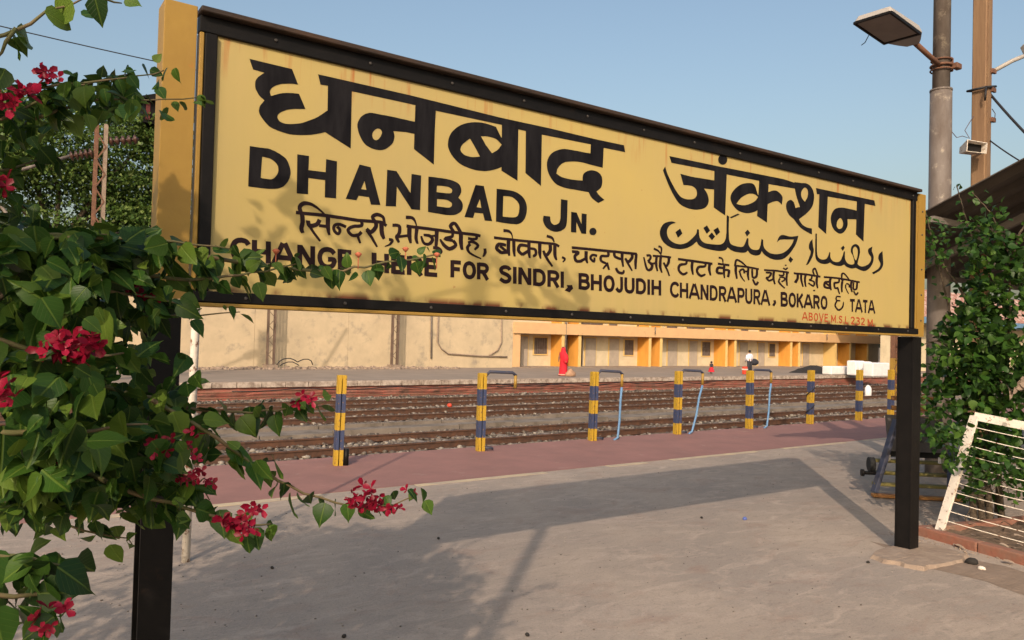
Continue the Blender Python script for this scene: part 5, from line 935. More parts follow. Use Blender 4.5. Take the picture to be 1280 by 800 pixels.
def build_word(name, items, m, y):
    global FAT; FAT = 1.22 if WORD.startswith('hindi') else 1.06
    pos = []; neg = []
    for it in items:
        if it[0] == 'P': pos.append(parse(it[1]))
        elif it[0] == 'H': neg.append(parse(it[1]))
        else: pos += stroke_quads(it[1], it[2], parse(it[3]))
    V = []; F = []
    for poly, ng in [(q, False) for q in pos]+[(q, True) for q in neg]:
        if abs(area(poly)) < 1e-8: continue
        if area(poly) < 0: poly = poly[::-1]
        F.append((list(range(len(V), len(V)+len(poly))), ng)); V += [Vector(p) for p in poly]
    isneg = [b for _, b in F]
    FI = [a for a, _ in F]; sumA = sum(abs(area([V[i] for i in a])) for a in FI)
    for tr in range(8):
        Vj = [p+Vector((rnd.uniform(-2e-5, 2e-5), rnd.uniform(-2e-5, 2e-5))) for p in V] if tr else V
        v, e, f, ov, oe, of = delaunay_2d_cdt(Vj, [], FI, 0, 1e-6)
        keep = [fa for fa, o in zip(f, of) if o and not any(isneg[i] for i in o)]
        A_ = sum(abs(area([v[i] for i in fa])) for fa in keep)
        if A_ < sumA*1.02: break
    used = sorted({i for fa in keep for i in fa}); mp = {a: b for b, a in enumerate(used)}
    g = MB(); g.v = [(v[i].x, y, v[i].y) for i in used]; g.f = [tuple(mp[i] for i in fa) for fa in keep]
    # give the paint film a face towards the viewer
    return world_part(g, name, m, sg)
for nm, items in LETTERING.items():
    WORD = nm
    m = M['ink'] if nm.startswith(('head', 'junction', 'station')) else (M['ink_red'] if nm.startswith('alt') else M['ink_brown'])
    build_word('lettering', items, m, BY+.020-.0065-.0012)

# ------------------------------------------------------------ bollards
def bollard():
    t = thing('striped_bollard', None, 'bollard')
    g = MB()
    for s in (-1, 1):
        g.box((s*.052-.006 if s < 0 else s*.052-.006, -.05, 0), (s*.052+.006, .05, 1.18))
        g.box((s*.052-(.046 if s > 0 else -.006), -.062, 0), (s*.052+(.046 if s < 0 else -.006)+(.012 if s > 0 else 0), -.050, 1.18))
    g.box((-.0455, .03, 0), (.0455, .042, 1.18))
    bevel(g.build('twin_angle_post', M['bands'], t), .003)
    return t
def hydrant_arm(t, drop, hose):
    g = MB(); g.tube([(.07, 0, 1.15), (.12, 0, 1.20), (.50, 0, 1.19), (.56, 0, 1.14)], .024, 8)
    g.build('arm', M['bluepaint'], t)
    g = MB(); g.tube([(.55, 0, 1.15), (.55, 0, 1.15-drop)], .026, 8); g.build('outlet_pipe', M['yellow'], t)
    if hose:
        g = MB(); b = hose; g.tube([(.55, 0, 1.14-drop), (.55+b*.3, 0, .7), (.55+b*.62, -.02, .35), (.54+b*1.0, -.03, .05), (.46+b, -.03, .0)], .021, 7); g.build('hose', M['skyblue'], t)
    g = MB(); g.tube([(.06, -.03, .05), (.2, -.03, .035)], .02, 6); g.build('foot_pipe', M['bluepaint'], t)
BL = [((422, 582), 'striped bollard nearest the camera, beside the hanging leaves, without a pipe arm'),
      ((600, 564), 'striped bollard with a short pipe arm and no hose, second from the left'),
      ((740, 551), 'striped bollard with pipe arm and straight blue hose, third from the left'),
      ((846, 543), 'striped bollard with blue hose bending left at its foot, fourth from the left'),
      ((936, 536), 'striped bollard with pipe arm and blue hose standing in front of the man in white'),
      ((1012, 529), 'armless striped bollard wrapped with cable in front of the coal heap'),
      ((1073, 524), 'small armless striped bollard in front of the white wrapped blocks, beside a white sack'),
      ((1113, 517), 'farthest striped bollard, half hidden behind the right sign post')]
for i, ((px, py), lb) in enumerate(BL):
    p = ground(px, py); p = p if p.y < 10.1 else onY(px, py, 10.1); t = bollard(); t.location = (p.x, p.y, 0.0045); t['label'] = lb; t['group'] = 'striped bollards along the platform edge'
    t.rotation_euler = (0, R([1.0, .2, .9, .6, .1, .8, .5, 0][i]), R(-12))
    if i in (1, 2, 3, 4): hydrant_arm(t, .20 if i == 1 else .22, {1: 0, 2: -.05, 3: -.22, 4: -.10}[i])
    if i == 0:
        g = MB(); g.tube([(.10, -.03, 0), (.10, -.03, .22)], .035, 8); g.build('valve_stub', M['black'], t)
    if i == 5:
        g = MB(); g.tube([(.09*math.cos(a*.9), .08*math.sin(a*.9), .08+a*.055) for a in range(16)], .012, 5); g.build('cable_wrap', M['cable'], t)

# ------------------------------------------------------------ white pipe, poles, lamps
p = ground(232, 702)
t = thing('white_pipe', 'thin white painted pipe standing behind the leaves left of the sign post', 'pole', (p.x, p.y, 0))
g = MB(); g.tube([(0, 0, -.02), (.01, 0, 1.7), (0, 0, 3.46)], .031, 10); g.build('pipe', M['white'], t)
g = MB(); g.tube([(0, 0, .62), (0, 0, .66)], .038, 10); g.build('collar', M['rust'], t)

def ring(x, y, z, r_, th, m, par, name='clamp'):
    g = MB(); g.tube([(x+r_*math.cos(a), y+r_*math.sin(a), z) for a in [2*math.pi*i/16 for i in range(17)]], th, 5); return g.build(name, m, par)
LP = Vector((11.02, 5.37, 0))
t = thing('lamp_post', 'weathered grey tubular steel lamp post with a flat rectangular floodlight head', 'lamp post', tuple(LP))
g = MB(); g.tube([(0, 0, 0), (-.02, 0, 3.0), (-.03, 0, 5.35)], [.15, .145, .14], 16); g.build('pole_shaft', M['galv'], t)
g = MB(); g.tube([(-.03, 0, 5.351), (-.03, 0, 12)], [.112, .10], 14); g.build('pole_shaft', M['galv'], t)
g = MB(); g.tube([(-.03, 0, 5.34), (-.03, 0, 5.37)], .145, 14); g.build('pole_collar', M['galv'], t)
for z, r_, th in ((5.70, .135, .018), (5.78, .13, .012), (5.64, .14, .012)): ring(-.03, 0, z, r_, th, M['rust'], t)
g = MB(); g.box((.08, -.06, 5.66), (.20, .06, 5.86)); g.box((.0, -.2, 5.64), (.14, -.12, 5.72)); bevel(g.build('clamp_bracket', M['rust'], t), .01)
g = MB(); g.tube([(-.05, -.02, 5.68), (-.40, -.03, 5.74), (-.92, -.03, 5.86)], .035, 8); g.build('arm', M['rust'], t)
# head: axes in the horizontal plane, tilted up slightly
hd = thing('x', None, None); bpy.data.objects.remove(hd)
def lamp_head(par, centre, ax, ln, wd, th, tilt, name='lamp_head'):
    g = MB(); 
    prof = [(-ln/2, wd*.46, .0), (-ln/2+.05, wd/2, th*.7), (ln/2-.25, wd/2, th), (ln/2-.05, wd*.30, th*.9), (ln/2+.06, wd*.16, th*.6)]
    for x, w_, h in prof: g.v += [(x, -w_, 0), (x, w_, 0), (x, w_*.8, h), (x, -w_*.8, h)]
    n = len(prof)
    for i in range(n-1):
        for j in range(4):
            a = i*4+j; b = i*4+(j+1) % 4; g.f.append((a, b, b+4, a+4))
    g.f += [(3, 2, 1, 0), ((n-1)*4, (n-1)*4+1, (n-1)*4+2, (n-1)*4+3)]
    o = g.build(name, M['lampcase'], par); bevel(o, .012, 2)
    g2 = MB(); g2.box((-ln/2+.03, -wd*.43, -.022), (ln/2-.30, wd*.43, -.003)); o2 = g2.build('lens', M['glass'], o); bevel(o2, .01)
    g3 = MB(); 
    for s in (-1, 1): g3.box((-ln/2+.01, s*(wd*.455)-.014, -.03), (ln/2-.26, s*(wd*.455)+.014, -.001))
    g3.box((-ln/2+.0, -wd*.44, -.03), (-ln/2+.028, wd*.44, -.001)); g3.box((ln/2-.298, -wd*.44, -.03), (ln/2-.262, wd*.44, -.001)); g3.build('lens_frame', M['black'], o)
    ax = Vector(ax).normalized(); yv = Vector((0, 0, 1)).cross(ax).normalized(); zv = ax.cross(yv)
    mw = Matrix((ax, yv, zv)).transposed().to_4x4(); mw.translation = centre
    o.matrix_local = mw @ Matrix.Rotation(R(tilt), 4, 'X'); return o
lamp_head(t, Vector((-1.42, -.05, 5.84)), (1.0, .07, -.06), 1.10, .50, .12, 0)
g = MB(); g.tube([(-1.50, .22, 5.84), (-1.55, .24, 5.74), (-1.60, .26, 5.70)], .006, 5); g.build('loose_wire', M['cable'], t)

BP = Vector((11.72, 5.16, 0))
t = thing('brown_pole', 'tall square ochre brown pole right of the grey lamp post, carrying a loudspeaker', 'pole', tuple(BP))
g = MB(); g.box((-.095, -.095, 0), (.095, .095, 12)); bevel(g.build('pole_shaft', M['ochre'], t), .012)
g = MB(); g.box((-.06, -.106, 0), (.06, -.0955, 12)); g.build('pole_shaft', M['ochre'], t)
for z in (5.45,):
    g = MB(); g.tube([(-.14, -.12, z), (.13, -.13, z+.06), (.15, .12, z+.06), (-.14, .13, z), (-.14, -.12, z)], .018, 6); g.build('clamp', M['cable'], t)
    g = MB(); g.tube([(-.14, -.12, z), (-.2, -.14, z-.12), (-.17, -.12, z-.2)], .014, 6); g.build('clamp', M['cable'], t)
for z in (5.72, 5.02, 5.45): 
    g = MB(); g.box((.02, -.14, z-.03), (.13, -.107, z+.03)); g.build('bracket', M['rust'], t)
g = MB(); g.tube([(.08, -.05, 5.70), (.42, -.22, 5.92), (.62, -.32, 6.02)], .03, 8); g.build('arm', M['lampcase'], t)
lamp_head(t, Vector((1.15, -.58, 6.22)), (-1, .5, -.30), 1.1, .34, .20, 20)

ls = thing('loudspeaker', 'small rectangular horn loudspeaker with a pale rim fixed to the brown pole', 'loudspeaker', tuple(BP+Vector((-.20, -.10, 4.55))))
g = MB(); g.add([(-.36, -.16, -.11), (-.02, -.16, -.11), (-.02, -.16, .08), (-.36, -.16, .10), (-.28, .16, -.06), (-.08, .16, -.06), (-.08, .16, .05), (-.28, .16, .05)],
                [(4,5,1,0), (5,6,2,1), (6,7,3,2), (7,4,0,3), (7,6,5,4)]); o = g.build('horn', M['white'], ls)
md = o.modifiers.new('s', 'SOLIDIFY'); md.thickness = .014
g = MB(); g.box((-.27, -.06, -.085), (-.035, -.03, .07)); g.build('horn_throat', M['black'], ls)
g = MB(); g.tube([(-.12, .1, .0), (.12, .06, .02)], .02, 6); g.build('bracket', M['rust'], ls)
ls.rotation_euler = (0, R(4), R(-32)); ls.scale = (.85, .85, .8)

# wires
def wire(pts, r_, m, lb, name='wire', cat='wire'):
    g = MB(); g.tube(pts, r_, 5); return tagp(g.build(name, M[m]), lb, cat)
def sag(a, b, s, n=16): 
    a = Vector(a); b = Vector(b); return [a.lerp(b, i/n)-Vector((0, 0, s*4*(i/n)*(1-i/n))) for i in range(n+1)]
wire(sag(far_pt(1238, 118, 11), far_pt(1400, 268, 9), .1), .018, 'cable', 'thick black cable running down to the right from the upper part of the brown pole')
wire(sag(far_pt(1234, 173, 11), far_pt(1330, 228, 9.5), .05), .010, 'cable', 'thin black wire running down to the right from the lower part of the brown pole')
wire([far_pt(x, y, 11) for x, y in ((1188, 148), (1190, 165), (1196, 172), (1203, 170), (1212, 173), (1206, 163), (1212, 153), (1217, 145))], .006, 'thread', 'tangled thin wires hanging between the grey lamp post and the brown pole')
wire([far_pt(x, y, 11) for x, y in ((1240, 136), (1244, 142), (1243, 152), (1238, 154), (1236, 150))], .006, 'thread', 'small loop of thin wire hanging right of the brown pole')
wire(sag(far_pt(-300, -42, 30), far_pt(420, 122, 42), .25), .028, 'cable', 'black overhead wire crossing the sky behind the top left branch', 'overhead_wire')

# ------------------------------------------------------------ canopy at the right
t = thing('platform_canopy', 'dark corrugated platform roof seen from below above the right hedge', 'canopy', (9, 5.7, 0))
sl_ = math.tan(R(23.3)); CX0, CX1 = 9.0, 34.0
g = MB(); nc = 240
def cz(y): return 2.812+(5.73-y)*sl_
for i in range(nc+1):
    x = CX0+(CX1-CX0)*i/nc; d = .035*math.sin(i*math.pi/2+.7)
    for y in (5.73, 4.6, 3.4, 2.2): g.v.append((x, y, cz(y)+d))
for i in range(nc):
    for j in range(3): a = i*4+j; g.f.append((a, a+1, a+5, a+4))
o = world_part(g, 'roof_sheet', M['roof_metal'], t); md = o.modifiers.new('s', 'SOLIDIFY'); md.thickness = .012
g = MB(); 
for i in range(nc+1):
    x = CX0+(CX1-CX0)*i/nc; d = .035*math.sin(i*math.pi/2+.7)
    for y, dz in ((2.2, 0), (.8, -.6), (-1.0, -1.35)): g.v.append((x, y, cz(2.2)+.0+dz+d))
for i in range(nc):
    for j in range(2): a = i*3+j; g.f.append((a, a+1, a+4, a+3))
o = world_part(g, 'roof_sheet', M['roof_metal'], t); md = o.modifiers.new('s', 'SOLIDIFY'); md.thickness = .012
for y in (5.6, 4.5, 3.3, 2.3):
    g = MB(); g.beam((CX0+.05, y, cz(y)-.10), (CX1, y, cz(y)-.075), .05, .07); world_part(g, 'purlin', M['roof_rib'], t)
for x in (10.4, 14.5, 19, 24, 29):
    g = MB(); g.beam((x, 5.6, cz(5.6)-.16), (x, 2.2, cz(2.2)-.16), .07, .09); world_part(g, 'rafter', M['roof_rib'], t)
    g = MB(); g.beam((x, 3.4, 0), (x, 3.4, cz(3.4)-.21), .10, .10); world_part(g, 'column', M['greywood'], t)
    g = MB(); g.beam((x, 3.4, 2.3), (x, 4.8, cz(4.8)-.21), .05, .05); world_part(g, 'strut', M['roof_rib'], t)

# ------------------------------------------------------------ cart leaning behind the right post
P0 = ground(1090, 622); P1 = ground(1205, 628)
cw = (P1-P0); cwl = cw.length; cdx = cw.normalized(); cdn = Vector((-cdx.y, cdx.x, 0)); cdn = cdn if cdn.dot(fw) > 0 else -cdn
t = thing('luggage_cart', 'wooden luggage cart tipped up behind the right sign post, navy rails and yellow slats', 'cart', tuple(P0))
def cp(u, v, z): return P0+cdx*(u*cwl)+cdn*v+Vector((0, 0, z))
for u in (.09, .92):
    g = MB(); g.beam(cp(u-.06, .02, .06), cp(u+.20 if u < .5 else u-.02, .10, .90 if u < .5 else .62), .085, .05); bevel(world_part(g, 'side_rail', M['bluepaint'], t), .006)
for k, (z, v, m) in enumerate(((.03, 0, 'orange_slat'), (.15, .07, 'slat'), (.27, .15, 'slat'), (.40, .23, 'slat'))):
    g = MB(); g.beam(cp(.0+.03*k, v, z), cp(.98, v, z), .10, .035); bevel(world_part(g, 'slat', M[m], t), .005)
for k in range(4):
    a = cp(.32+.16*k, .40, .46); b = cp(.32+.16*k+.15, .40, .46); g = MB(); g.box((0, 0, 0), (0, 0, 0)); g.v = []; g.f = []
    pts = [cp(.30+.165*k, .36, .50), cp(.30+.165*k+.155, .36, .50), cp(.30+.165*k+.155, .50, .92), cp(.30+.165*k, .50, .92)]
    pts2 = [q+cdn*.03 for q in pts]; g.add(pts+pts2, [(0,1,2,3), (7,6,5,4), (0,4,5,1), (1,5,6,2), (2,6,7,3), (3,7,4,0)]); world_part(g, 'deck_board', M['greywood'], t)
g = MB(); g.beam(cp(.28, .47, .455), cp(.95, .47, .455), .03, .07); world_part(g, 'cross_member', M['rubber'], t)
for z in (1.00, 1.12):
    g = MB(); g.beam(cp(.40, .6, z), cp(.92, .6, z), .06, .055); bevel(world_part(g, 'top_rail', M['orange_slat'], t), .005)
for u in (.22, .52, .82): 
    g = MB(); c_ = cp(u, .18, .44); g.box((c_.x-.035, c_.y-.02, c_.z-.035), (c_.x+.035, c_.y+.02, c_.z+.035)); world_part(g, 'bracket_block', M['white'], t)
for (u, v, z) in ((.035, .16, .36), (.95, .3, .36)):
    c_ = cp(u, v, z); g = MB(); g.tube([c_-cdx*.03, c_+cdx*.03], .085, 16); wh = world_part(g, 'wheel', M['rubber'], t)
c_ = cp(-.0, .08, .27); g = MB(); g.tube([c_-cdx*.07, c_+cdx*.08], .022, 8); g.tube([c_-cdx*.10, c_-cdx*.07], .042, 10); world_part(g, 'axle', M['black'], t)

# ------------------------------------------------------------ white wire gate leaning on the hedge
G0 = ground(1171, 674) + Vector((0, 0, .05)); G1 = far_pt(1218, 520, 7.22)
gx = (kd*1.0 + Vector((0, 0, -.0))).normalized()
t = thing('wire_gate', 'white painted angle iron gate with thin wires leaning against the hedge', 'gate', tuple(G0))
top2 = G1 + (far_pt(1300, 536, 6.9)-G1)*1.7
side = top2-G1; bot2 = G0+side*1.0
g = MB(); g.beam(G0-Vector((0, 0, .04)), G1, .078, .02, upv=tuple(kn)); world_part(g, 'frame_bar', M['white'], t)
g = MB(); g.beam(G0-Vector((0, 0, .04))+kn*.03, G1+kn*.03, .02, .06, upv=tuple(kn)); world_part(g, 'frame_bar', M['white'], t)
g = MB(); g.beam(G1+(G1-G0).normalized()*.0, top2, .02, .075); world_part(g, 'frame_bar', M['white'], t)
g = MB(); g.beam(bot2, top2, .078, .02, upv=tuple(kn)); world_part(g, 'frame_bar', M['white'], t)
for i in range(12):
    u = .04+i*.079
    a = G0.lerp(G1, u)-Vector((0, 0, .0)); b = bot2.lerp(top2, u)
    g = MB(); g.tube(sag(a, b, -.0+.028*rnd.random()**2+.006, 12), .0044, 5); world_part(g, 'wire', M['white'], t)

# ------------------------------------------------------------ small litter
def litter(px, py, m, s, lb, cat='litter', name='litter', z=0.0):
    p = ground(px, py); g = MB(); bmv = []
    prof = [(.3*s, 0), (.5*s, .18*s), (.42*s, .42*s), (.2*s, .55*s)]
    g.lathe((0, 0, 0), prof, 9, 1.0, .7); g.v = [(x+rnd.uniform(-.05, .05)*s, y+rnd.uniform(-.05, .05)*s, z_) for x, y, z_ in g.v]
    o = g.build(name, M[m], loc=(p.x, p.y, z)); o.rotation_euler = (0, 0, rnd.random()*6); return tagp(o, lb, cat)
litter(931, 650, 'bottle_blue', .055, 'tiny blue and white cap lying on the open platform', 'cap', 'bottle_cap')
litter(877, 648, 'coal', .035, 'tiny dark pebble on the platform left of the blue cap', 'pebble', 'pebble')
litter(659, 795, 'coal', .035, 'small black clod at the bottom edge of the platform', 'pebble', 'pebble')
litter(548, 674, 'coal', .035, 'small dark pebble in the shade on the platform below the red flowers', 'pebble', 'pebble')
litter(430, 797, 'coal', .035, 'dark pebble in the shade near the bottom edge', 'pebble', 'pebble')
litter(340, 711, 'coal', .035, 'dark scrap in the shade right of the left sign post', 'pebble', 'pebble')
litter(1085, 704, 'coal', .035, 'dark pebble beside the left corner of the concrete footing', 'pebble', 'pebble')
litter(1215, 706, 'coal', .10, 'black crumpled plastic scrap against the terracotta kerb', 'plastic scrap', 'plastic_scrap')
litter(1227, 713, 'white', .06, 'small pale scrap lying beside the black plastic scrap at the kerb', 'paper scrap', 'paper_scrap')
litter(562, 509, 'red_plastic', .26, 'red and white plastic bag caught between the rails', 'plastic bag', 'plastic_bag')
for o in bpy.data.objects:
    if o.name.startswith('plastic_bag'): q = ground(562, 509, -.9); o.location = q
q = ground(1085, 497, -.93)
g = MB(); g.lathe((0, 0, 0), [(.16, 0), (.21, .1), (.22, .35), (.20, .5), (.1, .62), (.03, .65)], 12, 1, .7); tagp(g.build('sack', M['whitewrap'], loc=tuple(q)), 'white filled sack standing among the tracks right of the last bollard', 'sack')
st_ = stones('gravel_crumbs', 900, 0.6, 11, 2.6, 7.6, 0.001, .0025, .008, 12, M['stone']); tagp(st_, 'tiny stone crumbs scattered over the concrete platform', 'gravel')
st_ = stones('soil_crumbs', 1100, ka.x-.3, ka.x+1.2, ka.y-4, ka.y+.2, 0.003, .003, .012, 14, M['patch']); tagp(st_, 'brown crumbs and leaf bits lying along the kerb and soil bed', 'debris')
# ------------------------------------------------------------ far side: wall, building
FY = 40.6; FZ = -0.25
def U(px, py=440): return onY(px, py, FY).x
XW0, XB0, XB1 = -14.0, U(641), U(1113)
t = thing('boundary_wall', 'long cream limewashed wall behind the far platform, left of the orange building', 'wall', (5, FY, FZ))
x = XW0
while x < XB0-.1:
    L_ = min(5.2, XB0-x); g = MB(); g.box((x, FY, FZ-.2), (x+L_-.012, FY+.3, 3.2)); world_part(g, 'wall_bay', M['cream'], t); x += L_
g = MB(); g.box((XW0, FY-.03, 3.2), (XB0-.05, FY+.33, 3.34)); world_part(g, 'wall_cap', M['coping'], t)
st_ = stones('wall_rubble', 1500, 3, U(560), FY-1.6, FY-.02, FZ, .04, .16, 21, M['patch']); tagp(st_, 'brown rubble and dirt heaped along the foot of the cream wall', 'rubble')
st_ = stones('coal_heap_pieces', 10, 3, 4, FY-1, FY, FZ-3, .04, .1, 22, M['coal']); bpy.data.objects.remove(st_)
# wall pipes
def pw(pts, r_, m, lb, name='wall_pipe', cat='pipe', Y=None):
    g = MB(); g.tube([onY(x, y, (Y or FY)-.08) for x, y in pts], r_, 6); return tagp(g.build(name, M[m]), lb, cat)
pw([(548, 385), (547, 428), (552, 436), (560, 442), (600, 445), (634, 446)], .045, 'patch', 'pale pipe running down the cream wall and bending right along its foot')
pw([(627, 385), (627, 428), (622, 438), (612, 444)], .04, 'patch', 'pale pipe running down the cream wall just left of the orange building')
pw([(539.5, 380), (539, 448)], .05, 'galv', 'thin dark vertical pipe on the cream wall right of the second steel post')
pw([(346, 456), (349, 452), (353, 449.5), (358, 448), (363, 448), (368, 450), (372, 452.5), (376, 450.5), (380, 449), (385, 449), (389, 451), (391, 456)], .028, 'cable', 'loops of black cable lying at the foot of the cream wall', 'cable_coil', 'cable', Y=FY-.9)
pw([(350, 457), (354, 454.5), (360, 452.5), (366, 452.5), (371, 455), (374, 457)], .026, 'cable', 'short black cable end beside the cable loops at the cream wall', 'cable_coil', 'cable', Y=FY-1.0)
# lattice steel posts in front of the wall
def lattice(name, lb, px, py, z0, h, w_, m, Y=None, lace=True, group=None):
    p = ground(px, py, z0) if Y is None else onY(px, py, Y); t = thing(name, lb, 'mast', (p.x, p.y, z0), group=group)
    for sx_ in (-1, 1):
        g = MB(); g.box((sx_*w_/2-.035, -.12, 0), (sx_*w_/2+.035, -.05, h)); g.box((sx_*w_/2-.035, .05, 0), (sx_*w_/2+.035, .12, h)); g.build('channel', M[m], t)
    if lace:
        n = int(h/(w_*1.1)); g = MB(); me = None
        gg = MB(); gg.beam((-w_/2, -.125, 0), (w_/2, -.125, w_*1.1), .03, .012, (0, 1, 0)); me = gg.mesh('lacing_bar', M[m])
        for i in range(n):
            inst('lacing_bar', me, t, Matrix.Translation((0, 0, i*w_*1.1)) @ (Matrix.Scale(-1, 4, (1, 0, 0)) if i % 2 else Matrix.Identity(4)))
    g = MB(); g.box((-w_*.9, -.3, -.1), (w_*.9, .3, .22)); g.build('foundation', M['patch'], t)
    return t
lattice('steel_mast', 'rusty laced steel mast at the cream wall, seen under the left part of the sign', 338, 450, FZ, 4.2, .34, 'mast', Y=FY-.8, group='steel masts in front of the cream wall')
lattice('steel_mast', 'rusty laced steel mast at the cream wall, nearer the orange building', 493, 450, FZ, 4.2, .34, 'mast', Y=FY-.8, group='steel masts in front of the cream wall')

t = thing('catenary_mast', 'tall rust and yellow laced mast beside the right sign post, banded yellow at its base', 'mast', tuple(ground(1117, 498, -.95)))
for sx_ in (-1, 1):
    g = MB(); g.box((sx_*.17-.05, -.1, .75), (sx_*.17+.05, .1, 7.2)); g.build('channel', M['rust'], t)
    g = MB(); g.box((sx_*.17-.055, -.105, 0), (sx_*.17+.055, .105, .748)); g.build('painted_foot', M['yellow'], t)
    g = MB(); g.box((sx_*.17-.055, -.105, 1.2), (sx_*.17+.055, .105, 2.1)); g.build('painted_band', M['yellow'], t)
gg = MB(); gg.beam((-.17, -.11, 0), (.17, -.11, .36), .045, .012, (0, 1, 0)); me = gg.mesh('lacing_bar', M['rust'])
for i in range(19): inst('lacing_bar', me, t, Matrix.Translation((0, 0, .1+i*.36)) @ (Matrix.Scale(-1, 4, (1, 0, 0)) if i % 2 else Matrix.Identity(4)))
g = MB(); g.tube([(.34, 0, 0), (.34, 0, 6.6)], .05, 8); g.build('side_conduit', M['white'], t)

# ---- building
bt = thing('station_quarters', 'long low orange and cream two storey building with recessed doors and peach slab', 'building', (U(860), FY, FZ))
BYB = FY+1.2
def bpart(name, m, a, b, bv=0): 
    g = MB(); g.box(a, b); o = world_part(g, name, M[m], bt); 
    return o
zf0, zf1 = 1.98, 2.66     # slab bottom and top
bpart('rear_wall', 'cream2', (XB0, BYB, FZ-.1), (XB1, BYB+.25, 6.2))
bpart('slab_fascia', 'peach', (XB0-.03, FY-.15, zf0), (XB1, FY, zf1))
bpart('veranda_ceiling', 'peach', (XB0, FY+.002, zf0+.3), (XB1, BYB-.002, zf0+.5))
bpart('upper_floor_slab', 'peach', (XB0, FY-.15, 5.2), (XB1, BYB-.002, 5.6))
bpart('plinth', 'patch', (XB0, FY-.1, FZ-.05), (XB1, BYB-.002, FZ+.05))
bpart('corner_pier', 'peach', (XB0, FY-.02, FZ+.051), (U(650), FY+.35, zf0-.001)); bpart('side_wall', 'yellowwash', (XB0, FY+.352, FZ+.051), (XB0+.25, BYB-.003, zf0+.28))
def fin(px, m='orange', w_=.14, front='yellowwash'):
    x = U(px); bpart('fin_wall', m, (x, FY+.03, FZ+.051), (x+w_, BYB-.003, zf0+.298)); bpart('fin_front', front, (x-.005, FY-.03, FZ+.051), (x+w_+.08, FY+.028, zf0-.002))
    bpart('fin_wall', m, (x, FY+.03, zf1+.002), (x+w_, BYB-.003, 5.19)); bpart('rib', 'yellowwash', (x-.01, FY-.035, zf1+.002), (x+w_+.02, FY+.025, 5.19))
PAIRS = [(702, 723), (811, 825), (907, 918), (988, 998), (1062, 1084)]
for a, b in PAIRS: fin(a); fin(b)
fin(1044, 'yellowwash')
# parapet rail of upper floor
bpart('upper_rail', 'peach', (XB0, FY-.12, zf1+.001), (XB1, FY-.05, zf1+.05))
def UB(px): return onY(px, 440, BYB).x
def door(p0, p1, top=1.78, m='door'):
    x0, x1 = UB(p0), UB(p1); bpart('door_frame', 'yellowwash' if m == 'door' else 'patch', (x0-.07, BYB-.05, FZ+.051), (x1+.07, BYB-.001, top+.08))
    d = bpart('door', m, (x0, BYB-.075, FZ+.052), (x1, BYB-.051, top))
    n = max(2, int((x1-x0)/.45)); 
    for i in range(n):
        g = MB(); a = x0+(x1-x0)*(i+.12)/n; b = x0+(x1-x0)*(i+.88)/n
        for z0, z1 in ((.02, .75), (.9, 1.65)): g.box((a-d.location.x-bt.location.x, BYB-.085-bt.location.y, z0-FZ), (b-d.location.x-bt.location.x, BYB-.0755-bt.location.y, z1-FZ))
        g.build('door_panel', M[m], d)
def window(p0, p1, z0=.62, z1=1.72, zo=0):
    x0, x1 = UB(p0), UB(p1); bpart('window_frame', 'yellowwash', (x0-.08, BYB-.06, z0-.08+zo), (x1+.08, BYB-.001, z1+.08+zo))
    d = bpart('window', 'shutter', (x0, BYB-.07, z0+zo), (x1, BYB-.061, z1+zo))
    for i in range(6):
        g = MB(); xx = x0+(x1-x0)*(i+.5)/6-bt.location.x; g.box((xx-.015, BYB-.1-bt.location.y, z0+zo-FZ), (xx+.015, BYB-.0705-bt.location.y, z1+zo-FZ)); g.build('bar', M['galv'], d)
door(650, 659); window(667, 683)
for a, b in ((731, 744), (761, 773), (834, 846), (861, 871), (924, 934), (947, 955), (1003, 1011), (1074, 1082)): door(a, b)
for a, b in ((780, 791), (877, 887), (961, 968)): window(a, b)
for a, b in ((704, 708), (725, 727), (813, 821), (909, 916), (990, 996)): door(a, b, 1.9, 'shutter')
for a, b in ((725, 752), (760, 770), (795, 802), (832, 845), (857, 880), (925, 934), (948, 956), (1006, 1012)):
    window(a, b, 2.75, 4.3)
for px in (705.5,):
    g = MB(); g.tube([(U(px), FY-.1, FZ), (U(px), FY-.1, 5.2)], .06, 8); world_part(g, 'drain_pipe', M['galv'], bt)
for px in (815, 1030):
    g = MB(); g.tube([(U(px), FY-.29, 2.2), (U(px), FY-.29, 2.75)], .04, 6); world_part(g, 'spout', M['galv'], bt)

# heaps and blocks on the far platform
q = ground(1017, 466, FZ)
g = MB(); N_ = 26
for k in range(5):
    r_ = 2.1*(1-k/4.6); 
    for i in range(N_): 
        a = 2*math.pi*i/N_; rr = r_*(1+.12*math.sin(5*a+k)+rnd.uniform(-.06, .06)); g.v.append((rr*math.cos(a), rr*.6*math.sin(a), .13*k+rnd.uniform(-.02, .02)))
for k in range(4):
    for i in range(N_): a = k*N_+i; b = k*N_+(i+1) % N_; g.f.append((a, b, b+N_, a+N_))
g.f.append(tuple(4*N_+i for i in range(N_)))
tagp(g.build('coal_heap', M['coal'], loc=tuple(q)), 'low black heap on the far platform between the man and the white blocks', 'heap')
WB = [((1039, 1067), 458, 468.5, 'long low white wrapped block beside the black heap'), ((1070, 1081), 451, 469.5, 'tall white wrapped block, left one of the tall group'),
      ((1083, 1090), 452, 470, 'narrow white wrapped block in the middle of the tall group'), ((1091, 1112), 453.5, 471, 'broad tall white wrapped block next to the yellow mast')]
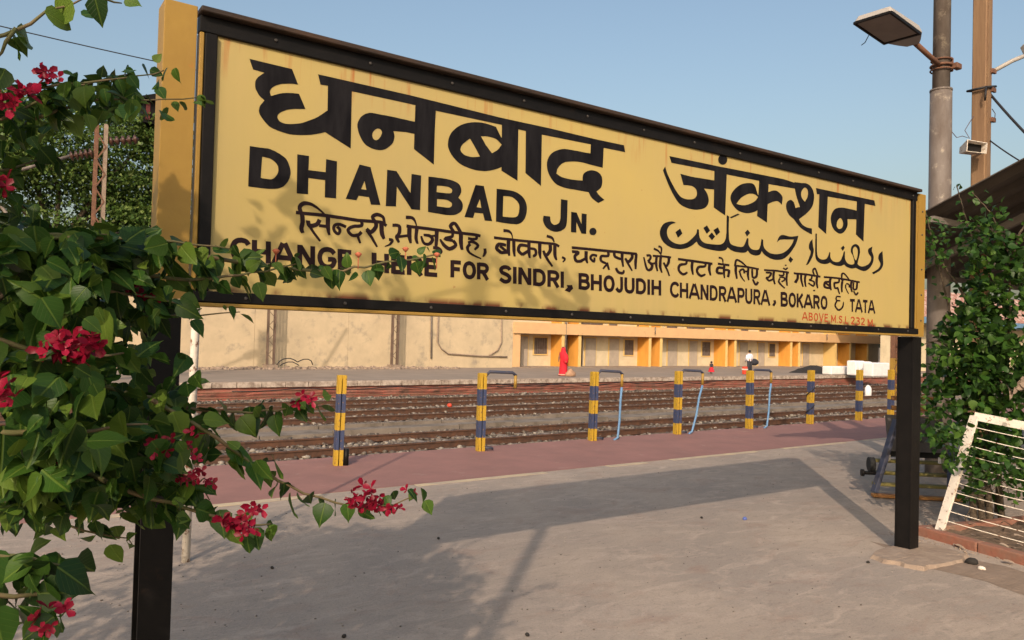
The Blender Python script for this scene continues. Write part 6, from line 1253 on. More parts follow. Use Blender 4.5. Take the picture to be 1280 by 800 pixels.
for (a, b), y0, y1, lb in WB:
    p = ground(a, y1, FZ); q = ground(b, y1, FZ); Yp = p.y; x0, x1 = p.x, onY(b, y1, Yp).x; h = onY(a, y0, Yp).z-FZ
    g = MB(); nx_, nz_ = 6, 4
    g.box((0, 0, 0), (x1-x0, .7, h)); o = g.build('wrapped_block', M['whitewrap'], loc=(x0, Yp, FZ)); bevel(o, .08, 3); tagp(o, lb, 'wrapped block', 'white wrapped blocks on the far platform')

# far structures glimpsed at the right through the leaves
t = thing('tiled_shed', 'far shed with red patterned roof and blue beam, glimpsed between sign and hedge', 'shed', (70, 34, 0))
for k in range(16):
    g = MB(); x0 = 60+k*2.6; g.add([(x0, 32, 4.3), (x0+2.56, 32, 4.3), (x0+2.56, 37, 7.2), (x0, 37, 7.2)], [(0, 1, 2, 3)]); o = world_part(g, 'roof_sheet', M['tile_red'], t); md = o.modifiers.new('s', 'SOLIDIFY'); md.thickness = .05
g = MB(); g.box((60, 31.9, 3.75), (102, 32.2, 4.25)); world_part(g, 'beam', M['bluebeam'], t)
g = MB(); g.box((60, 33.5, -.25), (102, 33.8, 3.7)); world_part(g, 'wall', M['cream2'], t)

# left: rusty electrification mast with insulator struts
p = onY(127, 155, 31.5); bz = p.z
t = thing('electric_mast', 'rusty laced steel mast with brown insulators in front of the green tree at the left', 'mast', (p.x, p.y, FZ))
H_ = bz-FZ
for sx_ in (-1, 1):
    g = MB(); g.box((sx_*.15-.06, -.12, 0), (sx_*.15+.06, .12, H_)); g.build('channel', M['rust'] if sx_ < 0 else M['patch'], t)
gg = MB(); gg.beam((-.15, -.13, 0), (.15, -.13, .5), .05, .012, (0, 1, 0)); me = gg.mesh('lacing_bar', M['rust'])
for i in range(int(H_/.5)): inst('lacing_bar', me, t, Matrix.Translation((0, 0, i*.5)) @ (Matrix.Scale(-1, 4, (1, 0, 0)) if i % 2 else Matrix.Identity(4)))
def insulator(a, b, n=5):
    a = Vector(a); b = Vector(b); g = MB(); d = (b-a); L_ = d.length; 
    pts = []; rs = []
    for i in range(n*4+1): pts.append(a.lerp(b, i/(n*4))); rs.append([.05, .17, .17, .05][i % 4])
    g.tube(pts, rs, 10); return g.build('insulator', M['insul'], t)
insulator((-.25, 0, H_-1.1), (-1.0, 0, H_-1.35)); insulator((.25, 0, H_-.6), (1.25, 0, H_-.35))
insulator((.2, 0, H_-6.4), (1.2, 0, H_-5.6)); insulator((-.2, 0, H_-6.6), (-1.1, 0, H_-6.2))
for a, b in (((1.0, 0, H_-5.7), (4.6, 0, H_+.3)), ((1.0, 0, H_-5.7), (5.2, 0, H_-4.4)), ((-.9, 0, H_-6.2), (-3.2, 0, H_-3.0)), ((-.9, 0, H_-1.3), (-4.0, 0, H_-2.8)), ((-.9, 0, H_-6.5), (-4.2, 0, H_-7.2))):
    g = MB(); g.tube([a, b], .06, 6); g.build('strut', M['galv'], t)

# dark raised box left of the sign
p = onY(191, 140, 44)
t = thing('signal_cabin_box', 'small dark raised box with red slats and sloping roof, peeking out left of the sign', 'signal box', (p.x+.5, 44, FZ))
t.scale = (1.4, 1.4, 1)
zc = p.z-FZ
g = MB(); g.box((-.75, -.4, zc-.75), (.9, .6, zc+.45)); g.build('body', M['black'], t)
for i in range(5): 
    g = MB(); g.box((-.66+i*.32, -.44, zc-.6), (-.52+i*.32, -.401, zc+.3)); g.build('slat', M['darkred'], t)
g = MB(); g.add([(-1.0, -.7, zc+.42), (.3, -.7, zc+1.1), (1.5, -.7, zc+.42), (-1.0, .8, zc+.42), (.3, .8, zc+1.1), (1.5, .8, zc+.42)], [(0,1,4,3), (1,2,5,4), (0,2,1), (3,4,5), (0,3,5,2)]); g.build('roof', M['black'], t)
g = MB(); g.tube([(.75, .1, 0), (.75, .1, zc-.76)], .12, 10); g.build('leg', M['rust'], t)

# ------------------------------------------------------------ people (far platform)
def skin_body(name, pts, edges, rad, m, parent):
    me = bpy.data.meshes.new(name); me.from_pydata(pts, edges, []); o = bpy.data.objects.new(name, me); C.objects.link(o); o.parent = parent
    md = o.modifiers.new('skin', 'SKIN'); md.use_smooth_shade = True
    for i, r_ in enumerate(rad): me.skin_vertices[0].data[i].radius = (r_, r_)
    me.skin_vertices[0].data[0].use_root = True
    s_ = o.modifiers.new('sub', 'SUBSURF'); s_.levels = 1; s_.render_levels = 1; me.materials.append(m); return o
def person(px, py, h, lb, kind, rz):
    p = ground(px, py, FZ); t = thing('person', lb, 'person', (p.x, p.y, FZ)); t.rotation_euler = (0, 0, rz); t.scale = (h, h, h)
    # unit-height figure, x = left/right, -y = front
    lean = {'sari': -.05, 'man': -.03, 'child': 0}[kind]
    a = {'sari': .06, 'man': .0, 'child': .02}[kind]
    P = [(0, 0, .53), (0, lean*.5, .66), (0, lean, .80), (0, lean, .86), (0, lean-.01, .93), (0, lean-.01, .985),
         (-.055, 0, .49), (-.06, -.02-a, .27), (-.06, .01-a, .05), (-.065, -.07-a, .02),
         (.055, 0, .49), (.06, -.01+a, .27), (.06, .05+a, .05), (.065, -.03+a, .02),
         (-.11, lean, .79), (-.14, lean-.02, .64), (-.11, lean-.12, .53), (-.10, lean-.16, .50),
         (.11, lean, .79), (.15, lean-.01, .64), (.14, lean-.08, .51), (.14, lean-.11, .47)]
    E = [(0,1),(1,2),(2,3),(3,4),(4,5),(0,6),(6,7),(7,8),(8,9),(0,10),(10,11),(11,12),(12,13),(2,14),(14,15),(15,16),(16,17),(2,18),(18,19),(19,20),(20,21)]
    Rd = [.085,.075,.085,.035,.058,.045, .06,.042,.028,.025, .06,.042,.028,.025, .04,.03,.023,.018, .04,.03,.023,.018]
    b = skin_body('body', P, E, Rd, M['skin'], t)
    g = MB(); g.lathe((0, lean+.005, .945), [(.045, -.03), (.06, .0), (.055, .04), (.02, .065)], 12); g.build('hair', M['hair'], b)
    if kind == 'sari':
        g = MB(); g.lathe((0, .0, 0), [(.17, .02), (.155, .06), (.14, .25), (.13, .42), (.105, .56), (.12, .7), (.13, .78), (.085, .86), (.078, .93), (.06, .985), (.02, 1.01)], 20, 1, .95)
        k = 20; g.v = [(x*(1+.05*math.sin(9*math.atan2(y, x))), y*(1+.05*math.sin(7*math.atan2(y, x)))+(lean if z > .5 else 0)*.8, z) for x, y, z in g.v]
        g.build('sari', M['red_cloth'], t)
        g = MB(); g.lathe((0, .0, 0), [(.176, .03), (.173, .07)], 20, 1, .95); g.build('sari_border', M['redborder'], t)
        g = MB(); g.lathe((.10, lean-.03, .42), [(.03, 0), (.10, .06), (.115, .18), (.09, .3), (.03, .38)], 12, 1.0, .8); g.build('shawl', M['red_cloth'], t)
    if kind == 'man':
        g = MB(); g.lathe((0, 0, 0), [(.11, .48), (.115, .56), (.11, .68), (.14, .78), (.10, .835), (.045, .86)], 16, 1.05, .7); g.v = [(x, y+lean*.7, z) for x, y, z in g.v]; g.build('shirt', M['white_cloth'], t)
        for s in (-1, 1):
            i0 = 14 if s < 0 else 18; g = MB(); g.tube([P[i0], P[i0+1], P[i0+2]], [.055, .045, .036], 9); g.build('sleeve', M['white_cloth'], t)
            i0 = 6 if s < 0 else 10; g = MB(); g.tube([(P[i0][0], 0, .53), P[i0+1], P[i0+2]], [.08, .06, .05], 9); g.build('trouser_leg', M['dark_cloth'], t)
        g = MB(); g.lathe((0, 0, 0), [(.10, .44), (.112, .52)], 14, 1, .75); g.build('trousers', M['dark_cloth'], t)
    if kind == 'child':
        g = MB(); g.lathe((0, 0, 0), [(.27, .20), (.24, .24), (.14, .5), (.12, .56)], 18); g.v = [(x*(1+.06*math.sin(6*math.atan2(y, x))), y, z) for x, y, z in g.v]; g.build('skirt', M['red_cloth'], t)
        g = MB(); g.lathe((0, 0, 0), [(.12, .55), (.11, .66), (.13, .78), (.05, .84)], 14, 1, .75); g.build('top', M['dark_cloth'], t)
        g = MB(); g.lathe((0, 0, .93), [(.06, -.06), (.085, -.02), (.085, .04), (.04, .08)], 12); g.build('hair', M['hair'], b)
    return t
person(704, 470, 1.52, 'woman wrapped in a bright red sari and veil standing on the far platform', 'sari', R(-60))
person(889, 468, .80, 'small child in a red skirt and dark top on the far platform', 'child', R(-30))
person(937, 466, 1.50, 'man in a white shirt on the far platform with a dark sack at his side', 'man', R(160))
p = ground(713, 470.5, FZ)
g = MB(); g.lathe((0, 0, 0), [(.28, 0), (.34, .06), (.30, .18), (.20, .27), (.13, .36), (.04, .40)], 12, 1, .7); g.v = [(x*(1+.15*math.sin(3*math.atan2(y, x)+z*6))+rnd.uniform(-.03, .03), y+rnd.uniform(-.03, .03), z+rnd.uniform(-.02, .02)) for x, y, z in g.v]; tagp(g.build('cloth_bundle', M['beige_cloth'], loc=tuple(p)), 'beige cloth bundle on the ground beside the woman in the red sari', 'bundle')
p = ground(938, 463, FZ); 
g = MB(); g.lathe((0, 0, .52), [(.2, -.25), (.42, -.12), (.46, .02), (.3, .18), (.1, .24)], 14, 1, .6); tagp(g.build('sack', M['dark_cloth'], loc=(p.x+.12, p.y-.2, p.z+.1)), 'bulging dark sack held at the side of the man in white', 'sack')
p = ground(931, 468, FZ)
g = MB(); g.box((-.15, -.12, 0), (.15, .12, .5)); o = g.build('red_canister', M['red_plastic'], loc=tuple(p)); bevel(o, .05, 2); tagp(o, 'red canister standing at the feet of the man in white', 'canister')
g = MB(); g.box((-.155, -.125, .28), (.155, .125, .36)); g.build('canister_label', M['white'], o)
# ------------------------------------------------------------ vegetation
nr = np.random.RandomState(5)
def leaf_tpl(fold=.16, droop=.12, wid=.42, curl=0.0):
    T = [0, .07, .25, .48, .70, .86, 1.0]; Wd = [0, .25, .415, .37, .22, .085, 0]
    v = []; 
    for t_, w_ in zip(T, Wd): v.append((t_, 0, -droop*t_*t_))
    for s in (-1, 1):
        for t_, w_ in list(zip(T, Wd))[1:-1]:
            v.append((t_-(.05 if t_ == .10 else 0), s*w_*wid/.42, fold*w_/.42*wid-droop*t_*t_+curl*s*t_*.1))
    f = []
    for k, s in ((7, -1), (12, 1)):
        tri = [(0, 1, k)] + [(i+1, i+2, k+i+1, k+i) for i in range(4)] + [(5, 6, k+4)]
        for q in tri: f.append(q if s > 0 else tuple(reversed(q)))
    return np.array(v, float), f
TPL = [leaf_tpl(.14, .12, .39), leaf_tpl(.26, .28, .36, .8), leaf_tpl(.08, .06, .42, -.9), leaf_tpl(.36, .18, .36), leaf_tpl(.20, .36, .33, -.6), leaf_tpl(.12, .20, .45, 1.2)]
def put_uv(me, L_, tv):
    uv = me.uv_layers.new(name='leaf_uv'); a = np.array(tv)[np.array(L_), :2]; uv.data.foreach_set('uv', a.ravel().astype(np.float32))
def frames(d, n):
    d = d/np.linalg.norm(d, axis=1, keepdims=True); y = np.cross(n, d); y /= np.linalg.norm(y, axis=1, keepdims=True)+1e-9
    z = np.cross(d, y); return np.stack([d, y, z], 2)      # columns
def joined_leaves(name, pos, d, n, size, m, parent=None, origin=(0, 0, 0), simple=False):
    Fm = frames(d, n); N = len(pos); k = 0; VV = []; LI = []; TT = []
    base = 0
    if simple:
        tv = np.array([(0,0,0), (.35,-.34,.08), (1,0,-.12), (.35,.34,.08), (.45,0,-.03)], float); tfl = [[(0,1,4), (1,2,4), (2,3,4), (3,0,4)]]; tvs = [tv]
    else: tvs = [a for a, b in TPL]; tfl = [b for a, b in TPL]
    nt_ = len(tvs); UVL = []; loops = []; starts = []; tots = []; nl = 0
    for ti in range(nt_):
        idx = np.arange(ti, N, nt_)
        V = np.einsum('nij,vj->nvi', Fm[idx], tvs[ti])*size[idx][:, None, None]+pos[idx][:, None, :]
        VV.append(V.reshape(-1, 3)); nv = len(tvs[ti])
        fl = np.array([i for f_ in tfl[ti] for i in f_]); ft = np.array([len(f_) for f_ in tfl[ti]])
        UVL.append(np.tile(tvs[ti][fl][:, :2], (len(idx), 1)))
        loops.append((fl[None]+(base+np.arange(len(idx))*nv)[:, None]).ravel()); tots.append(np.tile(ft, len(idx))); base += len(idx)*nv
    V = np.concatenate(VV)-np.array(origin); LI = np.concatenate(loops); TT = np.concatenate(tots); ST = np.concatenate([[0], np.cumsum(TT)[:-1]])
    me = bpy.data.meshes.new(name); me.vertices.add(len(V)); me.vertices.foreach_set('co', V.ravel())
    me.loops.add(len(LI)); me.loops.foreach_set('vertex_index', LI); me.polygons.add(len(TT)); me.polygons.foreach_set('loop_start', ST); me.polygons.foreach_set('loop_total', TT)
    me.polygons.foreach_set('use_smooth', np.ones(len(TT), bool)); me.update(); me.materials.append(m)
    uv = me.uv_layers.new(name='leaf_uv'); uv.data.foreach_set('uv', np.concatenate(UVL).ravel().astype(np.float32))
    o = bpy.data.objects.new(name, me); C.objects.link(o); o['kind'] = 'stuff'
    if parent: o.parent = parent
    return o
LEAF_ME = []
for tv, tf in TPL:
    me = bpy.data.meshes.new('leaf'); me.from_pydata([tuple(v) for v in tv], [], tf); me.polygons.foreach_set('use_smooth', [True]*len(me.polygons)); me.materials.append(M['leaf']); put_uv(me, [i for q in tf for i in q], tv); LEAF_ME.append(me)
LEAF_ME2 = []
for tv, tf in TPL:
    me = bpy.data.meshes.new('leaf'); me.from_pydata([tuple(v) for v in tv], [], tf); me.polygons.foreach_set('use_smooth', [True]*len(me.polygons)); me.materials.append(M['leaf_deep']); put_uv(me, [i for q in tf for i in q], tv); LEAF_ME2.append(me)
def single_leaves(pos, d, n, size, parent, mes):
    Fm = frames(d, n)
    for i in range(len(pos)):
        m_ = Matrix([list(Fm[i][r_]*size[i])+[pos[i][r_]-parent.location[r_]] for r_ in range(3)]+[[0, 0, 0, 1]])
        inst('leaf', mes[i % len(mes)], parent, m_)
SUNV = np.array(to_sun); FWD = np.array(fw); RTV = np.array(rt2); UPV = np.array(up2); EY = np.array(EYE)
def to_px(P):
    q = P-EY; z = q@FWD; return 640+960*(q@RTV)/z, 400-960*(q@UPV)/z, z
class Leaves:
    def __init__(s): s.p = []; s.d = []; s.n = []; s.s = []
    def add(s, p, d, n, sz): s.p.append(p); s.d.append(d); s.n.append(n); s.s.append(sz)
    def arr(s): return np.array(s.p), np.array(s.d), np.array(s.n), np.array(s.s)
def rand_dir(down=.6, out=None):
    v = nr.normal(size=3); v /= np.linalg.norm(v); v[2] -= down*1.2
    if out is not None: v += out
    return v/np.linalg.norm(v)
def face_n(k=1.0):
    v = nr.normal(size=3)*.55 + np.array([-.25, -.75, .55])*k
    return v/np.linalg.norm(v)
def up_n():
    v = nr.normal(size=3)*.38 + np.array([-.22, -.42, .80]); return v/np.linalg.norm(v)
def grow(L, path, size0, size1, step, spread=.035, twig=None, rad=(.006, .002), jitter=.012, face=1.0, down=.7, nf=None):
    """a twig along 3D points with alternate leaves"""
    pts = [np.array(p) for p in path]; seg = []
    fine = []
    for i in range(len(pts)-1):
        k = max(2, int(np.linalg.norm(pts[i+1]-pts[i])/.03))
        for j in range(k): fine.append(pts[i]+(pts[i+1]-pts[i])*j/k)
    fine.append(pts[-1]); fine = np.array(fine)
    for _ in range(2): fine[1:-1] = (fine[:-2]+2*fine[1:-1]+fine[2:])/4
    fine[1:-1] += nr.normal(size=(len(fine)-2, 3))*.002
    if twig is not None:
        n = len(fine); twig.tube([tuple(p) for p in fine], [rad[0]+(rad[1]-rad[0])*i/(n-1) for i in range(n)], 5)
    d_ = np.concatenate([[0], np.cumsum(np.linalg.norm(np.diff(fine, axis=0), axis=1))]); tot = d_[-1]
    s_ = step*.5; side = 1
    while s_ < tot:
        i = min(np.searchsorted(d_, s_), len(fine)-1); p = fine[i]; u = s_/tot
        ax = fine[min(i+1, len(fine)-1)]-fine[max(i-1, 0)]; ax /= np.linalg.norm(ax)+1e-9
        sz = (size0+(size1-size0)*u)*nr.uniform(.75, 1.15)
        lat = np.cross(ax, np.array([0, -.5, .8])); lat /= np.linalg.norm(lat)+1e-9
        d = ax*.35+lat*side*.55+nr.normal(size=3)*.3; d[2] -= down
        L.add(p+nr.normal(size=3)*jitter, d/np.linalg.norm(d), nf() if nf else face_n(face*.65), sz*.95)
        if nr.rand() < .45: 
            d2 = nr.normal(size=3)*.7+ax*.5; d2[2] -= .3; L.add(p+nr.normal(size=3)*jitter, d2, face_n(face), sz*nr.uniform(.5, .9))
        side = -side; s_ += step*nr.uniform(.6, 1.3)
    return fine

# ================= near bougainvillea (left)
bg_t = thing('bougainvillea', 'large bougainvillea shrub with crimson flowers filling the left foreground before the sign', 'shrub', (-.15, 1.75, 0))
L = Leaves(); tw = MB()
def P3(px, py, dep): return np.array(far_pt(px, py, dep))
BR = [
 ([(60,345,1.5),(120,322,1.55),(200,312,1.7),(300,328,1.85),(400,340,2.0),(480,330,2.1),(545,318,2.15)], .08, .04, .024, .0075),
 ([(110,335,1.6),(180,345,1.65),(250,352,1.75),(330,338,1.85),(370,330,1.9)], .072, .045, .024, .006),
 ([(40,300,1.45),(110,296,1.5),(180,300,1.58),(250,305,1.68),(290,312,1.72)], .07, .045, .022, .005),
 ([(60,360,1.45),(130,362,1.5),(190,372,1.6),(235,380,1.66)], .075, .05, .024, .005),
 ([(120,390,1.6),(190,398,1.65),(250,392,1.75),(300,390,1.8)], .065, .042, .036, .004),
 ([(120,480,1.6),(190,500,1.65),(260,515,1.75),(330,515,1.85),(405,503,1.95)], .07, .045, .017, .005),
 ([(190,500,1.55),(250,535,1.6),(290,560,1.65),(330,590,1.7),(360,612,1.75),(420,628,1.8),(475,638,1.85),(522,618,1.9)], .075, .042, .026, .005),
 ([(60,560,1.4),(120,600,1.45),(190,625,1.5),(250,640,1.55),(310,660,1.6),(338,655,1.62)], .075, .05, .022, .006),
 ([(150,560,1.6),(210,585,1.6),(245,600,1.62),(262,625,1.65)], .06, .04, .034, .004),
 ([(-20,600,1.5),(50,640,1.55),(100,665,1.6),(150,668,1.65),(165,680,1.68)], .06, .045, .030, .004),
 ([(-40,690,1.15),(20,695,1.18),(60,700,1.2),(95,712,1.22)], .085, .06, .040, .005),
 ([(-40,740,1.12),(20,745,1.15),(70,745,1.2),(98,740,1.22)], .085, .05, .036, .005),
 ([(-60,130,1.5),(0,120,1.55),(80,105,1.6),(130,100,1.65),(175,96,1.7),(205,88,1.75)], .055, .036, .022, .004),
 ([(40,150,1.6),(100,128,1.65),(160,122,1.75),(205,126,1.8),(246,122,1.85)], .055, .034, .017, .004),
 ([(0,150,1.55),(60,122,1.6),(120,100,1.68),(165,92,1.75)], .055, .04, .016, .004),
 ([(-60,65,.95),(10,40,1.0),(60,18,1.02),(110,-5,1.05)], .052, .045, .045, .0035),
 ([(20,35,1.0),(0,70,1.0),(-15,90,1.0)], .05, .05, .05, .003),
 ([(90,-12,1.0),(130,-6,1.02),(152,4,1.05)], .045, .034, .04, .003),
 ([(-30,300,1.4),(40,290,1.45),(100,298,1.5),(150,290,1.6)], .08, .06, .034, .006),
 ([(-30,220,1.6),(30,205,1.7),(70,195,1.8)], .06, .04, .034, .004),
 ([(-30,420,1.3),(50,440,1.35),(110,450,1.4),(160,440,1.45)], .085, .065, .034, .006),
 ([(-30,540,1.25),(50,545,1.3),(120,540,1.35),(185,530,1.4)], .085, .065, .034, .006),
]
for pts, a, b, st, r_ in BR:
    grow(L, [P3(*p) for p in pts], a, b, st, twig=tw, rad=(r_, r_*.3))
# leafy masses: (px, py, rx, ry, depth, spread, n, size)
for px, py, rx, ry, dep, ds, n, sz in [
 (50,330,95,45,1.45,.12,95,.075),(150,312,80,34,1.6,.12,70,.07),(60,395,80,40,1.4,.1,70,.08),(165,372,60,30,1.65,.12,46,.07),
 (50,480,75,45,1.35,.1,80,.085),(150,500,55,35,1.6,.12,45,.075),(225,470,25,30,1.7,.1,12,.075),(50,560,70,45,1.32,.1,80,.085),(150,560,75,40,1.5,.1,75,.08),
 (235,560,40,45,1.65,.08,22,.06),(60,615,75,28,1.4,.08,55,.08),(190,620,60,30,1.55,.08,45,.075),(30,720,45,32,1.18,.05,16,.085),(60,770,30,20,1.2,.05,10,.06),
 (20,160,45,35,1.6,.1,28,.06),(110,122,70,22,1.7,.1,48,.058),(20,210,35,40,1.75,.1,16,.055),(15,275,40,30,1.6,.1,20,.06),
 # shaded inner mass further back
 (60,340,110,70,2.0,.25,200,.075),(90,450,110,80,2.0,.25,260,.075),(100,560,110,60,1.95,.2,220,.075),(140,420,40,50,2.0,.15,40,.07),(50,620,80,40,1.9,.15,90,.07),(90,135,80,20,2.1,.2,60,.055)]:
    for _ in range(int(n*(1.25 if dep < 1.9 else .9))):
        a = nr.uniform(0, 2*math.pi); q = nr.uniform(0, 1)**.5
        p = P3(px+rx*q*math.cos(a), py+ry*q*math.sin(a), dep+nr.normal()*ds*.6)
        L.add(p, rand_dir(.6), up_n() if nr.rand() < .45 else face_n(.65), sz*.68*nr.uniform(.45, 1.35))
# crown outside the frame (left of and above the view) that shades sign and platform
def blob(L, c, r, n, sz, cond=None):
    k = 0
    while k < n:
        v = nr.normal(size=3); v /= np.linalg.norm(v); v *= nr.uniform(.25, 1)**.5; p = np.array(c)+v*np.array(r)
        x, y, z = to_px(p)
        if z > .1 and -8 < x < 1290 and -8 < y < 810: 
            k += .25; continue
        L.add(p, rand_dir(.5), face_n(.4), sz*nr.uniform(.7, 1.3)); k += 1
LO = Leaves()
blob(LO, (-1.1, 2.3, 2.55), (.65, .85, .75), 2000, .09)
blob(LO, (-.5, 1.7, 2.3), (.45, .6, .8), 900, .09)
blob(LO, (-1.6, 1.6, 2.6), (.8, .9, 1.2), 1300, .09)
blob(LO, (-.42, 2.35, 2.72), (.3, .35, .5), 420, .085)
blob(LO, (-.15, 1.9, 3.35), (.28, .35, .16), 85, .07)
blob(LO, (.95, 1.75, 3.42), (.3, .2, .10), 90, .07)
blob(LO, (-1.2, 3.2, 2.2), (.7, .7, 1.0), 600, .085)
p_, d_, n_, s_ = L.arr()
x, y, z = to_px(p_); vis = (z > .1) & (x > -60) & (x < 1300) & (y > -60) & (y < 860)
score = np.where(vis, s_/z + (z < 1.9)*.02, -1); order = np.argsort(-score); top = order[:298]; rest = order[298:]
single_leaves(p_[top], d_[top], n_[top], s_[top], bg_t, LEAF_ME)
joined_leaves('foliage', p_[rest], d_[rest], n_[rest], s_[rest], M['leaf'], bg_t, tuple(bg_t.location))
p_, d_, n_, s_ = LO.arr()
joined_leaves('outer_foliage', p_, d_, n_, s_, M['leaf'], bg_t, tuple(bg_t.location))
tagp(world_part(tw, 'twigs', M['twig'], bg_t), kind='stuff')
g = MB()
for a, mid, b, r0 in (((-.55, 1.75, 0), (-.5, 1.8, .8), (-.1, 1.95, 1.4), .035), ((-.6, 1.7, 0), (-.8, 1.9, 1.3), (-.9, 2.2, 2.8), .05), ((-.55, 1.7, 0), (-.35, 1.75, 1.2), (-.3, 1.85, 3.1), .03), ((-.3, 1.8, 2.9), (.1, 1.85, 3.3), (1.0, 1.75, 3.42), .012), ((-.6, 1.8, 0), (-1.2, 1.7, 1.4), (-1.6, 1.6, 2.6), .04), ((-.3, 1.8, 1.3), (-.02, 1.75, 1.75), (.12, 1.75, 1.9), .014), ((-.6, 1.8, .6), (-1.1, 2.9, 1.5), (-1.2, 3.2, 2.2), .03)):
    a, mid, b = map(Vector, (a, mid, b)); g.tube([(a*(1-t)**2+mid*2*t*(1-t)+b*t*t) for t in [i/10 for i in range(11)]], [r0*(1-.06*i) for i in range(11)], 7)
world_part(g, 'stem', M['bark'], bg_t)

# flowers: clusters of papery bracts, three bracts joined round a stalk make one floret
BT = []
for k in range(4):
    r_ = np.random.RandomState(40+k); vs = [(0, 0, 0)]; fs = []; uvs = [(0, 0)]
    for j in range(3):
        t_ = j*2.094+r_.uniform(-.2, .2); e = np.array([math.cos(t_), math.sin(t_), 0]); s_ = np.array([-math.sin(t_), math.cos(t_), 0]); up_ = np.array([0, 0, 1.])
        op = r_.uniform(.35, .9); ln = r_.uniform(.85, 1.15); b0 = len(vs)
        for (x_, y_, c_) in ((.3, -.26, .10), (.68, -.33, .03), (1.0, 0, -.10), (.68, .33, .03), (.3, .26, .10), (.5, 0, -.06)):
            p = (e*x_*ln+s_*(y_+r_.uniform(-.05, .05))+up_*(x_*op+c_+r_.uniform(-.05, .05))); vs.append(tuple(p)); uvs.append((x_, y_))
        fs += [(0, b0, b0+5), (b0, b0+1, b0+5), (b0+1, b0+2, b0+5), (b0+2, b0+3, b0+5), (b0+3, b0+4, b0+5), (b0+4, 0, b0+5)]
    me = bpy.data.meshes.new('floret'); me.from_pydata(vs, [], fs); me.materials.append(M['bract']); me.polygons.foreach_set('use_smooth', [True]*len(me.polygons))
    uv = me.uv_layers.new(name='leaf_uv'); uv.data.foreach_set('uv', [c for q in fs for i in q for c in uvs[i]]); BT.append(me)
def flower(px, py, rx, ry, dep, n, size=.026):
    dep -= .10; c = P3(px, py, dep); fl = bpy.data.objects.new('flower_cluster', None); C.objects.link(fl); fl.parent = bg_t; fl.location = Vector(c)-bg_t.location; fl.empty_display_size = .02
    kx = rx/960*dep; ky = ry/960*dep
    for i in range(max(2, int(n*.62))):
        a = nr.uniform(0, 2*math.pi); q = nr.uniform(0, 1)**.5
        o = RTV*kx*q*math.cos(a)+UPV*ky*q*math.sin(a)-FWD*nr.uniform(-.01, .03)
        ax = nr.normal(size=3)*.55-FWD*.7+UPV*.2+(RTV*math.cos(a)+UPV*math.sin(a))*q*.6; ax /= np.linalg.norm(ax)
        Fm = frames(nr.normal(size=(1, 3)), ax[None])[0]; e1 = np.cross(ax, [0.1, .2, 1]); e1 /= np.linalg.norm(e1); e2 = np.cross(ax, e1); sz = size*.62*nr.uniform(.8, 1.3)
        m_ = Matrix([[e1[r_]*sz, e2[r_]*sz, ax[r_]*sz, o[r_]] for r_ in range(3)]+[[0, 0, 0, 1]])
        inst('floret', BT[i % 4], fl, m_)
for a in ((95,432,36,17,1.4,54,.028),(18,122,22,16,1.3,30,.028),(58,92,12,6,1.45,12,.022),(70,97,10,5,1.5,6,.02),(6,232,12,12,1.25,12,.028),(4,488,14,18,1.25,15,.028),(8,500,10,10,1.27,6,.028),
          (176,365,12,14,1.7,12,.024),(190,372,7,8,1.7,6,.02),(207,556,12,8,1.55,12,.024),(232,556,10,8,1.6,9,.02),(100,580,12,8,1.45,9,.022),(250,592,10,10,1.6,9,.022),(262,606,8,10,1.6,6,.022),
          (462,620,24,15,1.8,36,.026),(492,632,10,8,1.8,9,.024),(438,620,8,5,1.8,6,.02),(515,612,7,4,1.88,3,.022),(298,652,22,15,1.58,27,.026),(316,636,12,9,1.6,9,.024),(324,655,7,7,1.6,6,.022),
          (376,497,20,8,1.9,12,.024),(80,758,13,8,1.22,9,.022),(62,775,14,9,1.2,9,.022),(240,580,12,22,1.62,12,.022),(240,541,14,4,1.62,6,.022)):
    flower(*a)
g = MB()
for px, py, dep in ((507,315,2.1),(546,322,2.12),(448,322,2.0),(345,318,1.9)):
    c = Vector(P3(px, py, dep)); g.tube([c-Vector((0, 0, .03)), c], [.0015, .0015], 4); g.lathe(c, [(.002, 0), (.006, .004), (.010, .010), (.004, .014)], 7)
world_part(g, 'flower_bud', M['bud'], bg_t)

# ================= hedge shrub (right)
hb = Vector((8.5, 3.3, 0)); ht = thing('hedge_shrub', 'tall leafy green shrub in the soil bed at the right, behind the white gate', 'shrub', tuple(hb))
L = Leaves(); tw = MB()
HB = [
 ([(1225,640,7.9),(1215,560,7.9),(1200,470,7.9),(1185,380,7.8),(1170,320,7.7),(1158,268,7.6)], .12, .06, .075),
 ([(1235,640,7.9),(1235,520,7.9),(1230,420,7.8),(1222,320,7.7),(1205,265,7.6),(1196,232,7.6)], .12, .06, .075),
 ([(1245,640,7.9),(1255,500,7.8),(1262,400,7.6),(1262,320,7.5),(1240,268,7.4),(1215,240,7.4)], .12, .07, .07),
 ([(1230,560,7.8),(1200,540,7.7),(1170,525,7.6),(1148,520,7.5)], .10, .07, .06),
 ([(1230,600,7.6),(1215,575,7.4),(1185,560,7.3),(1175,548,7.3)], .10, .07, .06),
 ([(1240,480,7.9),(1200,440,7.8),(1170,425,7.8),(1156,430,7.8)], .11, .07, .065),
 ([(1230,420,7.8),(1200,360,7.7),(1178,330,7.7),(1160,300,7.7)], .10, .06, .06),
 ([(1262,330,7.5),(1275,290,7.4),(1290,270,7.4)], .11, .08, .06),
]
for pts, a, b, st in HB:
    f_ = grow(L, [P3(*p) for p in pts], a, b, st, twig=tw, rad=(.022, .005), jitter=.05, face=.8, nf=up_n)
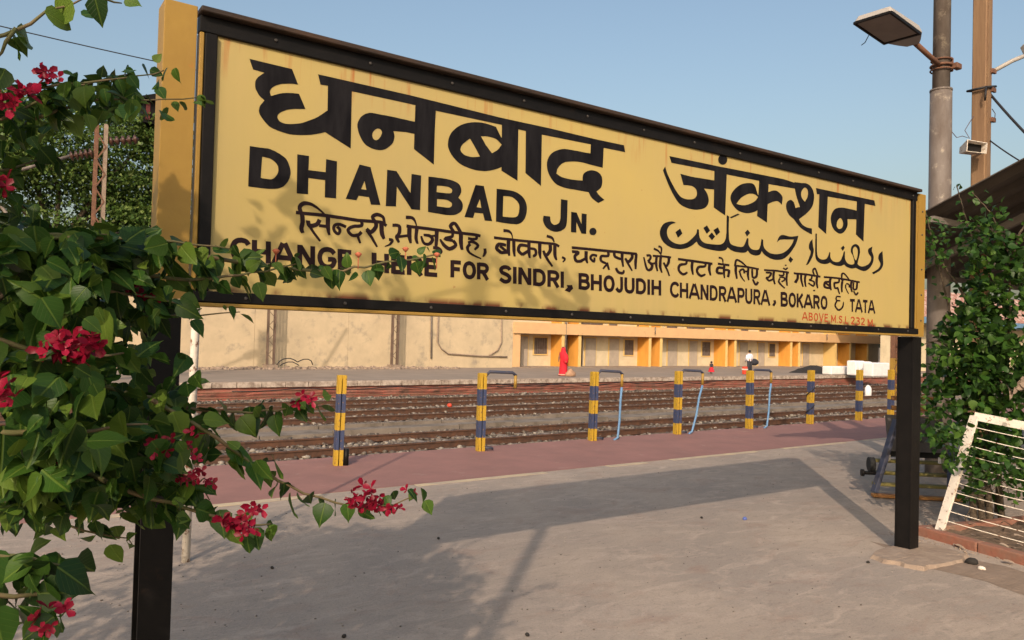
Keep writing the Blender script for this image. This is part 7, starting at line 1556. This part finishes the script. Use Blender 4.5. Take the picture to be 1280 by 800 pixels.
for px, py, rx, ry, dep, ds, n, sz in [
 (1245,360,42,55,7.6,.22,190,.115),(1215,430,48,50,7.8,.25,210,.115),(1250,470,40,60,7.6,.25,210,.12),(1205,500,42,32,7.7,.2,110,.11),(1230,560,32,36,7.5,.2,90,.11),
 (1225,300,26,30,7.5,.15,60,.10),(1172,450,18,16,7.8,.12,10,.10),(1175,545,24,16,7.3,.1,22,.10),(1270,560,26,50,7.6,.2,80,.12),(1176,300,14,26,7.7,.12,16,.085),(1185,470,30,22,7.8,.15,50,.11),
 (1160,300,9,36,7.7,.08,16,.075),(1158,500,12,26,7.6,.1,16,.09),(1205,395,20,22,7.8,.15,16,.1),(1330,430,50,120,7.6,.4,260,.12),(1230,450,45,100,8.3,.3,200,.12),(1270,320,30,25,7.5,.15,60,.11),(1215,615,14,22,7.5,.1,18,.09),(1275,610,20,20,7.6,.1,20,.09),(1198,572,24,18,6.95,.06,26,.085),(1185,543,26,12,7.0,.06,20,.085),(1250,585,34,20,6.85,.08,34,.09),(1225,600,14,18,6.95,.06,12,.08),(1205,300,38,34,7.3,.12,30,.085),(1245,275,20,24,7.2,.1,20,.085)]:
    for _ in range(int(n*2.6)):
        a = nr.uniform(0, 2*math.pi); q = nr.uniform(0, 1)**.5
        p = P3(px+rx*q*math.cos(a), py+ry*q*math.sin(a), dep+nr.normal()*ds)
        L.add(p, rand_dir(.18), up_n(), sz*.80*nr.uniform(.5, 1.2))
p_, d_, n_, s_ = L.arr(); x, y, z = to_px(p_); vis = (x < 1285) & (y > 0)
score = np.where(vis, s_/z+(z < 7.75)*.01, -1); order = np.argsort(-score); top = order[:298]; rest = order[298:]
single_leaves(p_[top], d_[top], n_[top], s_[top], ht, LEAF_ME2)
joined_leaves('foliage', p_[rest], d_[rest], n_[rest], s_[rest], M['leaf_deep'], ht, tuple(hb))
for px in (1218, 1228, 1238, 1252):
    a = ground(px, 655+rnd.uniform(-8, 12)); tw.tube([a, Vector(P3(px-4, 600, 7.9)), Vector(P3(px+rnd.uniform(-10, 10), 540, 7.9))], [.035, .03, .022], 7)
for _ in range(26):
    px = nr.uniform(1210, 1280); py = nr.uniform(540, 660); dep = nr.uniform(7.2, 7.9); a = P3(px, py, dep); b = P3(px+nr.uniform(-30, 30), py+nr.uniform(-40, 40), dep); tw.tube([tuple(a), tuple((a+b)/2+nr.normal(size=3)*.02), tuple(b)], [.006, .005, .003], 5)
tagp(world_part(tw, 'stems', M['bark'], ht), kind='stuff')
# dry orange leaf caught in the shrub, dry leaves on the ground
g = MB(); tv, tf = TPL[1]; 
def put(g, p, d, n, s): 
    Fm = frames(np.array([d], float), np.array([n], float))[0]; g.add([tuple(Fm@v*s+np.array(p)) for v in tv], tf)
for k in range(4): put(g, P3(1262+4*k, 500-7*k, 7.2), (.3*(k-1), -.2, 1-.3*k), (0, -1, .2), .16)
o = world_part(g, 'dry_leaf', M['patch'], ht)
g = MB()
for _ in range(46):
    q = ka+kd*nr.uniform(.0, 1.6)+kn*nr.uniform(-.25, 1.0); put(g, (q.x, q.y, .02 if (q-ka).dot(kn) < 0 else .085), (nr.normal(), nr.normal(), .1), (0, 0, 1), nr.uniform(.03, .09))
o = g.build('leaf_litter', M['patch']); o['kind'] = 'stuff'; tagp(o, 'dry brown fallen leaves on the soil bed below the white gate', 'dry leaves')

# ================= background trees
def tree(name, lb, base, h, crowns, n, lsz, m, trunk_r=.3, group=None):
    base = Vector(base); t = thing(name, lb, 'tree', tuple(base), group=group); g = MB()
    cs = [(np.array(c), np.array(r_)) for c, r_ in crowns]
    top = Vector((0, 0, h*.45)); g.tube([(0, 0, -.2), (rnd.uniform(-.2, .2), 0, h*.22), tuple(top)], [trunk_r, trunk_r*.8, trunk_r*.6], 9)
    for c, r_ in cs:
        e = Vector(c)+Vector((0, 0, -r_[2]*.2)); mid = top.lerp(e, .5)+Vector((rnd.uniform(-.5, .5), rnd.uniform(-.5, .5), .3)); g.tube([tuple(top.lerp(Vector((0, 0, h*.25)), rnd.random())), tuple(mid), tuple(e)], [trunk_r*.45, trunk_r*.3, trunk_r*.12], 6)
        for _ in range(7):
            v = nr.normal(size=3); v /= np.linalg.norm(v); q = c+v*r_*.9; g.tube([tuple(e), tuple((np.array(e)+q)/2+nr.normal(size=3)*.15), tuple(q)], [trunk_r*.13, trunk_r*.08, .02], 5)
    g.build('trunk', M['bark'], t)
    LL = Leaves(); tot = sum(r_[0]*r_[2] for c, r_ in cs)
    for c, r_ in cs:
        k = int(n*r_[0]*r_[2]/tot); nc = max(10, k//75)
        cc = nr.normal(size=(nc, 3)); cc /= np.linalg.norm(cc, axis=1, keepdims=True); cc *= (nr.uniform(.35, 1, (nc, 1)))**.5
        for i in range(k):
            q = cc[i % nc]; sp = .14
            p = c+(q+nr.normal(size=3)*np.array([sp*1.25, sp, sp*.5]))*r_
            nn = nr.normal(size=3)*.6+np.array([-.2, -.4, .8]); LL.add(p+np.array(base), rand_dir(.35), nn, lsz*nr.uniform(.6, 1.3))
    p_, d_, n_, s_ = LL.arr(); joined_leaves('crown', p_, d_, n_, s_, m, t, tuple(base), simple=True)
    return t
tree('leafy_tree', 'broad green tree behind the cream wall left of the sign', (3.2, 45, FZ), 14, [((-.5, 0, 11.0), (3.6, 2.5, 2.5)), ((3.2, 1, 10.4), (2.9, 2.2, 2.8)), ((-3.6, 0, 9.4), (3.0, 2.2, 2.5)), ((1.5, .5, 7.6), (3.4, 2.2, 1.8)), ((4.8, 0, 6.6), (2.6, 2, 1.9)), ((-3.5, 0, 5.4), (2.6, 2, 1.3)), ((4.2, 0, 12.6), (2.4, 1.6, 1.7)), ((-2.6, 0, 12.2), (2.6, 1.8, 1.7))], 50000, .20, M['leaf_tree'], .4, group='trees behind the cream wall')
tree('leafy_tree', 'lower darker tree behind the cream wall at the far left edge', (-2.6, 47, FZ), 9, [((-.5, 0, 8.8), (2.6, 2, 2.3)), ((-1, 0, 5.2), (2.6, 2, 1.6)), ((1.8, 0, 10.6), (2.2, 2, 1.7))], 17000, .21, M['leaf_tree'], .35, group='trees behind the cream wall')
tree('leafy_tree', 'low bushy tree behind the wall hidden mostly by the sign post', (9.0, 46, FZ), 9, [((-1, 0, 6.6), (3.0, 2, 2.4)), ((1.5, 0, 5.2), (2.4, 2, 1.8)), ((-2.4, 0, 4.4), (2.4, 1.6, 1.3)), ((-1.2, 0, 9.2), (2.6, 2, 1.7))], 17000, .21, M['leaf_tree'], .3, group='trees behind the cream wall')
tree('distant_tree', 'distant green tree behind the hedge and far shed at the right', (66, 45, FZ), 8, [((0, 0, 4.8), (4, 3, 2.6))], 3000, .35, M['leaf_tree'], .3)
# utility pole just behind the photographer; its shadow crosses board and platform
t = thing('utility_pole', 'slender grey pole standing behind the viewpoint', 'pole', (-1.16, .05, 0)); g = MB(); g.tube([(0, 0, 0), (0, 0, 5.02)], [.062, .05], 10); g.build('pole_shaft', M['galv'], t)
